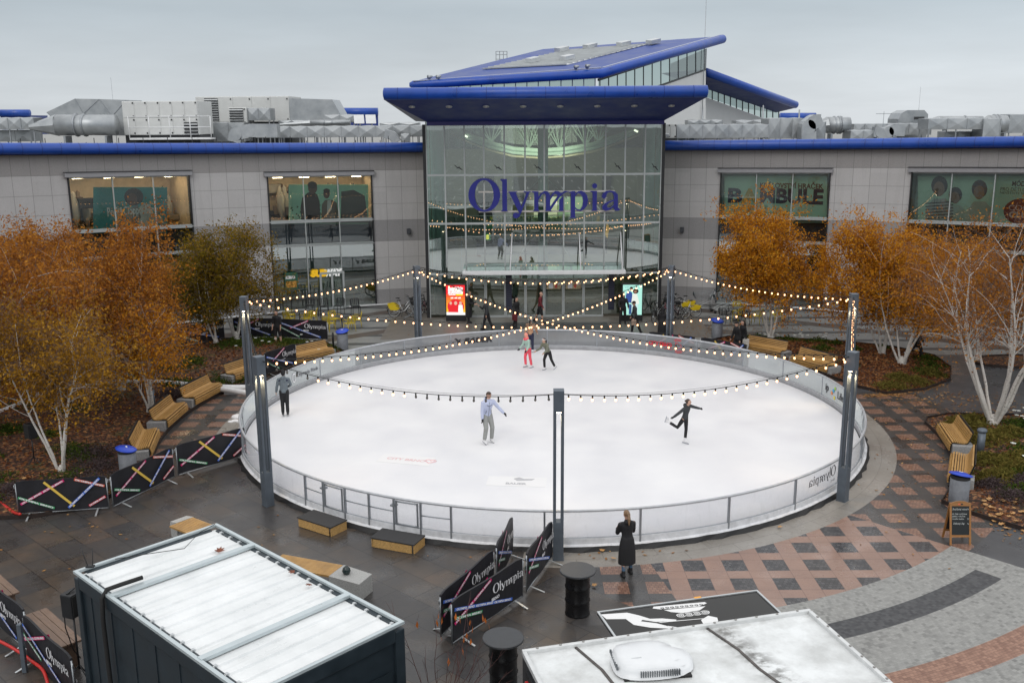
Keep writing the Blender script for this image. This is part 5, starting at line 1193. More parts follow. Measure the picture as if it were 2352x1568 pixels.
# ------------------------------------------------------------------ crowd barriers with black banners
SC = {k: flat('tape_' + k, c, .5) for k, c in dict(pink=(.62, .02, .16), yellow=(.72, .50, .09), blue=(.06, .16, .62), green=(.06, .33, .14), orange=(.75, .14, .08), white=(.72, .72, .74), red=(.62, .03, .06)).items()}
TA = [(.02, .27, .54, .97, 'pink'), (.31, .95, .63, .1, 'yellow'), (0, .5, .40, .08, 'green'), (.66, .98, 1, .70, 'orange'), (.56, .06, .95, .97, 'blue'), (.80, .08, 1, .36, 'red')]
TB = [(.0, .43, .52, .98, 'pink'), (0, .80, .83, .10, 'blue'), (0, .57, .38, .30, 'green')]
TC = [(.22, .52, .62, .98, 'pink'), (.02, .80, .88, .08, 'blue'), (.02, .55, .42, .05, 'green')]
_bp = {}
def barrier_proto(kind):
    L, Z0, Z1 = 2.42, .13, 1.10; tapes, word = dict(A=(TA, 0), B=(TB, 1), C=(TC, 1))[kind]
    r_ = empty('crowd_barrier')
    b = MB(); x = L / 2; c = .05; N = 12
    prof = [(-x, Z0), (x, Z0), (x, Z1 - c), (x - c, Z1), (-x + c, Z1), (-x, Z1 - c)]
    vs = []; 
    for y in (-.022, .022):
        for i in range(N + 1):
            u = i / N; px = -x + L * u; ys = y + .012 * sin(u * 9.0) ; top = Z1 - .012 * sin(u * pi) - (c * .7 if i in (0, N) else 0)
            vs += [(px, ys, Z0 + .008 * sin(u * 7)), (px, ys + .01 * sin(u * 17), (Z0 + top) / 2), (px, ys, top)]
    k = 3 * (N + 1); fs = []
    for i in range(N):
        for j in (0, 1):
            a = i * 3 + j; fs.append((a, a + 3, a + 4, a + 1)); fs.append((k + a, k + a + 1, k + a + 4, k + a + 3))
        fs.append((i * 3 + 2, i * 3 + 5, k + i * 3 + 5, k + i * 3 + 2)); fs.append((i * 3, k + i * 3, k + i * 3 + 3, i * 3 + 3))
    fs += [(0, 1, k + 1, k), (1, 2, k + 2, k + 1), (k - 3, 2 * k - 3, 2 * k - 2, k - 2), (k - 2, 2 * k - 2, 2 * k - 1, k - 1)]
    b.add(vs, fs, 0, False); b.build('banner_cover', FABRIC, r_)
    keys = sorted(set(t_[4] for t_ in tapes)); 
    for i, (u0, v0, u1, v1, col) in enumerate(tapes):
        for sd in (-1, 1):
            p = V((-x + .03 + (L - .06) * u0, 0, Z0 + .02 + (Z1 - Z0 - .04) * v0)); q = V((-x + .03 + (L - .06) * u1, 0, Z0 + .02 + (Z1 - Z0 - .04) * v1)); d = (q - p).normalized(); n_ = V((-d.z, 0, d.x)) * .036
            y = sd * (.050 + .0022 * i); c_ = MB(); y_ = V((0, y, 0)); c_.quad([p - n_ + y_, q - n_ + y_, q + n_ + y_, p + n_ + y_] if sd < 0 else [p + n_ + y_, q + n_ + y_, q - n_ + y_, p - n_ + y_], 0)
            if d.x < 0: d = -d
            Lg = (q - p).length; m_ = (p + q) / 2; nn = V((-d.z, 0, d.x)); y2 = V((0, y + sd * .002, 0)); fl = -1 if sd > 0 else 1
            if col != 'yellow': text(c_, 'OLYMPIA BRNO  ' * max(1, int(Lg / .52)), .062, lambda a, h: m_ + d * (a * fl) + nn * h + y2, 1, Lg * .94, 0, .004)
            c_.build('tape', [SC[col], SC['white']], r_)
    if word:
        c_ = MB(); cx, cz = -x + L * .76, Z0 + (Z1 - Z0) * .56
        for sd in (-1, 1):
            olympia(c_, lambda a, z, d: V((cx + a * -sd, sd * (.060 + .001 + d), cz + z)), .14, 0); text(c_, 'BRNO', .10, lambda a, h: V((cx + (a - .46) * -sd, sd * .061, cz - .12 + h)), 0, None, 0, .006)
        c_.build('lettering', SC['white'], r_)
    b = MB(); b.tube([(-x, 0, Z0 - .03), (x, 0, Z0 - .03)], .017, 6, 0)
    for s_ in (-1, 1):
        b.tube([(s_ * (x + .015), 0, .08), (s_ * (x + .015), 0, Z1 - .08)], .018, 6, 0); b.tube([(s_ * (x + .015), 0, Z1 - .2), (s_ * (x + .06), 0, Z1 - .22), (s_ * (x + .06), 0, Z1 - .12)], .012, 5, 0)
    b.build('barrier_frame', STEEL, r_)
    for s_ in (-1, 1):
        b = MB(); b.bar((s_ * (x - .28), -.38, .012), (s_ * (x - .28), 0, .115), .05, .012, 0); b.bar((s_ * (x - .28), .38, .012), (s_ * (x - .28), 0, .115), .05, .012, 0); b.build('barrier_foot', ALU, r_)
    return r_
def barrier(kind, p, q, label, group):
    p, q = V(p), V(q); c = (p + q) / 2
    if kind in _bp: o = copy_tree(_bp[kind])
    else: o = barrier_proto(kind); _bp[kind] = o
    o.location = (c.x, c.y, 0); o.rotation_euler.z = atan2(q.y - p.y, q.x - p.x); o.scale.x = (q - p).length / 2.5
    tag(o, label, 'barrier', group)
gA, gB, gC, gD, gE = 'striped barriers in front of the left bed', 'barriers forming the queue lane by the front pole', 'barriers along the back of the left bed', 'barriers in the bottom left corner', 'barriers behind the rink fence'
barrier('A', (-14.35, 26.45), (-11.86, 26.88), 'black striped barrier farthest from the rink, under the white birch', gA)
barrier('A', (-11.80, 26.94), (-10.80, 29.42), 'black striped barrier in the middle of the row, in front of the blue bin lid', gA)
barrier('A', (-10.75, 29.52), (-9.02, 31.42), 'black striped barrier touching the rink fence on the left', gA)
barrier('B', (-1.36, 19.12), (.22, 21.30), 'black lettered barrier nearest the camera beside the barrel table', gB)
barrier('B', (.30, 21.50), (1.00, 23.42), 'black lettered barrier standing edge-on left of the front pole', gB)
barrier('B', (-1.62, 19.45), (-.48, 21.75), 'black lettered barrier just behind the nearest one in the queue lane', gB)
barrier('B', (-.42, 21.92), (-.02, 23.72), 'black lettered barrier standing edge-on against the rink fence', gB)
barrier('C', (-18.9, 46.75), (-16.95, 47.4), 'black barrier at the left end of the row behind the bed, below the orange birch', gC)
barrier('C', (-16.75, 47.6), (-14.95, 49.6), 'black barrier behind the thin leaning birch trunks', gC)
barrier('C', (-14.6, 49.95), (-12.25, 49.65), 'black barrier behind the left lamp pole in the back row', gC)
barrier('C', (-12.1, 49.6), (-9.45, 48.95), 'black barrier at the right end of the back row, in front of the yellow chairs', gC)
barrier('C', (-11.0, 42.0), (-10.0, 43.9), 'black barrier standing alone between two benches behind the rink', gC)
barrier('A', rp(64, 11.9), rp(52.5, 11.9), 'black striped barrier seen through the rink fence right of the red lettering', gE)
barrier('A', rp(51.5, 12.0), rp(40, 12.15), 'black striped barrier behind the rink fence below the slatted bench', gE)
barrier('B', (-12.3, 20.65), (-10.42, 18.95), 'black barrier cut off by the left picture edge', gD)
barrier('B', (-10.35, 18.75), (-8.55, 17.0), 'black lettered barrier in the bottom left corner by the dark container', gD)
# ------------------------------------------------------------------ slatted benches on concrete blocks
_bench = []
def bench_proto():
    r_ = empty('slatted_bench'); L = 2.15
    prof = [(-.30, .18), (-.31, .30), (-.29, .42), (-.24, .475), (-.15, .465), (-.05, .445), (.05, .43), (.14, .425), (.215, .45), (.255, .53), (.285, .62), (.315, .71), (.345, .80), (.37, .88)]
    def slats(a, b_, name):
        mb = MB(); P = []
        Q = [V((0, *p)) for p in prof]; acc = 0; P = [Q[0]]
        for i in range(len(Q) - 1):
            L_ = (Q[i + 1] - Q[i]).length; t_ = .074 - acc
            while t_ < L_: P.append(Q[i].lerp(Q[i + 1], t_ / L_)); t_ += .074
            acc = (acc + L_) % .074
        P = P[:12] if a == 0 else P[11:]
        for i in range(len(P) - 1):
            p, q = P[i], P[i + 1]; d = (q - p).normalized(); mb.hexa([(-L / 2, p.y, p.z), (L / 2, p.y, p.z), (L / 2, p.y + d.y * .050, p.z + d.z * .050), (-L / 2, p.y + d.y * .050, p.z + d.z * .050)] + [(sx * L / 2, p.y + k * d.y * .050 - d.z * .045, p.z + k * d.z * .050 + d.y * .045) for sx, k in ((-1, 0), (1, 0), (1, 1), (-1, 1))], 0)
        mb.build(name, WOOD, r_)
    slats(0, 16, 'seat'); slats(15, 26, 'backrest')
    for s_ in (-1, 1):
        b = MB(); b.bev((s_ * (L / 2 - .10), .08, .20), (.52, .66, .40), .012, 0); b.build('concrete_block', CONC, r_)
    b = MB()
    for s_ in (1,):
        for i in range(len(prof) - 1): b.bar((0 if s_ > 0 else .01, prof[i][0] + .03, prof[i][1] - .03), (0 if s_ > 0 else .01, prof[i + 1][0] + .03, prof[i + 1][1] - .03), L - .12, .02, 0)
    b.build('bracket_or_gap_backing', BLACK, r_)  # black sheet behind the slats, added so their gaps read as shade
    return r_
def bench(ang, label, r=14.35, group='curved slatted benches around the rink', sc=1.0):
    o = copy_tree(_bench[0]) if _bench else bench_proto()
    if not _bench: _bench.append(o)
    o.location = rp(ang, r); o.rotation_euler.z = radians(ang) - pi / 2; o.scale.x = sc; tag(o, label, 'bench', group)
bench(192.3, 'slatted bench nearest the striped barriers, seen from its end', 14.4)
bench(179.3, 'slatted bench second from the striped barriers on the left')
bench(167.6, 'slatted bench just before the white pipe, beside the grey bollard')
bench(153.2, 'slatted bench half hidden by the left lamp pole, just past the white pipe', 14.7)
bench(138.4, 'slatted bench behind the far left of the rink fence by the grey bin', 14.5)
bench(43.2, 'slatted bench under the orange birch behind the right rink fence', 14.6)
bench(31.0, 'slatted bench half hidden behind the two right lamp poles', 14.2)
bench(-12.6, 'slatted bench at the corner of the right bed, beside the grey bollard', 14.2)
bench(-25.8, 'slatted bench behind the near right bin with blue lid', 14.15)
# flat seats on the slate
def slab_bench(label, pts, blk):
    o = thing('block_bench', label, 'bench', (0, 0, 0), 0, 'low wooden seats with granite blocks'); b = MB(); a, c, d = [V((*p, 0)) for p in pts]; e = a + d - c; n = 11
    for i in range(n):
        k0, k1 = i / n, (i + .78) / n; p, q, r1, r0 = a.lerp(e, k0), c.lerp(d, k0), c.lerp(d, k1), a.lerp(e, k1)
        z0, z1 = .40, .45; b.hexa([(v.x, v.y, z0) for v in (p, q, r1, r0)][::-1] + [(v.x, v.y, z1) for v in (p, q, r1, r0)][::-1], 0)
    b.build('seat', WOOD, o); q = MB(); q.prism(blk, 0, .452, 0); q.build('concrete_block', mat('granite_block', (.36, .36, .35), .7, 0, .3, 40, .2), o)
    q = MB(); m_ = (a + d) / 2; q.bar((m_.x, m_.y, .02), (m_.x, m_.y, .39), .25, .25, 0); q.build('support', CONC, o)
A1, B1, C1 = (-5.85, 22.9), (-4.22, 22.26), (-4.46, 21.68)
slab_bench('flat slatted bench with granite end block behind the white container roof', (A1, B1, C1), [(-4.20, 22.27), (-3.43, 21.76), (-3.66, 21.22), (-4.46, 21.66)])
slab_bench('small slatted seat with pale block peeking out at the top corner of the container', ((-8.9, 25.3), (-8.15, 24.75), (-8.6, 24.15)), [(-9.22, 24.92), (-8.88, 25.33), (-9.10, 25.40), (-9.42, 25.0)])
p = G(796, 1318, .45); o = thing('candle_globe', 'small dark round candle holder standing on the granite block', 'candle holder', (p.x, p.y, .452)); b = MB(); b.lathe([(.04, 0), (.085, .03), (.105, .09), (.09, .15), (.05, .19), (.045, .20)], 16, 0); b.build('globe', mat('globe_dark', (.02, .035, .035), .25, 0, .3, 9), o)
# ------------------------------------------------------------------ bins, bollards
def bin_proto():
    r_ = empty('litter_bin'); b = MB(); b.lathe([(.27, 0), (.275, .05), (.275, .80), (.25, .80), (.24, .72)], 24, 0)
    b.build('bin_body', mat('bin_grey', (.16, .17, .19), .6, .1, .2, 8), r_)
    b = MB(); b.lathe([(.258, .70), (.270, .86), (.24, .90), (.20, .90)], 20, 0); b.build('bin_liner', RUBBER, r_)
    b = MB(); T_ = Matrix.Translation((0, 0, .955)) @ Matrix.Rotation(radians(11), 4, 'X') @ Matrix.Rotation(radians(-6), 4, 'Y')
    b.lathe([(.05, .035), (.16, .025), (.30, -.01), (.335, -.035), (.33, -.05), (.1, -.045)], 24, 0, M=T_); b.box((0, 0, .037), (.11, .05, .012), 1, 0, T_)
    b.build('bin_lid', [mat('bin_lid_blue', (.012, .055, .48), .35, 0, .08, 4), WHITE], r_)
    for a in (0, 2.1, 4.2):
        pass
    return r_
b0 = None
for (x, y, rz_, lab) in ((-8.43, 47.3, 0, 'grey bin with blue lid at the end of the back barriers'), (10.6, 49.2, 1, 'grey bin with blue lid on the far right of the square'), (-12.4, 29.75, 2.2, 'grey bin with blue lid behind the striped barriers'), (13.12, 26.95, 2.8, 'grey bin with blue lid behind the chalk board')):
    o = b0 and copy_tree(b0) or bin_proto(); b0 = b0 or o; o.location = (x, y, 0); o.rotation_euler.z = rz_; tag(o, lab, 'bin', 'grey bins with blue lids')
b0 = None
for (x, y, lab) in ((-14.3, 37.2, 'grey round bollard behind the slatted bench on the left'), (15.68, 31.05, 'grey round bollard in the plants of the right bed'), (-15.62, 26.3, 'grey bollard at the left picture edge beside the red hose')):
    o = b0 and copy_tree(b0) or empty('bollard')
    if not b0:
        b = MB(); b.lathe([(.125, 0), (.125, .86)], 20, 0); b.build('bollard_post', POLE, o); b = MB(); b.lathe([(.15, .85), (.16, .88), (.16, .92), (.13, .96), (.06, .985), (.01, .99)], 20, 0); b.build('bollard_cap', POLE, o)
    b0 = b0 or o; o.location = (x, y, 0); tag(o, lab, 'bollard', 'grey bollards')
p = G(766, 803); o = thing('bollard_stub', 'thin dark post beside the grey bin at the back barriers', 'post', p); b = MB(); b.lathe([(.05, 0), (.05, .85), (.02, .88)], 12, 0); b.build('post', BLACK, o)
# ------------------------------------------------------------------ barrel tables
b0 = None
for (x, y, lab) in ((1.47, 20.62, 'black oil drum table beside the front lamp pole'), (-.22, 17.66, 'black oil drum table at the bottom edge, next to the bare twigs')):
    o = b0 and copy_tree(b0) or empty('barrel_table')
    if not b0:
        b = MB(); b.lathe([(.29, 0), (.29, .03), (.28, .05), (.28, .32), (.298, .35), (.28, .38), (.28, .66), (.298, .69), (.28, .72), (.28, .98), (.295, 1.0), (.295, 1.04)], 32, 0); b.build('drum', mat('drum_black', (.008, .008, .009), .28, .2, .2, 4), o)
        b = MB(); b.lathe([(.40, 1.04), (.415, 1.05), (.415, 1.085), (.40, 1.095), (.01, 1.096)], 40, 0, smooth=False); b.build('table_top', mat('drum_top', (.045, .048, .053), .5, 0, .25, 18), o)
    b0 = b0 or o; o.location = (x, y, 0); tag(o, lab, 'table', 'black drum tables')
# ------------------------------------------------------------------ chalk board
p = (G(2181, 1251) + G(2230.3, 1251)) / 2; o = thing('chalk_board', 'wooden A-frame chalk board with white handwriting in front of the bin', 'chalk board', p, radians(-2)); W_ = .56; H_ = 1.12; OAK = wood_mat('sign_oak', (.36, .17, .05), (.26, .11, .03))
Tf = Matrix.Rotation(radians(-13), 4, 'X'); Tb = Matrix.Translation((0, .52, 0)) @ Matrix.Rotation(radians(13), 4, 'X')
for T_, nm_ in ((Tf, 'front_frame'), (Tb, 'rear_frame')):
    b = MB()
    for x in (-W_ / 2 + .025, W_ / 2 - .025): b.box((x, 0, H_ / 2), (.05, .03, H_), 0, 0, T_)
    b.box((0, 0, .24), (W_ - .1, .028, .06), 0, 0, T_); b.prism([(-W_ / 2 + .05, H_ - .08), (W_ / 2 - .05, H_ - .08), (W_ / 2 - .05, H_), (.12, H_ + .04), (0, H_ + .055), (-.12, H_ + .04), (-W_ / 2 + .05, H_)], -.014, .014, 0, T_ @ M_)
    fr_ = b.build(nm_, OAK, o); b = MB(); b.box((0, 0, .66), (W_ - .09, .014, .80), 0, 0, T_); b.build('slate', flat('slate_black', (.006, .009, .010), .5), fr_)
    if T_ is Tf:
        b = MB()
        for s_, sz, xx, zz_ in (('Svařené víno', .075, -.02, .96), ('do čaje s příchutí', .055, -.02, .83), ('jablka a skořice', .055, -.05, .765), ('hruška malina', .055, -.06, .70), ('Dětský čaj', .065, -.04, .57)): text(b, s_, sz, lambda x, y: T_ @ V((xx + x, -.010, zz_ + y)), 0, None, .25)
        for zz_ in (.96, .70, .57): text(b, '%', .06, lambda x, y: T_ @ V((.20 + x, -.010, zz_ + y)), 0)
        b.box((-.035, -.018, H_ - .03), (.06, .006, .035), 1, 0, T_); b.box((.035, -.018, H_ - .03), (.06, .006, .035), 2, 0, T_); b.build('lettering', [flat('chalk', (.55, .57, .56)), flat('badge_red', (.6, .12, .06)), flat('badge_dark', (.02, .02, .02))], fr_)
# ------------------------------------------------------------------ dark container with white roof
cu, cv = V((.726, -.688, 0)), V((.679, .734, 0)); cu.normalize(); cv = V((-cu.y, cu.x, 0)); cL = V((-8.33, 17.01, 0)); cz_ = atan2(cu.y, cu.x)
o = thing('container_kiosk', 'dark blue grey container kiosk with ribbed white roof in the left foreground', 'container', cL, cz_); LC, WC, HC = 6.06, 3.02, 2.88
CBL = mat('container_blue', (.020, .030, .038), .38, .1, .18, 2.5); 
b = MB()
for (x, y, dx, dy) in ((LC / 2, .09, LC - .3, .06), (LC / 2, WC - .09, LC - .3, .06)):
    b.box((x, y, 1.4), (dx, dy, 2.6), 0)
    for i in range(7): b.box((x - dx / 2 + dx * (i + .5) / 7, y - (.035 if y < 1 else -.035), 1.4), (.05, .02, 2.55), 0)
for x in (.09, LC - .09): b.box((x, WC / 2, 1.4), (.06, WC - .3, 2.6), 0)
b.build('wall_panel', CBL, o)
b = MB(); e = .0
for x in (.1, LC - .1):
    for y in (.1, WC - .1): b.bev((x, y, HC / 2 - .04), (.2, .2, HC - .12), .02, 0)
b.bev((LC / 2, .08, HC - .16), (LC - .4, .16, .26), .02, 0); b.bev((LC / 2, WC - .08, HC - .16), (LC - .4, .16, .26), .02, 0); b.bev((.08, WC / 2, HC - .16), (.16, WC - .4, .26), .02, 0); b.bev((LC - .08, WC / 2, HC - .16), (.16, WC - .4, .26), .02, 0)
b.build('corner_frame', CBL, o)
b = MB(); RIM = mat('roof_rim', (.50, .56, .58), .35, .3, .06, 4)
for (c_, d_) in (((LC / 2, .035, HC - .0), (LC, .07, .05)), ((LC / 2, WC - .035, HC), (LC, .07, .05)), ((.035, WC / 2, HC), (.07, WC - .14, .05)), ((LC - .035, WC / 2, HC), (.07, WC - .14, .05))): b.box(c_, d_, 0)
b.build('roof_rim', RIM, o)
def croof():
    t = mk('container_roof'); v, x, y, z = t.pos('Object'); n = t.noise(v, 1.2, 5, .6); n2 = t.noise(t.vec(x * 8, y * .7, z), 1.5, 5)
    c = t.mix(n.rng(.3, .7), (.64, .66, .665), (.78, .795, .80)); c = t.mix(n2.rng(.58, .82) * .35, c, (.40, .41, .40)); return t.out(t.bsdf(c, n.rng(.3, .7, .25, .42), 0, t.bump(n, .1, .01)))
b = MB(); prof = []
k = 17; w_ = (LC - .24) / k
for i in range(k):
    x = .12 + i * w_; prof += [(x, 0), (x + w_ * .80, .0), (x + w_ * .85, .035), (x + w_ * .95, .035)]
prof.append((LC - .12, 0))
for (a, c_) in zip(prof[:-1], prof[1:]): b.quad([(a[0], .11, HC - .05 + a[1]), (c_[0], .11, HC - .05 + c_[1]), (c_[0], WC - .11, HC - .05 + c_[1]), (a[0], WC - .11, HC - .05 + a[1])], 0)
for i in range(k):
    for y in (.15, WC - .15): b.box((.12 + (i + .9) * w_, y, HC - .025), (.06, .05, .05), 1)
b.build('roof', [croof(), ALU], o)
for x in (LC * .245, LC * .755):
    b = MB(); b.box((x, WC / 2, HC + .005), (.13, WC - .1, .06), 0); b.build('roof_beam', RIM, o)
b = MB(); b.bar((LC + .01, .55, 1.25), (LC + .01, WC - .5, 1.25), .03, .04, 0); b.box((LC + .005, WC * .5, 1.15), (.01, WC - .6, 1.9), 1); b.build('end_door', [ALU, flat('door_dark', (.012, .02, .026), .4)], o)
T_ = o.matrix_basis
W2 = lambda x, y, z: V((cL.x, cL.y, 0)) + cu * x + cv * y + V((0, 0, z))
c = MB(); c.tube([W2(1.35, 1.0, HC + .06), W2(1.38, .7, HC + .10), W2(1.36, .3, HC + .10), W2(1.34, .05, HC + .09), W2(1.33, -.05, HC - .05), W2(1.32, -.07, HC - .5), W2(1.32, -.06, 1.2), W2(1.36, -.06, .2)][1:], .042, 8, 0); tag(c.build('cable_hose', RUBBER), 'thick black hose hanging over the edge of the white container roof', 'hose')
c = MB(); c.tube([W2(.1, 2.92, HC + .06), W2(.22, 2.5, HC + .05), W2(.7, 1.9, HC + .05), W2(.35, 1.2, HC + .05), W2(.15, .75, HC + .05)], .008, 4, 0); tag(c.build('roof_wire', RUBBER), 'thin dark wire lying loosely across the white container roof', 'wire')
o = thing('roof_antenna', 'small black twin antenna on the left corner of the white container roof', 'antenna', W2(.12, .28, HC + .03)); b = MB(); b.bev((0, 0, .03), (.16, .08, .04), .01, 0); b.tube([(-.05, 0, .04), (-.14, 0, .42)], .008, 5, 0); b.tube([(.05, 0, .04), (.08, 0, .40)], .008, 5, 0); b.build('antenna_base', BLACK, o)
LEAFR = mat('maple_leaf', (.16, .045, .02), .7, 0, .4, 20)
def maple(c, p, s, rz_, m=0, tilt=.2):
    T_ = Matrix.Translation(p) @ Matrix.Rotation(rz_, 4, 'Z') @ Matrix.Rotation(tilt, 4, 'X'); pts = []
    for i, (a, r_) in enumerate(((0, 1), (18, .5), (38, .85), (60, .45), (80, .75), (120, .4), (180, .35), (240, .4), (280, .75), (300, .45), (322, .85), (342, .5))): pts.append((s * r_ * sin(radians(a)), s * r_ * cos(radians(a)), .02 * s * (i % 3)))
    c.add([T_ @ V(q) for q in pts], [tuple(range(len(pts)))], m)
for i, (x, y, lab) in enumerate(((1.25, 2.35, 'dry red maple leaf lying near the top of the white container roof'), (3.1, 2.80, 'dry red maple leaf caught at the upper rim of the container roof'), (3.75, 2.72, 'small dry maple leaf below the one caught at the rim'))):
    c = MB(); maple(c, V((0, 0, .02)), .15 if i == 0 else .11, i * 1.3); tag(c.build('maple_leaf', LEAFR, None, W2(x, y, HC)), lab, 'leaf', 'maple leaves on the container roof')
# ------------------------------------------------------------------ food trailer
tL, tR = V((.12, 14.04, 0)), V((5.08, 15.30, 0)); tu = (tR - tL).normalized(); tn = V((-tu.y, tu.x, 0)); TLn = (tR - tL).length; HT = 2.9; tz_ = atan2(tu.y, tu.x)
o = thing('food_trailer', 'dark food trailer with dirty white roof in the bottom right foreground', 'trailer', tL, tz_); TW = 2.35
b = MB(); b.box((TLn / 2, -TW / 2, 1.62), (TLn - .02, TW - .02, 2.40), 0); b.build('body', mat('trailer_body', (.018, .020, .024), .35, .1, .15, 2), o)
def troof():
    t = mk('trailer_roof'); v, x, y, z = t.pos('Object'); n = t.noise(v, 1.1, 6, .65); n2 = t.noise(v, 4.5, 6, .7); n3 = t.noise(t.vec(x * 1.2, y * 2, z), 2.2, 5, .7)
    c = t.mix(n.rng(.40, .66), (.74, .76, .765), (.50, .51, .505)); c = t.mix(n2.rng(.55, .8) * .35, c, (.40, .40, .38))
    streak = (x - (3.55 + (y + 1.2) * -.16)).abs(); m_ = ((0.34 - streak) * 3.2).cl() * n3.rng(.44, .58); c = t.mix(m_ * .85, c, (.085, .08, .072))
    e1 = (n3.rng(.5, .62)) * ((y + .5).rng(.1, .45)); c = t.mix(e1 * .35, c, (.30, .29, .27)); return t.out(t.bsdf(c, .38, 0, t.bump(n2, .12, .01)))
b = MB(); N = 14
for i in range(N):
    x0, x1 = .05 + (TLn - .1) * i / N, .05 + (TLn - .1) * (i + 1) / N; b.quad([(x0, -TW + .05, HT - .02), (x1, -TW + .05, HT - .02), (x1, -.05, HT - .02), (x0, -.05, HT - .02)], 0)
b.build('roof', troof(), o)
b = MB(); TR = mat('trailer_trim', (.62, .63, .63), .4, .3, .12, 6)
b.bev((TLn / 2, -.03, HT), (TLn, .07, .09), .012, 0); b.bev((TLn / 2, -TW + .03, HT), (TLn, .07, .09), .012, 0); b.bev((.03, -TW / 2, HT), (.07, TW - .14, .088), .012, 0); b.bev((TLn - .03, -TW / 2, HT), (.07, TW - .14, .088), .012, 0)
for i in range(13): b.lathe([(.022, 0), (.022, .010), (.006, .014)], 8, 1, (.25 + i * (TLn - .5) / 12, -.03, HT + .046))
for i in range(7): b.lathe([(.022, 0), (.022, .010), (.006, .014)], 8, 1, (TLn - .03, -.3 - i * .32, HT + .045))
b.build('roof_trim', [TR, flat('rivet', (.25, .24, .23), .4)], o)
b = MB()
for x in (1.02, 3.32): b.tube([(x - .14, -.07, HT - .012), (x + .05, -.8, HT - .012), (x + .10, -1.4, HT - .012), (x + .3, -TW + .08, HT - .012)], .028, 5, 0, ell=.4)
b.build('roof_seam', mat('seam_dark', (.09, .08, .075), .7, 0, .4, 12), o)
b = MB(); b.bar((0, -.3, HT - .2), (0, -TW + .2, HT - .2), .04, .10, 0); b.box((-.03, -.42, HT - .34), (.05, .07, .12), 1); b.build('marker_lamp', [BLACK, flat('lamp_red', (.45, .03, .03), .3)], o)
acb = thing('roof_air_conditioner', 'white rounded air conditioner on the trailer roof', 'air conditioner', tL + tu * 1.86 - tn * .90 + V((0, 0, HT - .02)), tz_ - radians(8))
b = MB(); bm = bmesh.new(); bmesh.ops.create_cube(bm, size=1); bmesh.ops.subdivide_edges(bm, edges=bm.edges[:], cuts=7, use_grid_fill=True)
for v_ in bm.verts:
    x, y, z = v_.co.x * 2, v_.co.y * 2, v_.co.z * 2
    e = (abs(x) ** 3.2 + abs(y) ** 3.2) ** (1 / 3.2); k = max(abs(x), abs(y)) / e if e > 1e-6 else 1
    hgt = (.25 - .11 * max(0, x) ** 2 - .05 * abs(y) ** 3) if z > 0 else 0
    tp = 1 - .10 * max(0, z) - .10 * max(0, x) * abs(y); v_.co = V((x * k * .64 * tp, y * k * .42 * tp, .03 + (z + 1) / 2 * hgt))
bm.verts.index_update(); b.add([v_.co.copy() for v_ in bm.verts], [[v_.index for v_ in f.verts] for f in bm.faces], 0, True); bm.free()
b.build('casing', mat('ac_white', (.70, .715, .73), .35, 0, .04, 3), acb)
b = MB()
for i in range(18): b.box((-.28 + i * .035, -.402, .13), (.015, .05, .09), 0)
for i in range(8): b.box((-.615, -.26 + i * .07, .17), (.03, .035, .05), 0)
b.build('vent_slots', flat('ac_dark', (.10, .11, .12), .5), acb); b = MB(); b.box((-.30, -.12, .268), (.16, .12, .012), 0); b.build('rating_plate', flat('ac_plate', (.52, .54, .55), .5), acb); b = MB(); b.box((0, 0, .015), (1.05, .74, .04), 0); b.build('base_gasket', RUBBER, acb)
# raised serving flap with painted hand and cake
fo = tL + tu * 1.60 + tn * .02 + V((0, 0, 2.86)); o = thing('serving_flap', 'open black serving flap of the food trailer painted with a white hand and a cake', 'trailer flap', fo, tz_); FLn, FW = 3.05, .95
b = MB(); b.box((FLn / 2, FW / 2, -.02), (FLn, FW, .035), 0); b.build('flap_panel', mat('flap_black', (.012, .011, .010), .10, 0, .2, 3, spec=.25), o)
b = MB()
for (c_, d_) in (((FLn / 2, FW - .018, .002), (FLn, .036, .03)), ((.018, FW / 2, .002), (.036, FW - .072, .03)), ((FLn - .018, FW / 2, .002), (.036, FW - .072, .03))): b.box(c_, d_, 0)
b.box((FLn * .62, FW + .01, .0), (.13, .05, .04), 1); b.build('flap_frame', [ALU, flat('flap_lamp', (.8, .35, .03), .4)], o)
PW_, PK = flat('paint_white', (.75, .75, .75), .4), flat('paint_black', (.015, .015, .015), .4)
b = MB(); Z = .0015; P = lambda pts, z, m: b.add([(x, y, z) for x, y in pts], [tuple(range(len(pts)))], m)
P([(.04, .86), (.50, .80), (.66, .66), (.80, .50), (1.0, .46), (1.22, .36), (1.2, .31), (.98, .36), (.80, .38), (1.05, .14), (1.02, .10), (.70, .22), (.46, .38), (.40, .60), (.08, .68)], Z, 0)
P([(1.02, .88), (1.95, .80), (1.97, .75), (1.80, .68), (1.1, .76), (.98, .82)], Z, 0); P([(1.15, .72), (1.90, .66), (1.74, .55), (1.42, .54), (1.24, .62)], Z, 0)
for i in range(9):
    x = 1.12 + i * .088; y = .785 - i * .008; P([(x, y + .03), (x + .05, y + .028), (x + .065, y - .01), (x + .02, y - .03), (x - .01, y)], .0026, 1); P([(x + .012, y + .012), (x + .038, y + .012), (x + .035, y - .008), (x + .014, y - .01)], .0034, 0)
for i in range(4):
    cx_, cy_ = 1.36 + i * .145, .47 - i * .004
    for k_, rr in enumerate((.085, .066, .05, .033, .017)): P([(cx_ + rr * cos(2 * pi * j / 14) * (1 + .1 * sin(j * 2.4)), cy_ + rr * .8 * sin(2 * pi * j / 14)) for j in range(14)], .0026 + k_ * .0007, 0 if k_ % 2 == 0 else 1)
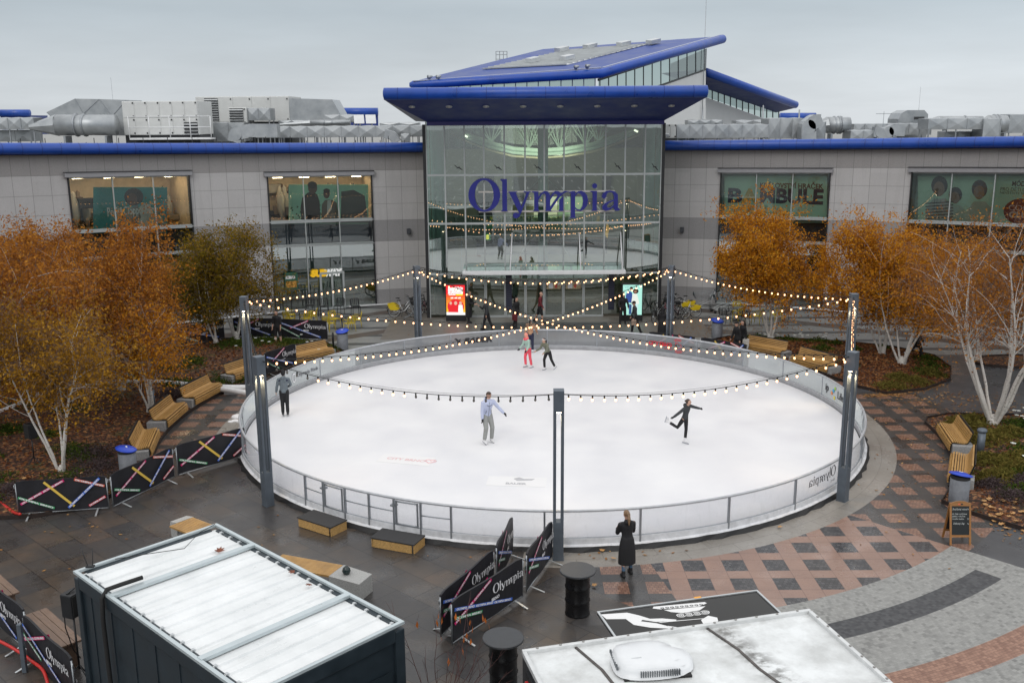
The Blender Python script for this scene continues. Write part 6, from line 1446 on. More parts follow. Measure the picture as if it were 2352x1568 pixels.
P([(.62, .46), (1.05, .22), (1.07, .235), (.66, .50)], .003, 1); P([(.86, .36), (1.75, .27), (1.75, .255), (.86, .335)], .003, 0); P([(1.0, .2), (1.25, .04), (1.22, .03), (.98, .18)], .003, 0); P([(1.62, .24), (1.80, .34), (1.92, .24), (1.88, .12), (1.60, .10)], Z, 0)
b.build('painted_print', [PW_, PK], o)
# ------------------------------------------------------------------ bicycles, carts
def bike_proto(fcol, guard):
    r_ = empty('bicycle'); b = MB(); R_ = .345; xr, xf = -.53, .55
    for x, nm_ in ((xr, 'rear'), (xf, 'front')):
        w_ = MB(); w_.tube([(x + R_ * cos(2 * pi * i / 26), 0, R_ + R_ * sin(2 * pi * i / 26)) for i in range(26)], .021, 6, 0, closed=True); w_.tube([(x + (R_ - .03) * cos(2 * pi * i / 26), 0, R_ + (R_ - .03) * sin(2 * pi * i / 26)) for i in range(26)], .013, 5, 1, closed=True)
        for i in range(8): w_.tube([(x, 0, R_), (x + (R_ - .03) * cos(2 * pi * i / 8), 0, R_ + (R_ - .03) * sin(2 * pi * i / 8))], .003, 3, 1)
        w_.tube([(x, -.05, R_), (x, .05, R_)], .04, 8, 1); w_.build('wheel', [RUBBER, ALU], r_)
    b.tube([(xr, .0, R_), (-.02, 0, .30)], .018, 6); b.tube([(xr, 0, R_), (-.16, 0, .66)], .016, 6); b.tube([(-.02, 0, .30), (-.20, 0, .80)], .022, 7); b.tube([(-.02, 0, .30), (.12, 0, .42), (.42, 0, .78)], .032, 8); b.tube([(.42, 0, .72), (.37, 0, .98)], .026, 8); b.tube([(.42, 0, .74), (xf, .06, R_)], .018, 6); b.tube([(.42, 0, .74), (xf, -.06, R_)], .018, 6); b.build('bike_frame', fcol, r_)
    b = MB(); b.tube([(.37, 0, .96), (.36, 0, 1.06)], .016, 6); b.tube([(.22, -.29, 1.08), (.33, -.20, 1.09), (.38, 0, 1.06), (.33, .20, 1.09), (.22, .29, 1.08)], .014, 6); b.build('handlebar', BLACK, r_)
    b = MB(); b.tube([(-.20, 0, .78), (-.23, 0, .95)], .014, 6, 0); b.ell((-.24, 0, .97), (.14, .075, .035), 10, 6, 1); b.build('saddle', [ALU, BLACK], r_)
    b = MB(); b.tube([(-.10, .06, .30), (.14, .06, .30)], .012, 5); b.tube([(-.02, -.08, .30), (-.02, .08, .30)], .03, 8); b.bar((.10, .10, .30), (.16, .18, .30), .05, .02, 0); b.bar((-.14, -.10, .30), (-.08, -.18, .30), .05, .02, 0); b.tube([(-.05, -.03, .30), (-.12, -.14, .02)], .010, 5); b.build('pedals', BLACK, r_)
    if guard:
        b = MB()
        for s_ in (-1, 1): b.prism([(-.86, .66), (-.50, .72), (-.22, .52), (-.28, .44), (-.42, .40), (-.74, .42)], s_ * .035, s_ * .048, 0, M_ )
        b.tube([(xr + .37 * cos(a), 0, R_ + .37 * sin(a)) for a in [radians(20 + 15 * i) for i in range(10)]], .035, 6, 0, ell=.4)
        b.build('mudguard', guard, r_); b = MB(); b.bev((.52, 0, .86), (.26, .32, .20), .02, 0); b.build('basket', BLACK, r_)
    return r_
YB_ = mat('bike_yellow', (.62, .45, .015), .35, 0, .1, 4); WB_ = mat('bike_white', (.52, .53, .54), .35, .2, .08, 4); DB_ = mat('bike_dark', (.03, .03, .035), .35, .2, .2, 4); RB_ = mat('bike_wine', (.12, .015, .03), .35, .1, .2, 4)
bp = {'y': bike_proto(WB_, YB_), 'd': bike_proto(DB_, None), 'r': bike_proto(RB_, None)}; used = set()
def bike(k, x, y, rz_, lab, side, lean=.0):
    o = copy_tree(bp[k]) if k in used else bp[k]; used.add(k); o.location = (x, y, 0); o.rotation_euler = (lean, 0, rz_); tag(o, lab, 'bicycle', 'bicycles parked by the ' + side + ' lamp pole')
bike('y', -6.25, 55.2, .05, 'white and yellow hire bicycle nearest the camera left of the lamp pole', 'left'); bike('y', -6.4, 56.0, .12, 'white and yellow hire bicycle just behind the front left one', 'left'); bike('d', -5.5, 56.3, .4, 'dark bicycle behind the two yellow hire bicycles', 'left')
bike('r', -4.95, 55.9, .6, 'wine red bicycle beside the left lamp pole', 'left'); bike('d', -5.2, 56.9, .9, 'dark bicycle closest to the stone wall left of the glass hall', 'left')
bike('y', 9.95, 54.5, pi + .15, 'white and yellow hire bicycle with rear wheel sticking out on the right', 'right'); bike('y', 9.45, 55.3, pi + .2, 'white and yellow hire bicycle in the middle of the right stand', 'right'); bike('r', 9.0, 54.0, pi + .3, 'wine red bicycle in front at the right stand', 'right'); bike('d', 9.35, 53.85, pi + .5, 'dark bicycle nearest the camera at the right stand', 'right')
bike('d', 8.85, 56.2, pi + .5, 'dark bicycle deep in the corner beside the glass hall', 'right'); bike('d', 9.4, 56.6, pi + .3, 'dark bicycle leaning at the wall behind the right stand', 'right'); bike('y', 9.9, 56.0, pi + .1, 'yellow hire bicycle at the back of the right stand', 'right'); bike('d', 8.05, 53.6, pi + 1.2, 'bicycle half hidden by the woman in the long black coat', 'right')
for (x, y, lab, gx) in ((-5.75, 54.85, 'folded grey A-board leaning by the left bicycles', 0),):
    o = thing('folded_stand', 'grey steel bicycle stand in front of the yellow hire bicycle', 'bicycle stand', (x, y, 0)); b = MB(); b.bar((-.22, 0, 1.25), (.28, -.1, .02), .10, .05, 0); b.bar((-.45, -.15, .03), (.35, .25, .35), .10, .05, 0); b.bar((.0, 0, .62), (.55, .25, .85), .08, .05, 0); b.build('stand', mat('stand_grey', (.20, .21, .22), .5, .3, .1, 6), o)
def cart_proto():
    r_ = empty('shopping_cart'); b = MB(); T0 = [(-.42, -.26, .98), (.42, -.20, .92), (.42, .20, .92), (-.42, .26, .98)]; B0 = [(-.32, -.20, .58), (.36, -.15, .64), (.36, .15, .64), (-.32, .20, .58)]
    for P_ in (T0, B0):
        for i in range(4): b.tube([P_[i], P_[(i + 1) % 4]], .012, 5)
    for i in range(4):
        for k in range(7):
            u = k / 6; b.tube([V(T0[i]).lerp(V(T0[(i + 1) % 4]), u), V(B0[i]).lerp(V(B0[(i + 1) % 4]), u)], .006, 4)
        for h in (.33, .66):
            q = [V(T0[j]).lerp(V(B0[j]), h) for j in (i, (i + 1) % 4)]; b.tube(q, .006, 4)
    for k in range(6): b.tube([V(B0[0]).lerp(V(B0[1]), k / 5), V(B0[3]).lerp(V(B0[2]), k / 5)], .006, 4)
    b.build('basket', STEEL, r_); b = MB()
    for s_ in (-1, 1): b.tube([(-.46, s_ * .24, 1.0), (-.30, s_ * .22, .55), (-.36, s_ * .26, .14)], .016, 6); b.tube([(-.30, s_ * .22, .52), (.44, s_ * .2, .16)], .016, 6); b.tube([(-.36, s_ * .26, .16), (.44, s_ * .2, .16)], .016, 6)
    b.build('cart_frame', ALU, r_); b = MB(); b.tube([(-.50, -.26, 1.03), (-.50, .26, 1.03)], .022, 7); b.box((.44, 0, .84), (.02, .2, .14), 0); b.build('handle', mat('cart_dark', (.03, .05, .06), .4), r_)
    for x in (-.36, .44):
        for s_ in (-1, 1): q = MB(); q.tube([(x, s_ * .24 - .015, .065), (x, s_ * .24 + .015, .065)], .065, 12); q.build('wheel', RUBBER, r_)
    return r_
c0 = cart_proto(); c0.location = (11.3, 56.6, 0); c0.rotation_euler.z = pi; c0.scale = (1.35, 1.2, 1.15); tag(c0, 'grey wire shopping cart against the stone wall by the right bicycles', 'shopping cart', 'shopping carts by the right wall')
c1 = copy_tree(c0); c1.location = (12.35, 56.0, 0); c1.rotation_euler.z = pi + .2; tag(c1, 'grey wire shopping cart half hidden by the orange birch', 'shopping cart', 'shopping carts by the right wall')
# ------------------------------------------------------------------ cafe tables and chairs
def chair_proto(m_, tall=0):
    r_ = empty('cafe_chair'); sh = .46 + tall; b = MB(); b.bev((0, 0, sh), (.46, .44, .03), .012, 0); b.build('seat', m_, r_)
    b = MB()
    for x in (-.20, -.10, 0, .10, .20): b.bar((x, .20, sh + .04), (x, .27, sh + .37), .045, .012, 0)
    b.tube([(-.24, .20, sh), (-.25, .27, sh + .34), (-.18, .28, sh + .40), (.18, .28, sh + .40), (.25, .27, sh + .34), (.24, .20, sh)], .018, 6); b.build('backrest', m_, r_)
    for s_ in (-1, 1):
        for y, dy_ in ((-.20, -.04), (.20, .06)): q = MB(); q.tube([(s_ * .21, y, sh), (s_ * .24, y + dy_, 0)], [.020, .014], 6); q.build('leg', m_, r_)
        if not tall: q = MB(); q.tube([(s_ * .24, -.20, sh), (s_ * .28, -.20, sh + .19), (s_ * .28, -.10, sh + .22), (s_ * .26, .24, sh + .21)], .018, 6); q.build('armrest', m_, r_)
    return r_
YC = mat('chair_yellow', (.56, .42, .02), .45, 0, .08, 4)
cp = {'y': chair_proto(YC), 'b': chair_proto(BLACK), 's': chair_proto(BLACK, .30)}; used = set()
def chair(k, x, y, rz_, lab, grp):
    o = copy_tree(cp[k]) if k in used else cp[k]; used.add(k); o.location = (x, y, 0); o.rotation_euler.z = rz_; tag(o, lab, 'chair', grp)
def cafe_table(x, y, lab, r_=.36, h=.74):
    o = thing('cafe_table', lab, 'table', (x, y, 0), 0, 'small black cafe tables'); b = MB(); b.lathe([(r_, h - .03), (r_ + .01, h - .015), (r_, h), (.01, h + .001)], 24, 0, smooth=False); b.build('table_top', mat('table_slate', (.045, .045, .048), .4, 0, .2, 10), o); b = MB(); b.lathe([(.025, .03), (.025, h - .03)], 8, 0)
    for a in range(4): b.bar((0, 0, .05), (.30 * cos(a * pi / 2 + .6), .30 * sin(a * pi / 2 + .6), .02), .04, .03, 0)
    b.build('pedestal', BLACK, o)
gy = 'yellow chairs outside the sandwich shop'
cafe_table(-11.85, 53.4, 'round black cafe table between the left group of yellow chairs'); cafe_table(-9.25, 52.0, 'round black cafe table between the right group of yellow chairs'); 
for i, (x, y, a, lab) in enumerate(((-12.45, 53.85, 1.9, 'yellow chair at the back left of the left cafe table'), (-12.3, 52.85, 2.6, 'yellow chair at the front left of the left cafe table'), (-11.35, 52.8, -2.5, 'yellow chair at the front right of the left cafe table'), (-11.15, 53.5, -1.5, 'yellow chair at the right of the left cafe table'), (-9.75, 52.6, .8, 'yellow chair at the back left of the right cafe table'), (-9.85, 51.45, 2.6, 'yellow chair nearest the grey bin with blue lid'), (-8.75, 51.4, -2.4, 'yellow chair at the front right of the right cafe table'), (-8.5, 52.4, -1.4, 'yellow chair at the right of the right cafe table'))): chair('y', x, y, a, lab, gy)
for i, (x, y, a, lab) in enumerate(((-11.6, 55.0, 0, 'black high chair at the left end in front of the shop door'), (-10.7, 54.7, .3, 'black high chair before the left leaf of the shop door'), (-9.9, 54.9, -.3, 'black high chair before the right leaf of the shop door'), (-8.9, 54.7, .4, 'black high chair right of the shop door'))): chair('s', x, y, a, lab, 'black high chairs by the shop door')
o = thing('high_table', 'long black high table in front of the shop window', 'table', (-12.0, 55.6, 0), .2); b = MB(); b.bev((0, 0, 1.02), (1.7, .55, .04), .01, 0); b.build('table_top', BLACK, o)
for x in (-.75, .75):
    for y in (-.2, .2): q = MB(); q.bar((x, y, 0), (x, y, 1.0), .05, .05, 0); q.build('leg', BLACK, o)
cafe_table(12.6, 53.5, 'round black cafe table under the right orange birch', .42)
for (k, x, y, a, lab) in (('b', 11.8, 53.0, 2.4, 'black chair left of the table under the right birch'), ('b', 12.75, 52.55, -2.9, 'black chair in front of the table under the right birch'), ('y', 13.5, 52.6, -2.2, 'yellow chair right of the table under the right birch'), ('y', 12.9, 54.4, .3, 'yellow chair behind the table under the right birch'), ('y', 12.55, 53.0, -2.6, 'yellow chair pushed close to the table under the right birch'), ('y', 14.6, 52.9, -1.2, 'yellow chair beside the white birch trunk'), ('b', 15.2, 53.6, -.8, 'black chair farthest right behind the birch trunks')): chair(k, x, y, a, lab, 'chairs under the right birch')
# ------------------------------------------------------------------ wooden tables bottom left, loudspeakers, hoses
def picnic(c, rz_, L, lab):
    o = thing('wooden_table', lab, 'table', c, rz_, 'weathered wooden tables'); b = MB()
    for i in range(4): b.bev((0, -.24 + i * .16, .60), (L, .15, .045), .006, 0)
    b.build('table_top', WOOD_OLD, o)
    for x in (-L / 2 + .12, L / 2 - .12):
        q = MB(); q.box((x, 0, .29), (.10, .46, .57), 0); q.build('leg', WOOD_OLD, o)
picnic((-9.95, 18.98, 0), radians(-44.5), 1.95, 'weathered wooden table behind the bottom left lettered barrier'); picnic((-12.15, 20.95, 0), radians(-44.5), 1.5, 'weathered wooden table cut by the left picture edge')
def speaker(c, rz_, h, lab):
    o = thing('loudspeaker', lab, 'loudspeaker', c, rz_, 'black loudspeakers on stands'); b = MB(); b.bev((0, 0, h + .26), (.30, .28, .50), .03, 0); b.bar((-.1, 0, h + .52), (.1, 0, h + .56), .04, .02, 0); b.build('cabinet', BLACK, o); b = MB(); b.box((0, -.145, h + .26), (.25, .02, .44), 0); b.build('grille', RUBBER, o)
    b = MB(); b.tube([(0, 0, .45), (0, 0, h)], .02, 8)
    for a in (.4, 2.5, 4.6): b.tube([(0, 0, .55), (.42 * cos(a), .42 * sin(a), .02)], .014, 6)
    b.build('stand', BLACK, o)
p = G(82, 1083); speaker((p.x, p.y, 0), -.5, 1.15, 'black loudspeaker on a stand in the left bed beside the white birch'); p = G(167, 1372, 2.0); speaker((p.x - .02, p.y - .02, 0), 1.2, 1.62, 'black loudspeaker on a stand by the corner of the dark container')
c = MB(); c.tube([G(147, 1405, 1.7), G(150, 1440, 1.2), G(168, 1490, .6), G(185, 1510, .2)], .012, 5); tag(c.build('speaker_cable', RUBBER), 'thin black cable hanging from the loudspeaker by the container', 'cable')
PIPEW = mat('pipe_white', (.68, .69, .70), .45, 0, .12, 3)
def pipe(pts, r_, m_, lab, name='pipe', cat='pipe', n=10):
    P = [V(p) for p in pts]; Q = []
    for i in range(len(P) - 1):
        p0, p1, p2, p3 = P[max(0, i - 1)], P[i], P[i + 1], P[min(len(P) - 1, i + 2)]
        for k in range(8):
            u = k / 8; Q.append(.5 * ((2 * p1) + (p2 - p0) * u + (2 * p0 - 5 * p1 + 4 * p2 - p3) * u * u + (3 * p1 - p0 - 3 * p2 + p3) * u ** 3))
    Q.append(P[-1]); c = MB(); c.tube(Q, r_, n, 0); tag(c.build(name, m_), lab, cat)
pp = lambda x, y, z=.2: G(x, y, z)
pipe([pp(-30, 968), pp(20, 945), pp(80, 920), pp(150, 895), pp(240, 884), pp(340, 881), pp(430, 884), pp(520, 890), pp(580, 890)], .13, PIPEW, 'thick white insulated pipe lying across the left bed to the rink')
pipe([pp(-30, 958, .3), pp(30, 935, .3), pp(120, 897, .34), pp(240, 879, .34), pp(360, 878, .3), pp(470, 888, .26), pp(540, 898, .24), pp(585, 906, .2)], .12, PIPEW, 'second white insulated pipe beside the first one on the left bed')
o = thing('pipe_block', 'small white block under the white pipes near the left pole', 'block', G(532, 904)); b = MB(); b.bev((0, 0, .08), (.55, .3, .16), .02, 0); b.build('block', PIPEW, o)
REDH = mat('hose_red', (.50, .02, .015), .4, 0, .15, 5)
pipe([pp(-20, 1140, .1), pp(10, 1160, .12), pp(32, 1176, .1), pp(46, 1180, .3)], .04, REDH, 'short thick red hose at the left end of the striped barriers', 'hose', 'hose')
pipe([pp(303, 1050, .1), pp(305, 1030, .3), pp(312, 1012, .3), pp(322, 998, .1), pp(330, 990, .1)], .035, REDH, 'thin red hose behind the nearest left bench', 'hose', 'hose')
pipe([pp(-20, 1462, .2), pp(20, 1482, .2), pp(50, 1500, .2), pp(70, 1515, .2), pp(100, 1540, .2), pp(115, 1590, .2)], .035, REDH, 'thick red hose under the bottom left barriers', 'hose', 'hose')
p = G(76, 1580, 0); c = MB(); p = V((-10.2, 18.3, 0)); c.bev((0, 0, .55), (.09, .09, 1.1), .01, 0); tag(c.build('dark_post', POLE, None, p), 'square dark post beside the bottom left barriers', 'post')
# orange awning far right, patio barrier bits and snow heaps
o = thing('orange_awning', 'bright orange dome canopy behind the bare white birch', 'canopy', (24.5, 53.0, 0)); ORG = mat('awning_orange', (.70, .25, .02), .5, 0, .12, 1)
b = MB(); b.lathe([(2.7, 1.35), (2.5, 1.75), (2.0, 2.15), (1.2, 2.45), (.3, 2.58)], 24, 0); b.build('canopy_top', ORG, o)
for a in range(4): q = MB(); q.tube([(2.3 * cos(a * pi / 2 + .5), 2.3 * sin(a * pi / 2 + .5), 0), (2.3 * cos(a * pi / 2 + .5), 2.3 * sin(a * pi / 2 + .5), 1.7)], .04, 6); q.build('leg', ALU, o)
SNOW = mat('snow', (.80, .81, .84), .6, 0, .05, 6, .4)
c = MB()
for (x, y, s_) in ((548, 957, .3), (556, 968, .22), (540, 966, .16), (530, 968, .12), (552, 984, .12)):
    p = G(x, y); c.ell((p.x, p.y, .0), (s_, s_ * .8, s_ * .35), 9, 6)
tag(c.build('snow_heap', SNOW), 'little heaps of scraped snow beside the left of the rink', 'snow', kind='stuff')
p = rp(-76, 11.9); 
# ------------------------------------------------------------------ planting beds
def bed_mat():
    t = mk('leaf_mulch'); v, x, y, z = t.pos(); n = t.noise(v, .7, 5, .6); c1 = t.vor(v, 13, 'F1', 'Color'); sp = t.n('ShaderNodeSeparateColor'); t.t.links.new(c1.s, sp.inputs[0])
    r1 = Xp(t, sp.outputs[0]); r2 = Xp(t, sp.outputs[1]); f = t.noise(v, 40, 3)
    soil = t.mix(f.rng(.3, .7), (.020, .012, .009), (.050, .028, .020)); leaf = t.ramp(r2, [(0, (.055, .022, .014)), (.45, (.12, .045, .022)), (.75, (.20, .085, .035)), (1, (.30, .16, .07))])
    c = t.mix((r1 > .50) * 1.0, soil, leaf); g = t.noise(v, 1.1, 5, .65); gr = t.mix(f.rng(.3, .7), (.022, .035, .012), (.055, .075, .022)); c = t.mix(g.rng(.56, .63) * .6, c, gr)
    return t.out(t.bsdf(c, .75, 0, t.bump(f + r1, .5, .03), .3))
BEDM = bed_mat(); EDGE = mat('bed_edging', (.030, .020, .017), .6, .3, .3, 6)
def arcpts(a0, a1, r, n): return [rp(a0 + (a1 - a0) * i / n, r) for i in range(n + 1)]
BL_ = [V((p.x, p.y)) for p in arcpts(131, 196, 14.08, 24)] + [V(p) for p in ((-11.95, 29.4), (-12.25, 27.9), (-12.9, 26.9), (-13.9, 26.35), (-15.6, 26.2), (-18, 26.6), (-22, 27.5), (-32, 29), (-32, 45), (-22, 46.2), (-18.8, 46.9), (-16.9, 47.5), (-15.0, 49.5), (-12.2, 49.45), (-9.6, 48.6), (-8.7, 47.3))]
BR1 = [V((p.x, p.y)) for p in arcpts(55, 18, 13.9, 16)] + [V(p) for p in ((15.35, 38.5), (17.2, 39.1), (18.9, 40.6), (19.8, 42.6), (20.0, 44.8), (18.8, 46.6), (17.2, 47.6), (13.8, 48.8), (11.2, 49.2), (9.6, 48.0))]
BR2 = [V((p.x, p.y)) for p in arcpts(-2.5, -36, 13.95, 16)] + [V(p) for p in ((13.15, 26.1), (14.05, 25.0), (16.2, 22.6), (19, 20.5), (30, 14), (36, 20), (36, 34.5), (24, 35.0), (19.3, 35.4), (16.6, 35.6), (15.6, 35.1))]
BR3 = [V((p.x + 23.8, p.y + 43.6)) for p in [V((2.6 * cos(2 * pi * i / 18), 1.2 * sin(2 * pi * i / 18))) for i in range(18)]]
BR4 = [V((p.x + 27.5, p.y + 38.4)) for p in [V((4.6 * cos(2 * pi * i / 18), .9 * sin(2 * pi * i / 18))) for i in range(18)]]
def inside(p, poly):
    c = False; j = len(poly) - 1
    for i in range(len(poly)):
        a, b_ = poly[i], poly[j]
        if (a.y > p[1]) != (b_.y > p[1]) and p[0] < (b_.x - a.x) * (p[1] - a.y) / (b_.y - a.y) + a.x: c = not c
        j = i
    return c
def edged(p, poly):
    d = 1e9
    for i in range(len(poly)):
        a, b_ = poly[i - 1], poly[i]; e = b_ - a; t_ = max(0, min(1, (V(p) - a).dot(e) / max(1e-9, e.length_squared))); d = min(d, (V(p) - a - e * t_).length)
    return d
def hgt(x, y, poly, top=.26): return .05 + min(1, edged((x, y), poly) / 3.0) * top + .03 * sin(x * 1.7) * cos(y * 1.3)
def bed(poly, name='planting_bed'):
    from mathutils.geometry import delaunay_2d_cdt
    n = len(poly); P = [V((p.x, p.y)) for p in poly]; x0, x1 = min(p.x for p in P), max(p.x for p in P); y0, y1 = min(p.y for p in P), max(p.y for p in P)
    x = x0
    while x < x1:
        y = y0
        while y < y1:
            if inside((x, y), poly) and edged((x, y), poly) > .25: P.append(V((x + rnd.uniform(-.1, .1), y + rnd.uniform(-.1, .1))))
            y += .8
        x += .8
    vs, _, fs, *_r = delaunay_2d_cdt(P, [(i, (i + 1) % n) for i in range(n)], [], 1, 1e-5)
    b = MB(); b.add([(v_.x, v_.y, hgt(v_.x, v_.y, poly)) for v_ in vs], [tuple(f) for f in fs], 0, True); tag(b.build(name, BEDM), kind='structure')
    e = MB()
    for i in range(n):
        a, c = poly[i], poly[(i + 1) % n]; e.bar((a.x, a.y, .06), (c.x, c.y, .06), .03, .13, 0)
    tag(e.build('bed_edging', EDGE), kind='structure')
BEDS = [BL_, BR1, BR2, BR3, BR4]
for p_ in BEDS: bed(p_)
# ------------------------------------------------------------------ leaves by the thousand (numpy quads with a per-face tint)
def leaf_mat(name, stops, trans=.35):
    t = mk(name); at_ = t.n('ShaderNodeAttribute', _attribute_name='tint'); v, x, y, z = t.pos(); n = t.noise(v, .55, 3)
    f = (Xp(t, at_.outputs['Fac']) * .72 + n.rng(.3, .7, 0, .28)).cl(); c = t.ramp(f, stops)
    d = t.n('ShaderNodeBsdfDiffuse'); t.put(d.inputs[0], c); tr = t.n('ShaderNodeBsdfTranslucent'); t.put(tr.inputs[0], c); mx = t.n('ShaderNodeMixShader'); mx.inputs[0].default_value = trans
    t.t.links.new(d.outputs[0], mx.inputs[1]); t.t.links.new(tr.outputs[0], mx.inputs[2]); return t.out(mx.outputs[0])
def leafmesh(name, pos, size, rs, flatness=0.0, ratio=.62, normals=None):
    n = len(pos); a = rs.normal(size=(n, 3)); a[:, 2] *= (1 - flatness); a /= np.linalg.norm(a, axis=1, keepdims=True) + 1e-9
    h = rs.normal(size=(n, 3)); h[:, 2] *= (1 - flatness); b_ = np.cross(a, h); 
    if flatness > .8: b_ = np.stack([-a[:, 1], a[:, 0], rs.normal(size=n) * .15], 1)
    b_ /= np.linalg.norm(b_, axis=1, keepdims=True) + 1e-9
    s = (size * rs.uniform(.6, 1.3, n))[:, None]; a = a * s; b_ = b_ * s * ratio
    vs = np.stack([pos - a, pos + b_ * .8 - a * .1, pos + a, pos - b_ * .8 - a * .1], 1).reshape(-1, 3).astype(np.float32)
    me = bpy.data.meshes.new(name); me.vertices.add(4 * n); me.vertices.foreach_set('co', vs.ravel()); me.loops.add(4 * n); me.loops.foreach_set('vertex_index', np.arange(4 * n, dtype=np.int32))
    me.polygons.add(n); me.polygons.foreach_set('loop_start', np.arange(0, 4 * n, 4, dtype=np.int32))
    at_ = me.attributes.new('tint', 'FLOAT', 'FACE'); at_.data.foreach_set('value', rs.uniform(0, 1, n).astype(np.float32)); me.update(); return me
def linkm(name, me, m, parent=None):
    me.materials.append(m); o = bpy.data.objects.new(name, me); COL.objects.link(o); o.parent = parent; return o
L_OR = leaf_mat('birch_orange', [(0, (.16, .055, .012)), (.3, (.38, .14, .014)), (.62, (.55, .235, .02)), (1, (.62, .34, .04))])
L_BR = leaf_mat('birch_russet', [(0, (.13, .052, .02)), (.35, (.31, .115, .024)), (.7, (.45, .185, .03)), (1, (.54, .28, .055))])
L_OC = leaf_mat('birch_ochre', [(0, (.12, .06, .014)), (.4, (.28, .14, .018)), (.75, (.40, .21, .026)), (1, (.48, .27, .05))])
L_GR = leaf_mat('birch_green', [(0, (.065, .055, .012)), (.4, (.16, .12, .016)), (.75, (.27, .165, .02)), (1, (.36, .20, .03))])
def bark_mat():
    t = mk('birch_bark'); v, x, y, z = t.pos(); n = t.noise(t.vec(x * 5, y * 5, z * 16), 1.6, 4, .6); m_ = t.noise(v, 1.2, 3); k = t.vor(t.vec(x * 3, y * 3, z * 6), 2.2)
    c = t.mix(m_.rng(.3, .7), (.62, .595, .56), (.50, .47, .43)); c = t.mix(n.rng(.60, .68), c, (.045, .04, .038)); c = t.mix((k < .13) * .8, c, (.03, .028, .027)); return t.out(t.bsdf(c, .7, 0, t.bump(n, .2, .01)))
BARK = bark_mat(); TWIG = mat('birch_twig', (.16, .11, .09), .75, 0, .3, 5)
def birch(base, label, seed, H, spread, nleaf, lm, stems=4, lean=(0, 0), bare=.0, size=.055, r0=.075, group='autumn birches around the rink', low=.25, twig=1.0, zmin=.9):
    R_ = random.Random(seed); rs = np.random.RandomState(seed); o = thing('birch_tree', label, 'tree', base, 0, group); b = MB(); tips = []
    def grow(p, d, L, r, lvl, drop):
        n = max(3, int(L / (.35 if lvl < 2 else .22))); P = [p]; q = p.copy(); dd = d.copy()
        for i in range(n):
            k = i / n; dd = (dd + V((R_.gauss(0, .055 if lvl == 0 else .11), R_.gauss(0, .055 if lvl == 0 else .11), R_.gauss(0, .06) + (.04 if lvl == 0 else .0) - drop * k))).normalized(); q = q + dd * (L / n); P.append(q.copy())
        m = len(P); b.tube(P, [max(.0035, r * (1 - .86 * i / (m - 1))) for i in range(m)], 7 if lvl == 0 else (5 if lvl == 1 else 3), 1 if lvl > 1 or r < .011 else 0, True, False)
        if lvl >= 2 or (lvl == 1 and L < 1.0):
            for i in range(1, m): tips.append((P[i], lvl)); 
        if lvl == 3 or (lvl == 2 and L < .35): return
        nb = {0: int(15 * twig), 1: int(7 * twig), 2: 3}[lvl]
        for j in range(nb):
            k = R_.uniform(low if lvl == 0 else .2, 1.0); i = min(m - 2, int(k * (m - 1))); pt = P[i].lerp(P[i + 1], R_.random()); t_ = (P[i + 1] - P[i]).normalized()
            az = R_.uniform(0, 2 * pi); side = (t_.orthogonal().normalized()); side = Matrix.Rotation(az, 3, t_) @ side
            nd = (t_ * R_.uniform(.45, .9) + side * R_.uniform(.6, 1.0) + V((0, 0, .12 if lvl == 0 else 0))).normalized()
            LL = {0: L * R_.uniform(.26, .56) * (1.15 - .5 * k), 1: L * R_.uniform(.38, .68), 2: L * R_.uniform(.45, .7)}[lvl]
            grow(pt, nd, LL, r * {0: .36, 1: .42, 2: .5}[lvl] * (1 - .5 * k), lvl + 1, .10 + .12 * lvl)
    for s_ in range(stems):
        a = 2 * pi * s_ / stems + R_.uniform(-.5, .5); out = spread * R_.uniform(.45, 1.0) * (0.45 if s_ == 0 else 1)
        d = V((cos(a) * out + lean[0], sin(a) * out * .9 + lean[1], 1)).normalized(); p = V((cos(a) * r0 * .9, sin(a) * r0 * .9, -.05)); grow(p, d, H * R_.uniform(.82, 1.05) * (1 + .12 * out), r0 * (1.05 if s_ == 0 else R_.uniform(.55, .8)), 0, -.012)
    b.lathe([(r0 * 2.4, -.05), (r0 * 1.9, .08), (r0 * 1.5, .22), (r0 * .6, .32)], 12, 0); b.build('trunk', [BARK, TWIG], o)
    pts = np.array([p for p, l in tips if p.z > zmin]); keep = rs.uniform(size=len(pts)) > bare; pts = pts[keep] if keep.sum() > 10 else pts
    # clumpy: some twigs carry many more leaves than others
    wgt = np.exp(rs.normal(0, .8, len(pts))); wgt /= wgt.sum(); idx = rs.choice(len(pts), nleaf, p=wgt); pos = pts[idx] + rs.normal(0, .15, (nleaf, 3)); pos[:, 2] -= np.abs(rs.normal(0, .16, nleaf))
    linkm('crown', leafmesh('crown', pos, size, rs), lm, o); return o
birch((-14.46, 29.55, .15), 'white multi-stemmed ochre birch in front of the left bed beside the loudspeaker', 3, 4.7, .55, 15000, L_OC, 5, low=.42, zmin=1.7, r0=.065)
birch((-18.6, 33.2, .3), 'large russet birch behind the white stemmed one at the left edge', 5, 6.0, .56, 44000, L_BR, 5, size=.06)
birch((-16.2, 39.0, .3), 'tall orange birch in the middle of the left bed under the teal banner window', 8, 5.7, .54, 44000, L_BR, 5, size=.06)
birch((-20.8, 42.2, .3), 'tall russet birch at the back of the left bed against the stone wall', 9, 5.9, .52, 40000, L_BR, 4, size=.062)
birch((-23.2, 37.2, .3), 'thin topped russet birch cut by the left picture edge', 12, 6.1, .46, 34000, L_BR, 4, size=.062, bare=.3)
birch((-14.0, 36.2, .25), 'orange birch with low branches above the benches on the left', 21, 3.6, .40, 9000, L_OR, 4, size=.055)
birch((-14.95, 48.0, .25), 'olive green birch with two thin leaning trunks at the back barriers', 14, 4.4, .42, 17000, L_GR, 3, lean=(-.28, -.02), r0=.06, size=.062)
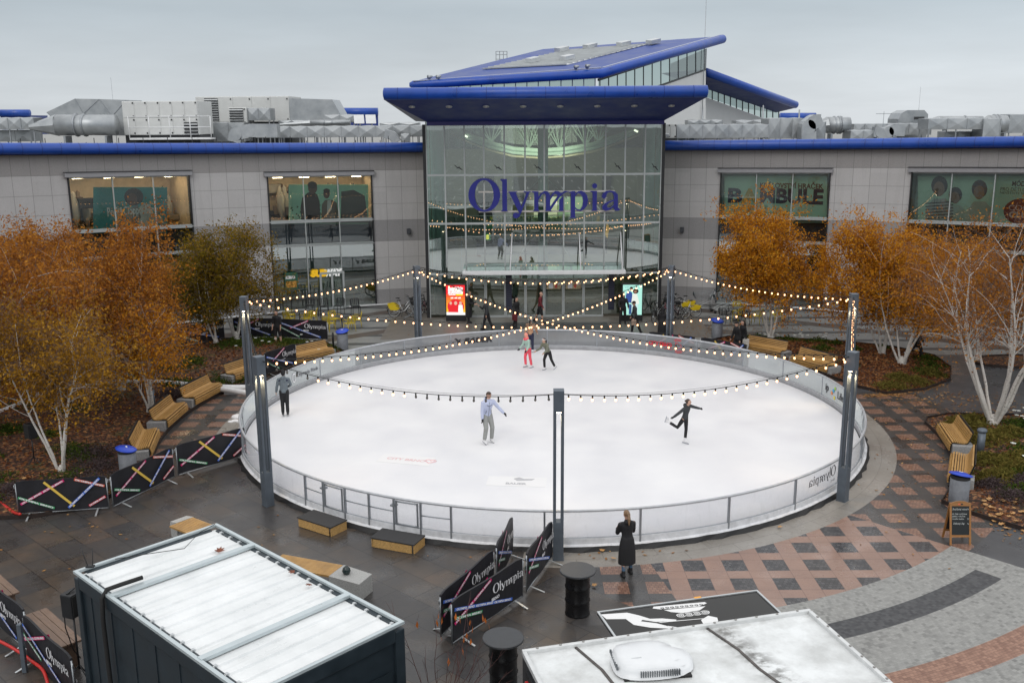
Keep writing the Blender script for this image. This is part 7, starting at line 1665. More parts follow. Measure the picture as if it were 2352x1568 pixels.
birch((-14.2, 49.0, .25), 'olive green birch with short white trunk left of the sandwich shop', 17, 4.5, .42, 17000, L_GR, 4, lean=(.10, 0), r0=.07, size=.062)
birch((13.05, 48.1, .25), 'bright orange birch in front of the stone wall under the toy shop banner', 23, 5.3, .46, 34000, L_OR, 4, lean=(.02, .02), size=.064, low=.30)
birch((17.4, 44.6, .25), 'orange birch with broad white trunk left of the pair behind the right lamp poles', 29, 4.9, .60, 28000, L_OR, 3, lean=(-.05, 0), r0=.085, size=.06, low=.35)
birch((17.6, 42.7, .25), 'russet birch with forked white trunk right of the pair behind the lamp poles', 31, 5.3, .66, 32000, L_OR, 4, lean=(.04, 0), r0=.09, size=.058, low=.32)
birch((17.55, 34.05, .2), 'nearly bare white birch with many spreading stems at the right edge', 37, 6.3, .66, 11000, L_BR, 10, lean=(-.04, .02), bare=.3, r0=.10, size=.050, low=.35, twig=.72)
birch((21.6, 44.0, .1), 'thin brown leaved birch behind the bare white one', 41, 4.9, .50, 15000, L_BR, 4, bare=.3, size=.055)
birch((25.0, 39.5, .1), 'half bare birch at the far right picture edge', 43, 5.4, .50, 8000, L_BR, 4, bare=.4, size=.055)
# small shrub sprouting in front of the container: bare twigs with a few orange leaves
o = thing('twiggy_shrub', 'bare red brown twigs with a few hanging orange leaves between container and barrel', 'shrub', (-1.35, 15.6, 0)); b = MB(); R_ = random.Random(4); tips = []
for i in range(15):
    a = R_.uniform(0, 2 * pi); d = V((cos(a) * .33 + .02, sin(a) * .33, 1)).normalized(); P = [V((0, 0, 0))]; L = R_.uniform(1.9, 3.0)
    for k in range(9): d = (d + V((R_.gauss(0, .09), R_.gauss(0, .09), 0))).normalized(); P.append(P[-1] + d * L / 9)
    b.tube(P, [.011 * (1 - .8 * k / 9) for k in range(10)], 4, 0, True, False)
    for k in (4, 5, 6, 7, 8):
        q = P[k]; d2 = (d + V((R_.gauss(0, .6), R_.gauss(0, .6), .1))).normalized(); e = q + d2 * R_.uniform(.2, .45); b.tube([q, q.lerp(e, .5) + V((0, 0, .02)), e], [.005, .004, .002], 3, 0, True, False); tips.append(e)
b.build('stem', mat('twig_red', (.085, .038, .035), .7, 0, .3, 8), o); LFO = mat('leaf_orange', (.52, .145, .025), .5, 0, .15, 9)
for (px, py, z) in ((1008, 1410, 2.1), (1016, 1418, 2.0), (1003, 1424, 2.0), (958, 1428, 1.9), (1012, 1460, 1.6), (1047, 1410, 2.1), (1055, 1415, 2.1), (1080, 1425, 2.0), (1086, 1440, 1.9), (1108, 1412, 2.1), (1114, 1420, 2.1), (1122, 1432, 2.0), (1072, 1455, 1.7), (1066, 1464, 1.7), (1082, 1468, 1.6), (1062, 1490, 1.4), (1030, 1512, 1.2)):
    p = G(px, py, z) - V((-1.35, 15.6, 0)); a = R_.uniform(0, 6); T_ = Matrix.Translation(p) @ Matrix.Rotation(a, 4, 'Z'); w2 = .028; l_ = R_.uniform(.10, .15)
    b = MB(); b.add([T_ @ V(q) for q in ((0, 0, .03), (w2, .01, -l_ * .4), (.012, .02, -l_), (-w2, .012, -l_ * .5))], [(0, 1, 2, 3)], 0); b.tube([p + V((0, 0, .03)), p + V((R_.uniform(-.1, .1), R_.uniform(-.05, .05), .16))], .003, 3, 1); b.build('leaf', [LFO, bpy.data.materials['twig_red']], o)
# ------------------------------------------------------------------ ground cover and litter
GCV = leaf_mat('cover_green', [(0, (.018, .030, .008)), (.4, (.045, .075, .015)), (.75, (.085, .115, .022)), (1, (.15, .15, .035))], .25)
GCO = leaf_mat('cover_straw', [(0, (.07, .06, .018)), (.5, (.14, .125, .03)), (1, (.24, .17, .05))], .25)
GCP = leaf_mat('cover_heather', [(0, (.045, .035, .03)), (.5, (.085, .062, .065)), (1, (.13, .10, .10))], .2)
def cover(name, poly, centres, n, m, label, size=.055, hh=.22, seed=1):
    rs = np.random.RandomState(seed); pts = []
    c = np.array(centres); tries = 0
    while len(pts) < n and tries < n * 6:
        tries += 1; k = c[rs.randint(len(c))]; a = rs.uniform(0, 2 * pi); q = rs.beta(1.4, 1.6); x, y = k[0] + cos(a) * k[2] * q * 1.15, k[1] + sin(a) * k[2] * q
        if inside((x, y), poly): pts.append((x, y, hgt(x, y, poly) + rs.beta(1.2, 2.2) * hh * (1.15 - q)))
    o = linkm(name, leafmesh(name, np.array(pts), size, rs, .15, .34), m); tag(o, label, 'ground cover', kind='stuff')
def scat(poly, n, rmin, rmax, seed, box=None):
    r2 = random.Random(seed); out = []; x0, x1 = min(p.x for p in poly), max(p.x for p in poly); y0, y1 = min(p.y for p in poly), max(p.y for p in poly)
    if box: x0, y0, x1, y1 = box
    while len(out) < n:
        x, y = r2.uniform(x0, x1), r2.uniform(y0, y1)
        if inside((x, y), poly): out.append((x, y, r2.uniform(rmin, rmax)))
    return out
cover('ground_cover', BL_, scat(BL_, 34, .5, 1.4, 5, (-22, 40, -8.6, 49.5)) + [(-12.5, 48.2, 1.6), (-10.6, 47.6, 1.5), (-13.6, 47.3, 1.6), (-10.2, 46.2, 1.2)], 16000, GCV, 'dark green low plants at the back of the left bed', .075, .32, 2)
cover('ground_cover', BL_, scat(BL_, 26, .4, 1.1, 9, (-22, 27, -12, 37)), 11000, GCV, 'green tufts in the front of the left bed', .06, .25, 3)
cover('ground_cover', BL_, [(-13.2, 28.6, 1.1), (-14.0, 31.2, 1.2), (-13.4, 30.0, 1.0), (-15.2, 27.9, .9), (-13.9, 38.4, .7)], 8000, GCP, 'brown purple heather in the front of the left bed', .05, .34, 4)
cover('ground_cover', BR1, scat(BR1, 7, .3, .8, 11) + [(18.3, 41.4, .8), (18.9, 42.6, .8), (19.2, 43.8, .7), (14.0, 48.2, .8), (15.4, 47.6, .8), (12.5, 48.4, .8)], 6500, GCV, 'green plants at the rim of the bed behind the right lamp poles', .07, .30, 5)
cover('ground_cover', BR1, [(15.8, 39.2, .8), (17.1, 39.9, .8), (18.3, 41.2, .7), (16.6, 40.4, .6)], 4200, GCO, 'straw coloured grasses at the tip of the bed behind the right lamp poles', .065, .32, 6)
cover('ground_cover', BR2, [(18.6, 33.6, 1.1), (19.6, 33.2, 1.4), (21, 33, 1.6), (18.4, 32.2, 1.0), (17.2, 30.6, 1.0), (16.3, 28.6, 1.0), (17.6, 28.0, 1.4), (19.4, 29.4, 1.6), (15.4, 27.2, .9), (16.6, 26.2, .9), (18.6, 25.8, 1.0)], 10000, GCV, 'dark green leafy plants in the near right bed', .075, .36, 7)
cover('ground_cover', BR2, [(16.3, 33.6, .9), (17, 34.4, .9), (16.5, 32.2, .9), (15.5, 30.2, .7), (16.6, 30.0, .9), (15.0, 28.6, .8), (17.4, 32.6, .7), (16.0, 29.2, .6)], 9000, GCO, 'yellow green grasses beside the corner bench of the right bed', .08, .36, 8)
cover('ground_cover', BR2, [(14.7, 26.9, .7), (15.4, 26.0, .8), (16.6, 24.9, .9), (15.6, 28.0, .6), (14.6, 28.0, .5)], 7000, GCP, 'brown purple heather behind the near right bin', .05, .32, 9)
FL = MB(); R_ = random.Random(8)
for (poly, bx, n) in ((BR2, (18, 33, 22, 35), 40), (BL_, (-14, 44, -9, 49), 16), (BR1, (12.5, 47, 16, 48.8), 20), (BR2, (16, 29, 19, 31), 8)):
    for x, y, _ in scat(poly, n, .1, .2, n, bx):
        z = hgt(x, y, poly) + R_.uniform(.25, .40)
        for k in range(5): FL.ell((x + .05 * cos(k * 1.26), y + .05 * sin(k * 1.26), z), (.032, .032, .012), 5, 4)
tag(FL.build('white_flowers', flat('petal_white', (.66, .68, .64))), 'small white flowers scattered in the beds', 'flowers', kind='stuff')
LIT = leaf_mat('litter_tan', [(0, (.16, .07, .03)), (.4, (.30, .15, .06)), (.75, (.42, .24, .10)), (1, (.50, .34, .20))], .1)
rs = np.random.RandomState(77); P = []
def throw(cx, cy, sx, sy, n, z=.014):
    for i in range(n): P.append((cx + rs.normal() * sx, cy + rs.normal() * sy, z + rs.uniform(0, .012)))
for k in range(9): throw(14.6 + k * .42, 38.55 + .06 * k * k * .35 - .2 * (k < 4), .30, .14, 60)
throw(17.2, 37.9, 1.5, .7, 260); throw(18.5, 37.0, 1.6, .9, 160); throw(13.8, 24.9, .5, .3, 40); throw(15.0, 24.0, .7, .3, 60); throw(11.5, 52, 2.0, 1.0, 420); throw(12.8, 50.5, 2.4, 1.2, 260); throw(14.3, 30, .4, 2.5, 60); throw(-13.2, 36, .5, 3, 70); throw(1.8, 23.75, 1.6, .15, 26); throw(4, 50.2, 4, .5, 90); throw(-12, 24.5, 2.5, 1.2, 24); throw(12, 30, 1.2, 3, 50); throw(-7, 26, 2, 1.5, 12)
o = linkm('fallen_leaves', leafmesh('fallen_leaves', np.array(P), .055, rs, .93, .7), LIT); tag(o, 'tan fallen leaves blown over the paving', 'fallen leaves', kind='stuff')
P = []
for poly, n in ((BL_, 6500), (BR1, 6500), (BR2, 5200)):
    x0, x1 = max(-26, min(p.x for p in poly)), min(28, max(p.x for p in poly)); y0, y1 = min(p.y for p in poly), max(p.y for p in poly)
    while n > 0:
        x, y = rs.uniform(x0, x1), rs.uniform(y0, y1)
        if inside((x, y), poly): P.append((x, y, hgt(x, y, poly) + rs.uniform(.01, .05))); n -= 1
LI2 = leaf_mat('litter_red', [(0, (.07, .025, .016)), (.4, (.16, .06, .028)), (.75, (.27, .125, .05)), (1, (.40, .23, .11))], .1)
o = linkm('fallen_leaves', leafmesh('fallen_leaves', np.array(P), .065, rs, .8, .7), LI2); tag(o, 'red brown fallen leaves covering the planting beds', 'fallen leaves', kind='stuff')
MP = MB()
for i in range(46):
    x, y = rnd.choice([(14.0 + rnd.uniform(-.6, 1.6), 25.6 + rnd.uniform(-.7, .5)), (13.9 + rnd.uniform(-.3, .8), 26.3 + rnd.uniform(-.5, .5))]); maple(MP, V((x, y, .05 + (hgt(x, y, BR2) if inside((x, y), BR2) else 0))), rnd.uniform(.09, .15), rnd.uniform(0, 6), 0, rnd.uniform(-.3, .3))
for x, y in ((-14.2, 29.0), (-14.8, 29.2), (-13.7, 29.3), (-14.9, 30.0), (-15.3, 28.8), (2.35, 23.85), (2.6, 23.4), (7.4, 25.3), (1.95, 21.9)): maple(MP, V((x, y, .05 + (hgt(x, y, BL_) if x < 0 else 0))), .12, rnd.uniform(0, 6), 0, .2)
tag(MP.build('maple_leaves', mat('maple_tan', (.44, .24, .09), .7, 0, .35, 5)), 'big tan maple leaves lying by the chalk board and beds', 'fallen leaves', kind='stuff')
# ------------------------------------------------------------------ people
_todo = []
SKIN = mat('skin', (.50, .30, .22), .5, 0, .05, 6); 
def cloth(name, c, var=.2, rough=.8): return mat('cloth_' + name, c, rough, 0, var, 9, .15, bs=30)
BLK, CHAR, GRYH, LAV, GRYP, OLIVE, MINT, PINK, REDC, NAVY, FLOR, DEN = (cloth('black', (.010, .010, .012)), cloth('charcoal', (.035, .038, .042)), cloth('grey', (.13, .155, .175)), cloth('lavender', (.46, .50, .66), .06), cloth('ash', (.27, .275, .265), .08), cloth('olive', (.15, .155, .115), .1), cloth('mint', (.36, .50, .43), .08), cloth('coral', (.80, .09, .13), .08), cloth('maroon', (.13, .012, .018)), cloth('navy', (.018, .02, .05)), mat('cloth_floral', (.24, .085, .025), .8, 0, 0, 16, c2=(.55, .36, .24)), cloth('denim', (.06, .12, .20)))
HBR, HBL, HDK = mat('hair_brown', (.045, .024, .015), .5, 0, .3, 20), mat('hair_blond', (.20, .12, .065), .5, 0, .4, 20), mat('hair_dark', (.014, .010, .009), .45, 0, .3, 20); BOOTW = mat('skate_white', (.68, .68, .69), .4, 0, .05, 5); BLADE = flat('skate_blade', (.45, .47, .5), .25, .8)
def sph(c, r, n=10): return ('e', V(c), r if isinstance(r, (tuple, list)) else (r, r, r))
def soft(name, parts, m, parent, voxel, smooth=4, M=None):
    """fuse overlapping lofts into one continuous surface (voxel remesh + smoothing), stored as plain mesh data later"""
    b = MB()
    for p in parts:
        if p[0] == 'e': b.ell(p[1], p[2], 12, 8, 0, p[3] if len(p) > 3 else None)
        else:
            b.tube(p[1], p[2], 12, 0, True, True, False, p[3] if len(p) > 3 else 1.0, p[4] if len(p) > 4 else None)
            if len(p) <= 5:
                for k in (0, -1): b.ell(p[1][k], (p[2][k] * .97, p[2][k] * .97 * (p[3] if len(p) > 3 else 1), p[2][k] * .97) if False else (p[2][k] * .97,) * 3, 12, 8, 0) if (len(p) <= 3) else None
    o = b.build(name, m, parent); md = o.modifiers.new('fuse', 'REMESH'); md.mode = 'VOXEL'; md.voxel_size = voxel; md.use_smooth_shade = True
    s_ = o.modifiers.new('relax', 'SMOOTH'); s_.iterations = smooth; s_.factor = .5; _todo.append(o); return o
def dirv(f, o_, s): f, o_ = radians(f), radians(o_); return V((s * sin(o_), -sin(f) * cos(o_), -cos(f) * cos(o_)))
def person(pos, face, label, h=1.75, lean=8, side=0, armL=(10, 12, 20, 4), armR=(10, 12, 20, 4), legL=(5, 4, 8), legR=(-5, 4, 8), head=(0, 0, 0), top=BLK, bottom=BLK, hairm=HBR, hair='short', hat=None, gloves=None, skates=None, shoe=BLK, coat=None, hood=None, skin=SKIN, detail=.013, scarf=None, bare=False, slim=1.0, extra=None, group='people on and around the rink', barelegs=False):
    """faces local -y; arm = (upper fwd, upper out, fore fwd, fore out); leg = (thigh fwd, out, shin fwd)"""
    k = h / 1.75; o = thing('person', label, 'person', pos, face, group)
    FT = .09 + (.05 if skates else 0)
    def leg(a, s):
        hp = V((s * .085, 0, 0)); kn = hp + dirv(a[0], a[1], s) * .43; an = kn + dirv(a[2] if len(a) > 2 else a[0], a[1] * .6, s) * .42; return hp, kn, an
    Ls, Rs = leg(legL, -1), leg(legR, 1); low = min(Ls[2].z, Rs[2].z); hz_ = FT - low; off = V((0, 0, hz_)); Ls = [p + off for p in Ls]; Rs = [p + off for p in Rs]
    st = [Ls[2], Rs[2]]; an = (Ls[2] if Ls[2].z < Rs[2].z else Rs[2]) if abs(Ls[2].z - Rs[2].z) > .06 else (Ls[2] + Rs[2]) / 2
    sh_ = V((-an.x, -an.y, 0)) * .9; Ls = [p + sh_ for p in Ls]; Rs = [p + sh_ for p in Rs]; pel = off + sh_
    TL = Matrix.Rotation(radians(lean), 3, 'X') @ Matrix.Rotation(radians(side), 3, 'Y'); tp = lambda x, y, z: pel + TL @ V((x, y, z))
    neck, hc = tp(0, -.005, .545), tp(0, -.015, .545) + (TL.lerp(Matrix.Identity(3), .5) @ V((0, -.012, .155)))
    def arm(a, s):
        s0 = tp(s * .175, 0, .475); e = s0 + TL.lerp(Matrix.Identity(3), .4) @ dirv(a[0], a[1], s) * .285; w_ = e + dirv(a[2], a[3], s) * .255; return s0, e, w_
    La, Ra = arm(armL, -1), arm(armR, 1); S = lambda P: [p * k for p in P]
    # body: one fused surface
    up = (1, 0, 0)
    def torso(g=1.0, z0=-.06, z1=.50):
        P, r = [], []
        for z, w_, y in ((-.06, .150, 0), (.02, .155, 0), (.12, .135, 0), (.20, .128, 0), (.32, .150, -.005), (.42, .165, 0), (.48, .150, .0), (.52, .085, 0)):
            P.append(tp(0, y, z) * k); r.append(w_ * g * k * slim)
        return ('t', P, r, .66, (0, -1, 0), 1)
    RH = Matrix.Rotation(radians(head[2]), 3, 'Z') @ Matrix.Rotation(radians(head[0]), 3, 'X') @ Matrix.Rotation(radians(head[1]), 3, 'Y'); HH = lambda x, y, z: (hc + RH @ V((x, y, z))) * k
    Mh = Matrix.Translation(hc * k) @ RH.to_4x4()
    parts = [torso(.92), ('t', [tp(0, 0, .49) * k, neck * k, HH(0, .01, -.05)], [.065 * k, .055 * k, .055 * k])]
    parts += [('e', V((0, .005 * k, .015 * k)), (.076 * k, .094 * k, .105 * k), Mh), ('e', V((0, -.018 * k, -.055 * k)), (.055 * k, .068 * k, .062 * k), Mh), ('e', V((0, -.093 * k, -.012 * k)), (.013 * k, .022 * k, .022 * k), Mh), ('e', V((.078 * k, .01 * k, 0)), (.012 * k, .022 * k, .032 * k), Mh), ('e', V((-.078 * k, .01 * k, 0)), (.012 * k, .022 * k, .032 * k), Mh)]
    for A in (La, Ra): parts.append(('t', S([A[0], A[1], A[2]]), [.050 * k, .040 * k, .028 * k]))
    for B in (Ls, Rs): parts.append(('t', S([B[0], B[0].lerp(B[1], .5), B[1], B[1].lerp(B[2], .35), B[2]]), [.088 * k, .075 * k, .056 * k, .056 * k, .038 * k]))
    def hand(A, s, g=1.0):
        d = (A[2] - A[1]).normalized(); w_ = A[2]; ax = d.cross(V((s, .15, .1))).normalized(); nn = d.cross(ax).normalized(); Q = []
        Q.append(('t', S([w_ - d * .02, w_ + d * .035, w_ + d * .085]), [.026 * g * k, .036 * g * k, .034 * g * k], .55, tuple(nn)))
        for i in range(4):
            b0 = w_ + d * .08 + ax * (.026 - i * .0175); L_ = (.070, .080, .075, .058)[i]; m1 = b0 + (d + nn * .20 * s).normalized() * L_ * .55; Q.append(('t', S([b0, m1, m1 + (d + nn * .75 * s).normalized() * L_ * .45]), [.0105 * g * k, .0098 * g * k, .008 * g * k]))
        b0 = w_ + d * .025 + ax * .030; m1 = b0 + (d * .7 + ax * .75).normalized() * .042; Q.append(('t', S([b0, m1, m1 + d * .03]), [.0125 * g * k, .011 * g * k, .009 * g * k])); return Q
    if not gloves: parts += hand(La, -1) + hand(Ra, 1)
    soft('body', parts, skin, o, detail, 3)
    if gloves:
        for A, s in ((La, -1), (Ra, 1)): soft('glove', hand(A, s, 1.18), gloves, o, .009, 2)
    for s in (-1, 1):
        e = MB(); e.ell(V((s * .031 * k, -.083 * k, .012 * k)), (.011 * k, .008 * k, .008 * k), 8, 6, 0, Mh); e.build('eye', HDK, o)
    e = MB(); e.ell(V((0, -.081 * k, -.058 * k)), (.022 * k, .008 * k, .006 * k), 8, 6, 0, Mh); e.build('mouth', flat('lip', (.30, .11, .09)) if 'lip' not in bpy.data.materials else bpy.data.materials['lip'], o)
    # clothes
    jk = [torso(1.16)]; 
    for A in (La, Ra):
        wr = A[1].lerp(A[2], .25 if bare else .96); jk.append(('t', S([A[0].lerp(tp(0, 0, .46), .25), A[0], A[0].lerp(A[1], .6), A[1], A[1].lerp(wr, .6), wr]), [.07 * k, .072 * k, .062 * k, .058 * k, .054 * k, .048 * k]))
    jk.append(('t', [tp(0, 0, .47) * k, tp(0, .0, .56) * k], [.085 * k, .068 * k]))
    if hood == 'down': jk.append(('e', tp(0, .085, .535) * k, (.115 * k, .085 * k, .075 * k)))
    if coat:
        P, r = [], []
        mk_ = (Ls[1] + Rs[1]) / 2
        for u, w_ in ((-.25, .17), (.05, .20), (.35, .225), (.7, .235), (1.0, .24), (1.45, .245)): P.append((pel + (mk_ - pel) * u) * k); r.append(w_ * k)
        jk.append(('t', P, r, .70, (0, -1, 0), 1))
    soft('coat' if coat else 'jacket', jk, top, o, .018, 5)
    tr = [('t', [tp(0, 0, .06) * k, tp(0, 0, -.02) * k, (pel + V((0, 0, -.10))) * k], [.155 * k, .165 * k, .13 * k], .72, (0, -1, 0), 1)]
    for B in (Ls, Rs):
        end = B[1].lerp(B[2], .1) if barelegs else B[1].lerp(B[2], .93); wd = slim * (.74 if coat else 1.0 if skates != 'slim' else .88); tr.append(('t', S([B[0], B[0].lerp(B[1], .5), B[1], B[1].lerp(end, .5), end]), [.108 * k * wd, .094 * k * wd, .078 * k * wd, .072 * k * wd, .066 * k * wd]))
    soft('trousers', tr, bottom, o, .018, 5)
    for B in (Ls, Rs):
        d = (B[2] - B[1]).normalized(); f = V((0, -1, 0)); f = (f - d * f.dot(d)).normalized(); s_ = B[2] + d * (FT - .035 if skates else .055); pr = [('t', S([B[2] - d * .07, B[2], s_ + f * .0]), [.052 * k, .052 * k, .050 * k]), ('t', S([s_ - f * .055, s_ + f * .06, s_ + f * .155]), [.045 * k, .044 * k, .034 * k])]
        if skates: pr = [('t', S([B[2] - d * .09, B[2], B[2] + d * .045]), [.058 * k, .054 * k, .050 * k]), ('t', S([B[2] + d * .05 - f * .05, B[2] + d * .05 + f * .06, B[2] + d * .055 + f * .145]), [.046 * k, .044 * k, .034 * k])]
        sh = soft('skate' if skates else 'shoe', pr, BOOTW if skates in ('white', 'slim') else shoe, o, .012, 2)
        if skates:
            e = MB(); c0 = B[2] + d * .118; e.hexa([V(q) * k for q in [c0 - f * .13 + V((x, 0, 0)) + d * .02 for x in (-.003, .003)] + [c0 + f * .19 + V((x, 0, 0)) + d * .02 for x in (.003, -.003)] + [c0 - f * .10 + V((x, 0, 0)) - d * .03 for x in (-.003, .003)] + [c0 + f * .16 + V((x, 0, 0)) - d * .03 for x in (.003, -.003)]], 0); e.build('blade', BLADE, sh)
    # hair and headgear
    if hat != 'hood':
        hp = [('e', V((0, .016 * k, .030 * k)), (.086 * k, .096 * k, .098 * k), Mh)]
        if hair == 'tail': hp += [('t', [HH(0, .09, .06), HH(0, .15, .02), HH(.01, .16, -.12), HH(.02, .13, -.27)], [.035 * k, .045 * k, .042 * k, .015 * k])]
        if hair == 'long': hp += [('t', [HH(0, .05, .02), HH(0, .09, -.12), HH(0, .11, -.30)], [.085 * k, .09 * k, .06 * k])]
        if hair == 'bun': hp += [('e', V((0, .10 * k, .05 * k)), (.045 * k, .045 * k, .045 * k), Mh)]
        hb = soft('hair', hp, hairm, o, .012, 2)
        # keep the face clear: push the front of the hair cap back behind the brow
        hb['face'] = 1
        for v_ in hb.data.vertices:
            q = Mh.inverted() @ v_.co
            if q.y < -.02 * k and q.z < .055 * k and abs(q.x) < .09 * k: v_.co = Mh @ V((q.x * .6, .0, q.z + .03 * k))
    if hat == 'beanie': soft('hat', [('e', V((0, .008 * k, .045 * k)), (.092 * k, .104 * k, .090 * k), Mh), ('e', V((0, .05 * k, -.01 * k)), (.085 * k, .066 * k, .085 * k), Mh)], BLK, o, .012, 2)
    if hat == 'hood': soft('hood', [('e', V((0, .03 * k, .02 * k)), (.105 * k, .105 * k, .125 * k), Mh), ('t', [HH(0, .03, -.05), tp(0, .03, .52) * k], [.09 * k, .11 * k])], scarf or top, o, .014, 3)
    if hat == 'cap':
        soft('cap', [('e', V((0, .005 * k, .055 * k)), (.092 * k, .106 * k, .075 * k), Mh), ('e', V((0, -.115 * k, .050 * k)), (.06 * k, .07 * k, .012 * k), Mh)], BLK, o, .012, 2)
    if hat == 'band': e = MB(); e.tube([Mh @ V((.090 * k * cos(a), .012 * k + .101 * k * sin(a), .045 * k)) for a in [2 * pi * i / 20 for i in range(20)]], .024 * k, 6, 0, closed=True, ell=.5); e.build('headband', WHITE, o)
    if extra: extra(o, k, tp, La, Ra, Mh)
    return o
ICEZ = .152
def onice(x, y): return G(x, y, ICEZ)
def zip_(o, k, tp, La, Ra, Mh):
    e = MB(); P = [tp(0, -.115 - .010 * sin(i / 8 * pi), .50 - i * .065) * k for i in range(9)]; e.tube(P, .006, 4, 0)
    for s in (-1, 1): e.tube([tp(s * .10, -.105, .10) * k, tp(s * .085, -.118, .22) * k], .010, 4, 0); e.tube([tp(s * .01, -.130, .36) * k, tp(s * .09, -.122, .41) * k], .006, 4, 0)
    e.build('zip', BLK, o)
def yoke(o, k, tp, La, Ra, Mh):
    for s in (-1, 1): e = MB(); e.ell(tp(s * .125, .072, .43) * k, (.065 * k, .035 * k, .035 * k), 10, 6); e.build('shoulder_patch', NAVY, o)
def scarfx(o, k, tp, La, Ra, Mh): e = MB(); e.tube([tp(.10 * cos(a), .085 * sin(a) - .02, .535) * k for a in [2 * pi * i / 14 for i in range(14)]], .05 * k, 8, 0, closed=True); e.build('scarf', PINK, o)
def phone(o, k, tp, La, Ra, Mh): e = MB(); p = (La[2] + Ra[2]) / 2 * k; e.bev(p + V((0, -.06, .05)), (.07, .012, .14), .004); e.build('phone', BLACK, o)
def bag(m, s=1, sz=(.10, .30, .34), drop=.45):
    def f(o, k, tp, La, Ra, Mh): e = MB(); c = (Ra if s > 0 else La)[2] * k + V((0, 0, -.22)); e.bev(c, sz, .03); e.tube([c + V((0, -.1, sz[2] / 2)), c + V((0, 0, sz[2] / 2 + .12)), c + V((0, .1, sz[2] / 2))], .01, 5); e.build('bag', m, o)
    return f
def pack(m):
    def f(o, k, tp, La, Ra, Mh): e = MB(); e.bev(tp(0, .19, .30) * k, (.30, .16, .42), .05); e.build('backpack', m, o)
    return f
person(onice(1121, 1017), radians(28), 'skater in a lavender jacket and grey trousers with black gloves', 1.87, 12, 0, (4, 6, 8, 4), (18, 36, 30, 34), (26, 5, -12), (20, 5, -14), (28, 0, 18), LAV, GRYP, HBR, 'short', None, BLK, 'mixed', BOOTW, hood='down', extra=zip_, detail=.010)
person(onice(656, 955), radians(188), 'skater in a grey hoodie and black beanie seen from behind', 1.74, 4, 0, (20, 16, 55, -28), (6, 16, 10, 10), (2, 1, -4), (6, 0, -6), (6, 0, 0), GRYH, BLK, HBR, 'short', 'beanie', None, 'dark', CHAR, hood='down', extra=yoke, detail=.012)
person(onice(1573, 1018), radians(48), 'figure skater in a dark hoodie gliding on one leg with arms spread', 1.62, 14, -6, (-28, 58, -32, 62), (36, 62, 34, 66), (-30, 8, -112), (6, -5, -2), (-6, 0, 38), CHAR, BLK, HBR, 'bun', None, BLK, 'slim', BOOTW, hood='down', detail=.010, slim=.95)
person(onice(1214, 844), radians(-55), 'girl skating in coral pink trousers and a mint jacket', 1.58, 12, 0, (18, 12, 44, 8), (14, 12, 40, 6), (14, 4, -6), (-4, 4, -10), (12, 0, 0), MINT, PINK, HBL, 'short', 'hood', BLK, 'white', BOOTW, scarf=cloth('peach', (.75, .28, .22), .1), extra=scarfx, slim=.95)
person(onice(1262, 849), radians(-48), 'girl skating in an olive jacket with white headband and dark ponytail', 1.55, 26, 0, (40, 14, 72, 6), (36, 14, 66, 4), (22, 4, -6), (-16, 4, -30), (-6, 0, 0), OLIVE, BLK, HDK, 'tail', 'band', None, 'white', BOOTW, slim=.95)
person(onice(1218, 809), radians(170), 'woman in a rust floral jacket holding the far fence, seen from behind', 1.62, 4, 0, (18, 22, 40, 6), (8, 16, 12, 6), (2, 3, -2), (-2, 3, -4), (0, 0, 0), FLOR, NAVY, HDK, 'tail', 'band', None, 'white', BOOTW)
person(G(1440, 1320), radians(196), 'woman in a long black coat looking down at her phone by the fence', 1.69, 5, 0, (20, 10, 95, -22), (20, 10, 95, -22), (6, 4, 0), (-6, 4, -8), (22, 0, 0), BLK, DEN, HBL, 'tail', None, None, None, BLK, coat=True, hood='down', extra=phone, detail=.011)
gs = 'people walking past the entrance'
person(G(1077, 741), radians(75), 'man in a black coat standing right of the red screen', 1.78, 3, 0, (20, 8, 80, -10), (18, 8, 70, -10), (4, 3, 2), (-4, 3, -4), (10, 0, 0), BLK, BLK, HBL, 'short', coat=True, group=gs, extra=phone)
person(G(1121, 757), radians(-70), 'man in a dark grey jacket talking on the phone by the entrance', 1.72, 6, 0, (30, 12, 130, -14), (6, 8, 10, 4), (16, 2, 8), (-14, 2, -26), (14, 0, 0), CHAR, BLK, HBR, 'short', group=gs)
person(G(1183, 753), radians(40), 'woman in a black and red jacket with a bag walking to the entrance doors', 1.74, 4, 0, (14, 8, 22, 4), (-10, 8, 0, 4), (16, 2, 6), (-16, 2, -28), (6, 0, 20), BLK, BLK, HDK, 'short', group=gs, extra=bag(cloth('wine_bag', (.12, .015, .02)), -1, (.12, .34, .34)))
person(G(1237, 741), radians(78), 'bald man in a maroon hoodie and shorts passing the glass doors', 1.76, 6, 0, (16, 8, 30, 4), (-12, 8, 2, 4), (20, 2, 6), (-16, 2, -30), (4, 0, 0), REDC, BLK, SKIN, 'short', group=gs, barelegs=True)
person(G(1430, 744), radians(8), 'person in a black hooded jacket standing in front of the mint screen', 1.74, 3, 0, (14, 18, 50, -6), (14, 18, 50, -6), (4, 6, 0), (-4, 6, -4), (4, 0, 0), BLK, BLK, HDK, 'short', 'hood', group=gs)
person(G(1461, 766), radians(-84), 'man in a black cap and jacket carrying a bag past the mint screen', 1.76, 6, 0, (10, 8, 22, 4), (6, 8, 16, 2), (14, 2, 6), (-14, 2, -24), (8, 0, 0), CHAR, BLK, HBR, 'short', 'cap', group=gs, extra=bag(cloth('beige_bag', (.38, .28, .22)), 1, (.12, .26, .28)))
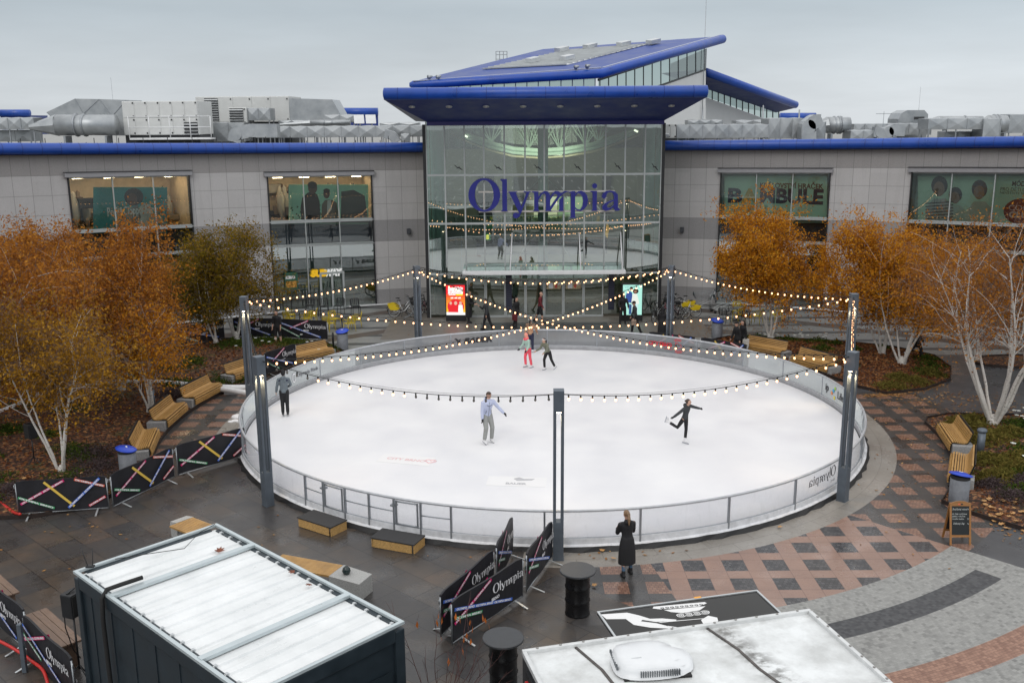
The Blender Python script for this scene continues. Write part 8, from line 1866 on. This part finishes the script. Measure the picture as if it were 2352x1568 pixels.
person(G(1519, 784), radians(150), 'person in a long black hooded coat beside the far right lamp pole', 1.74, 6, 0, (16, 8, 30, 4), (12, 8, 24, 4), (10, 2, 4), (-10, 2, -16), (8, 0, 0), BLK, BLK, HBL, 'short', 'hood', coat=True, group=gs)
person(G(1694, 820), radians(-70), 'man in a black jacket and cap walking behind the right of the rink', 1.76, 4, 0, (12, 8, 24, 4), (-8, 8, 4, 4), (14, 2, 6), (-14, 2, -26), (4, 0, 0), BLK, BLK, HDK, 'short', 'cap', group=gs)
person(G(1708, 814), radians(-72), 'woman with long dark hair and pale tote bag behind the right of the rink', 1.70, 4, 0, (12, 8, 24, 4), (-8, 10, 4, 4), (14, 2, 6), (-14, 2, -26), (4, 0, 0), BLK, BLK, HDK, 'long', group=gs, extra=bag(cloth('tote', (.50, .49, .46)), 1, (.08, .34, .40)))
person(G(2116, 826), radians(60), 'person all in black with a bag striding behind the forked birch', 1.78, 6, 0, (20, 8, 34, 4), (-16, 10, -4, 4), (26, 2, 10), (-24, 2, -44), (4, 0, 0), BLK, BLK, HDK, 'short', 'hood', group=gs, shoe=WHITE, extra=bag(BLK, 1, (.14, .36, .30)))
person(G(640, 792), radians(-20), 'man in a black T-shirt and shorts standing behind the back barriers', 1.80, 2, 0, (8, 6, 14, 2), (4, 8, 10, 2), (4, 4, 0), (-4, 4, -4), (8, 0, 0), BLK, BLK, HDK, 'short', None, group=gs, bare=True, barelegs=True)
person(ap(-17.9, AC[2] + 1.2, .02), radians(70), 'woman in a pale jumper seated at a table inside the sandwich shop window', 1.66, 14, 0, (40, 8, 80, -6), (40, 8, 80, -6), (84, 6, 4), (82, 6, 0), (14, 0, 0), cloth('cream', (.50, .49, .46), .08), CHAR, HDK, 'tail', group='people inside the shop')
person(V((0.1, 56.4, .02)), radians(14), 'man in a white and black jacket coming out of the glass doors', 1.80, 2, 0, (12, 10, 18, 2), (-8, 10, 4, 2), (10, 3, 4), (-10, 3, -14), (4, 0, 0), cloth('white', (.62, .62, .60), .06), BLK, HDK, 'short', group=gs, skin=mat('skin_deep', (.12, .065, .045), .5, 0, .05, 6))
# shop stool and table under the seated guest
o = thing('shop_table', 'small round table inside the sandwich shop window', 'table', ap(-18.6, AC[2] + 1.15, .02)); b = MB(); b.lathe([(.30, .70), (.32, .72), (.30, .74)], 20, 0); b.lathe([(.20, 0), (.03, .03), (.03, .70)], 12, 0); b.build('table_top', WOOD, o)
o = thing('shop_stool', 'dark stool inside the sandwich shop window', 'stool', ap(-17.75, AC[2] + 1.32, .02)); b = MB(); b.lathe([(.18, .40), (.19, .43), (.17, .46)], 16, 0); b.lathe([(.16, 0), (.03, .03), (.03, .40)], 10, 0); b.build('seat', BLACK, o)
# freeze the fused surfaces into plain mesh data
bpy.context.view_layer.update(); dg = bpy.context.evaluated_depsgraph_get()
_new = [(o_, bpy.data.meshes.new_from_object(o_.evaluated_get(dg), preserve_all_data_layers=False, depsgraph=dg)) for o_ in _todo]
for o_, me in _new:
    old = o_.data; me.materials.clear(); [me.materials.append(m_) for m_ in old.materials]; me.name = o_.name.split('.')[0]; o_.modifiers.clear(); o_.data = me
    me.polygons.foreach_set('use_smooth', [True] * len(me.polygons))
    if 'face' in o_: del o_['face']
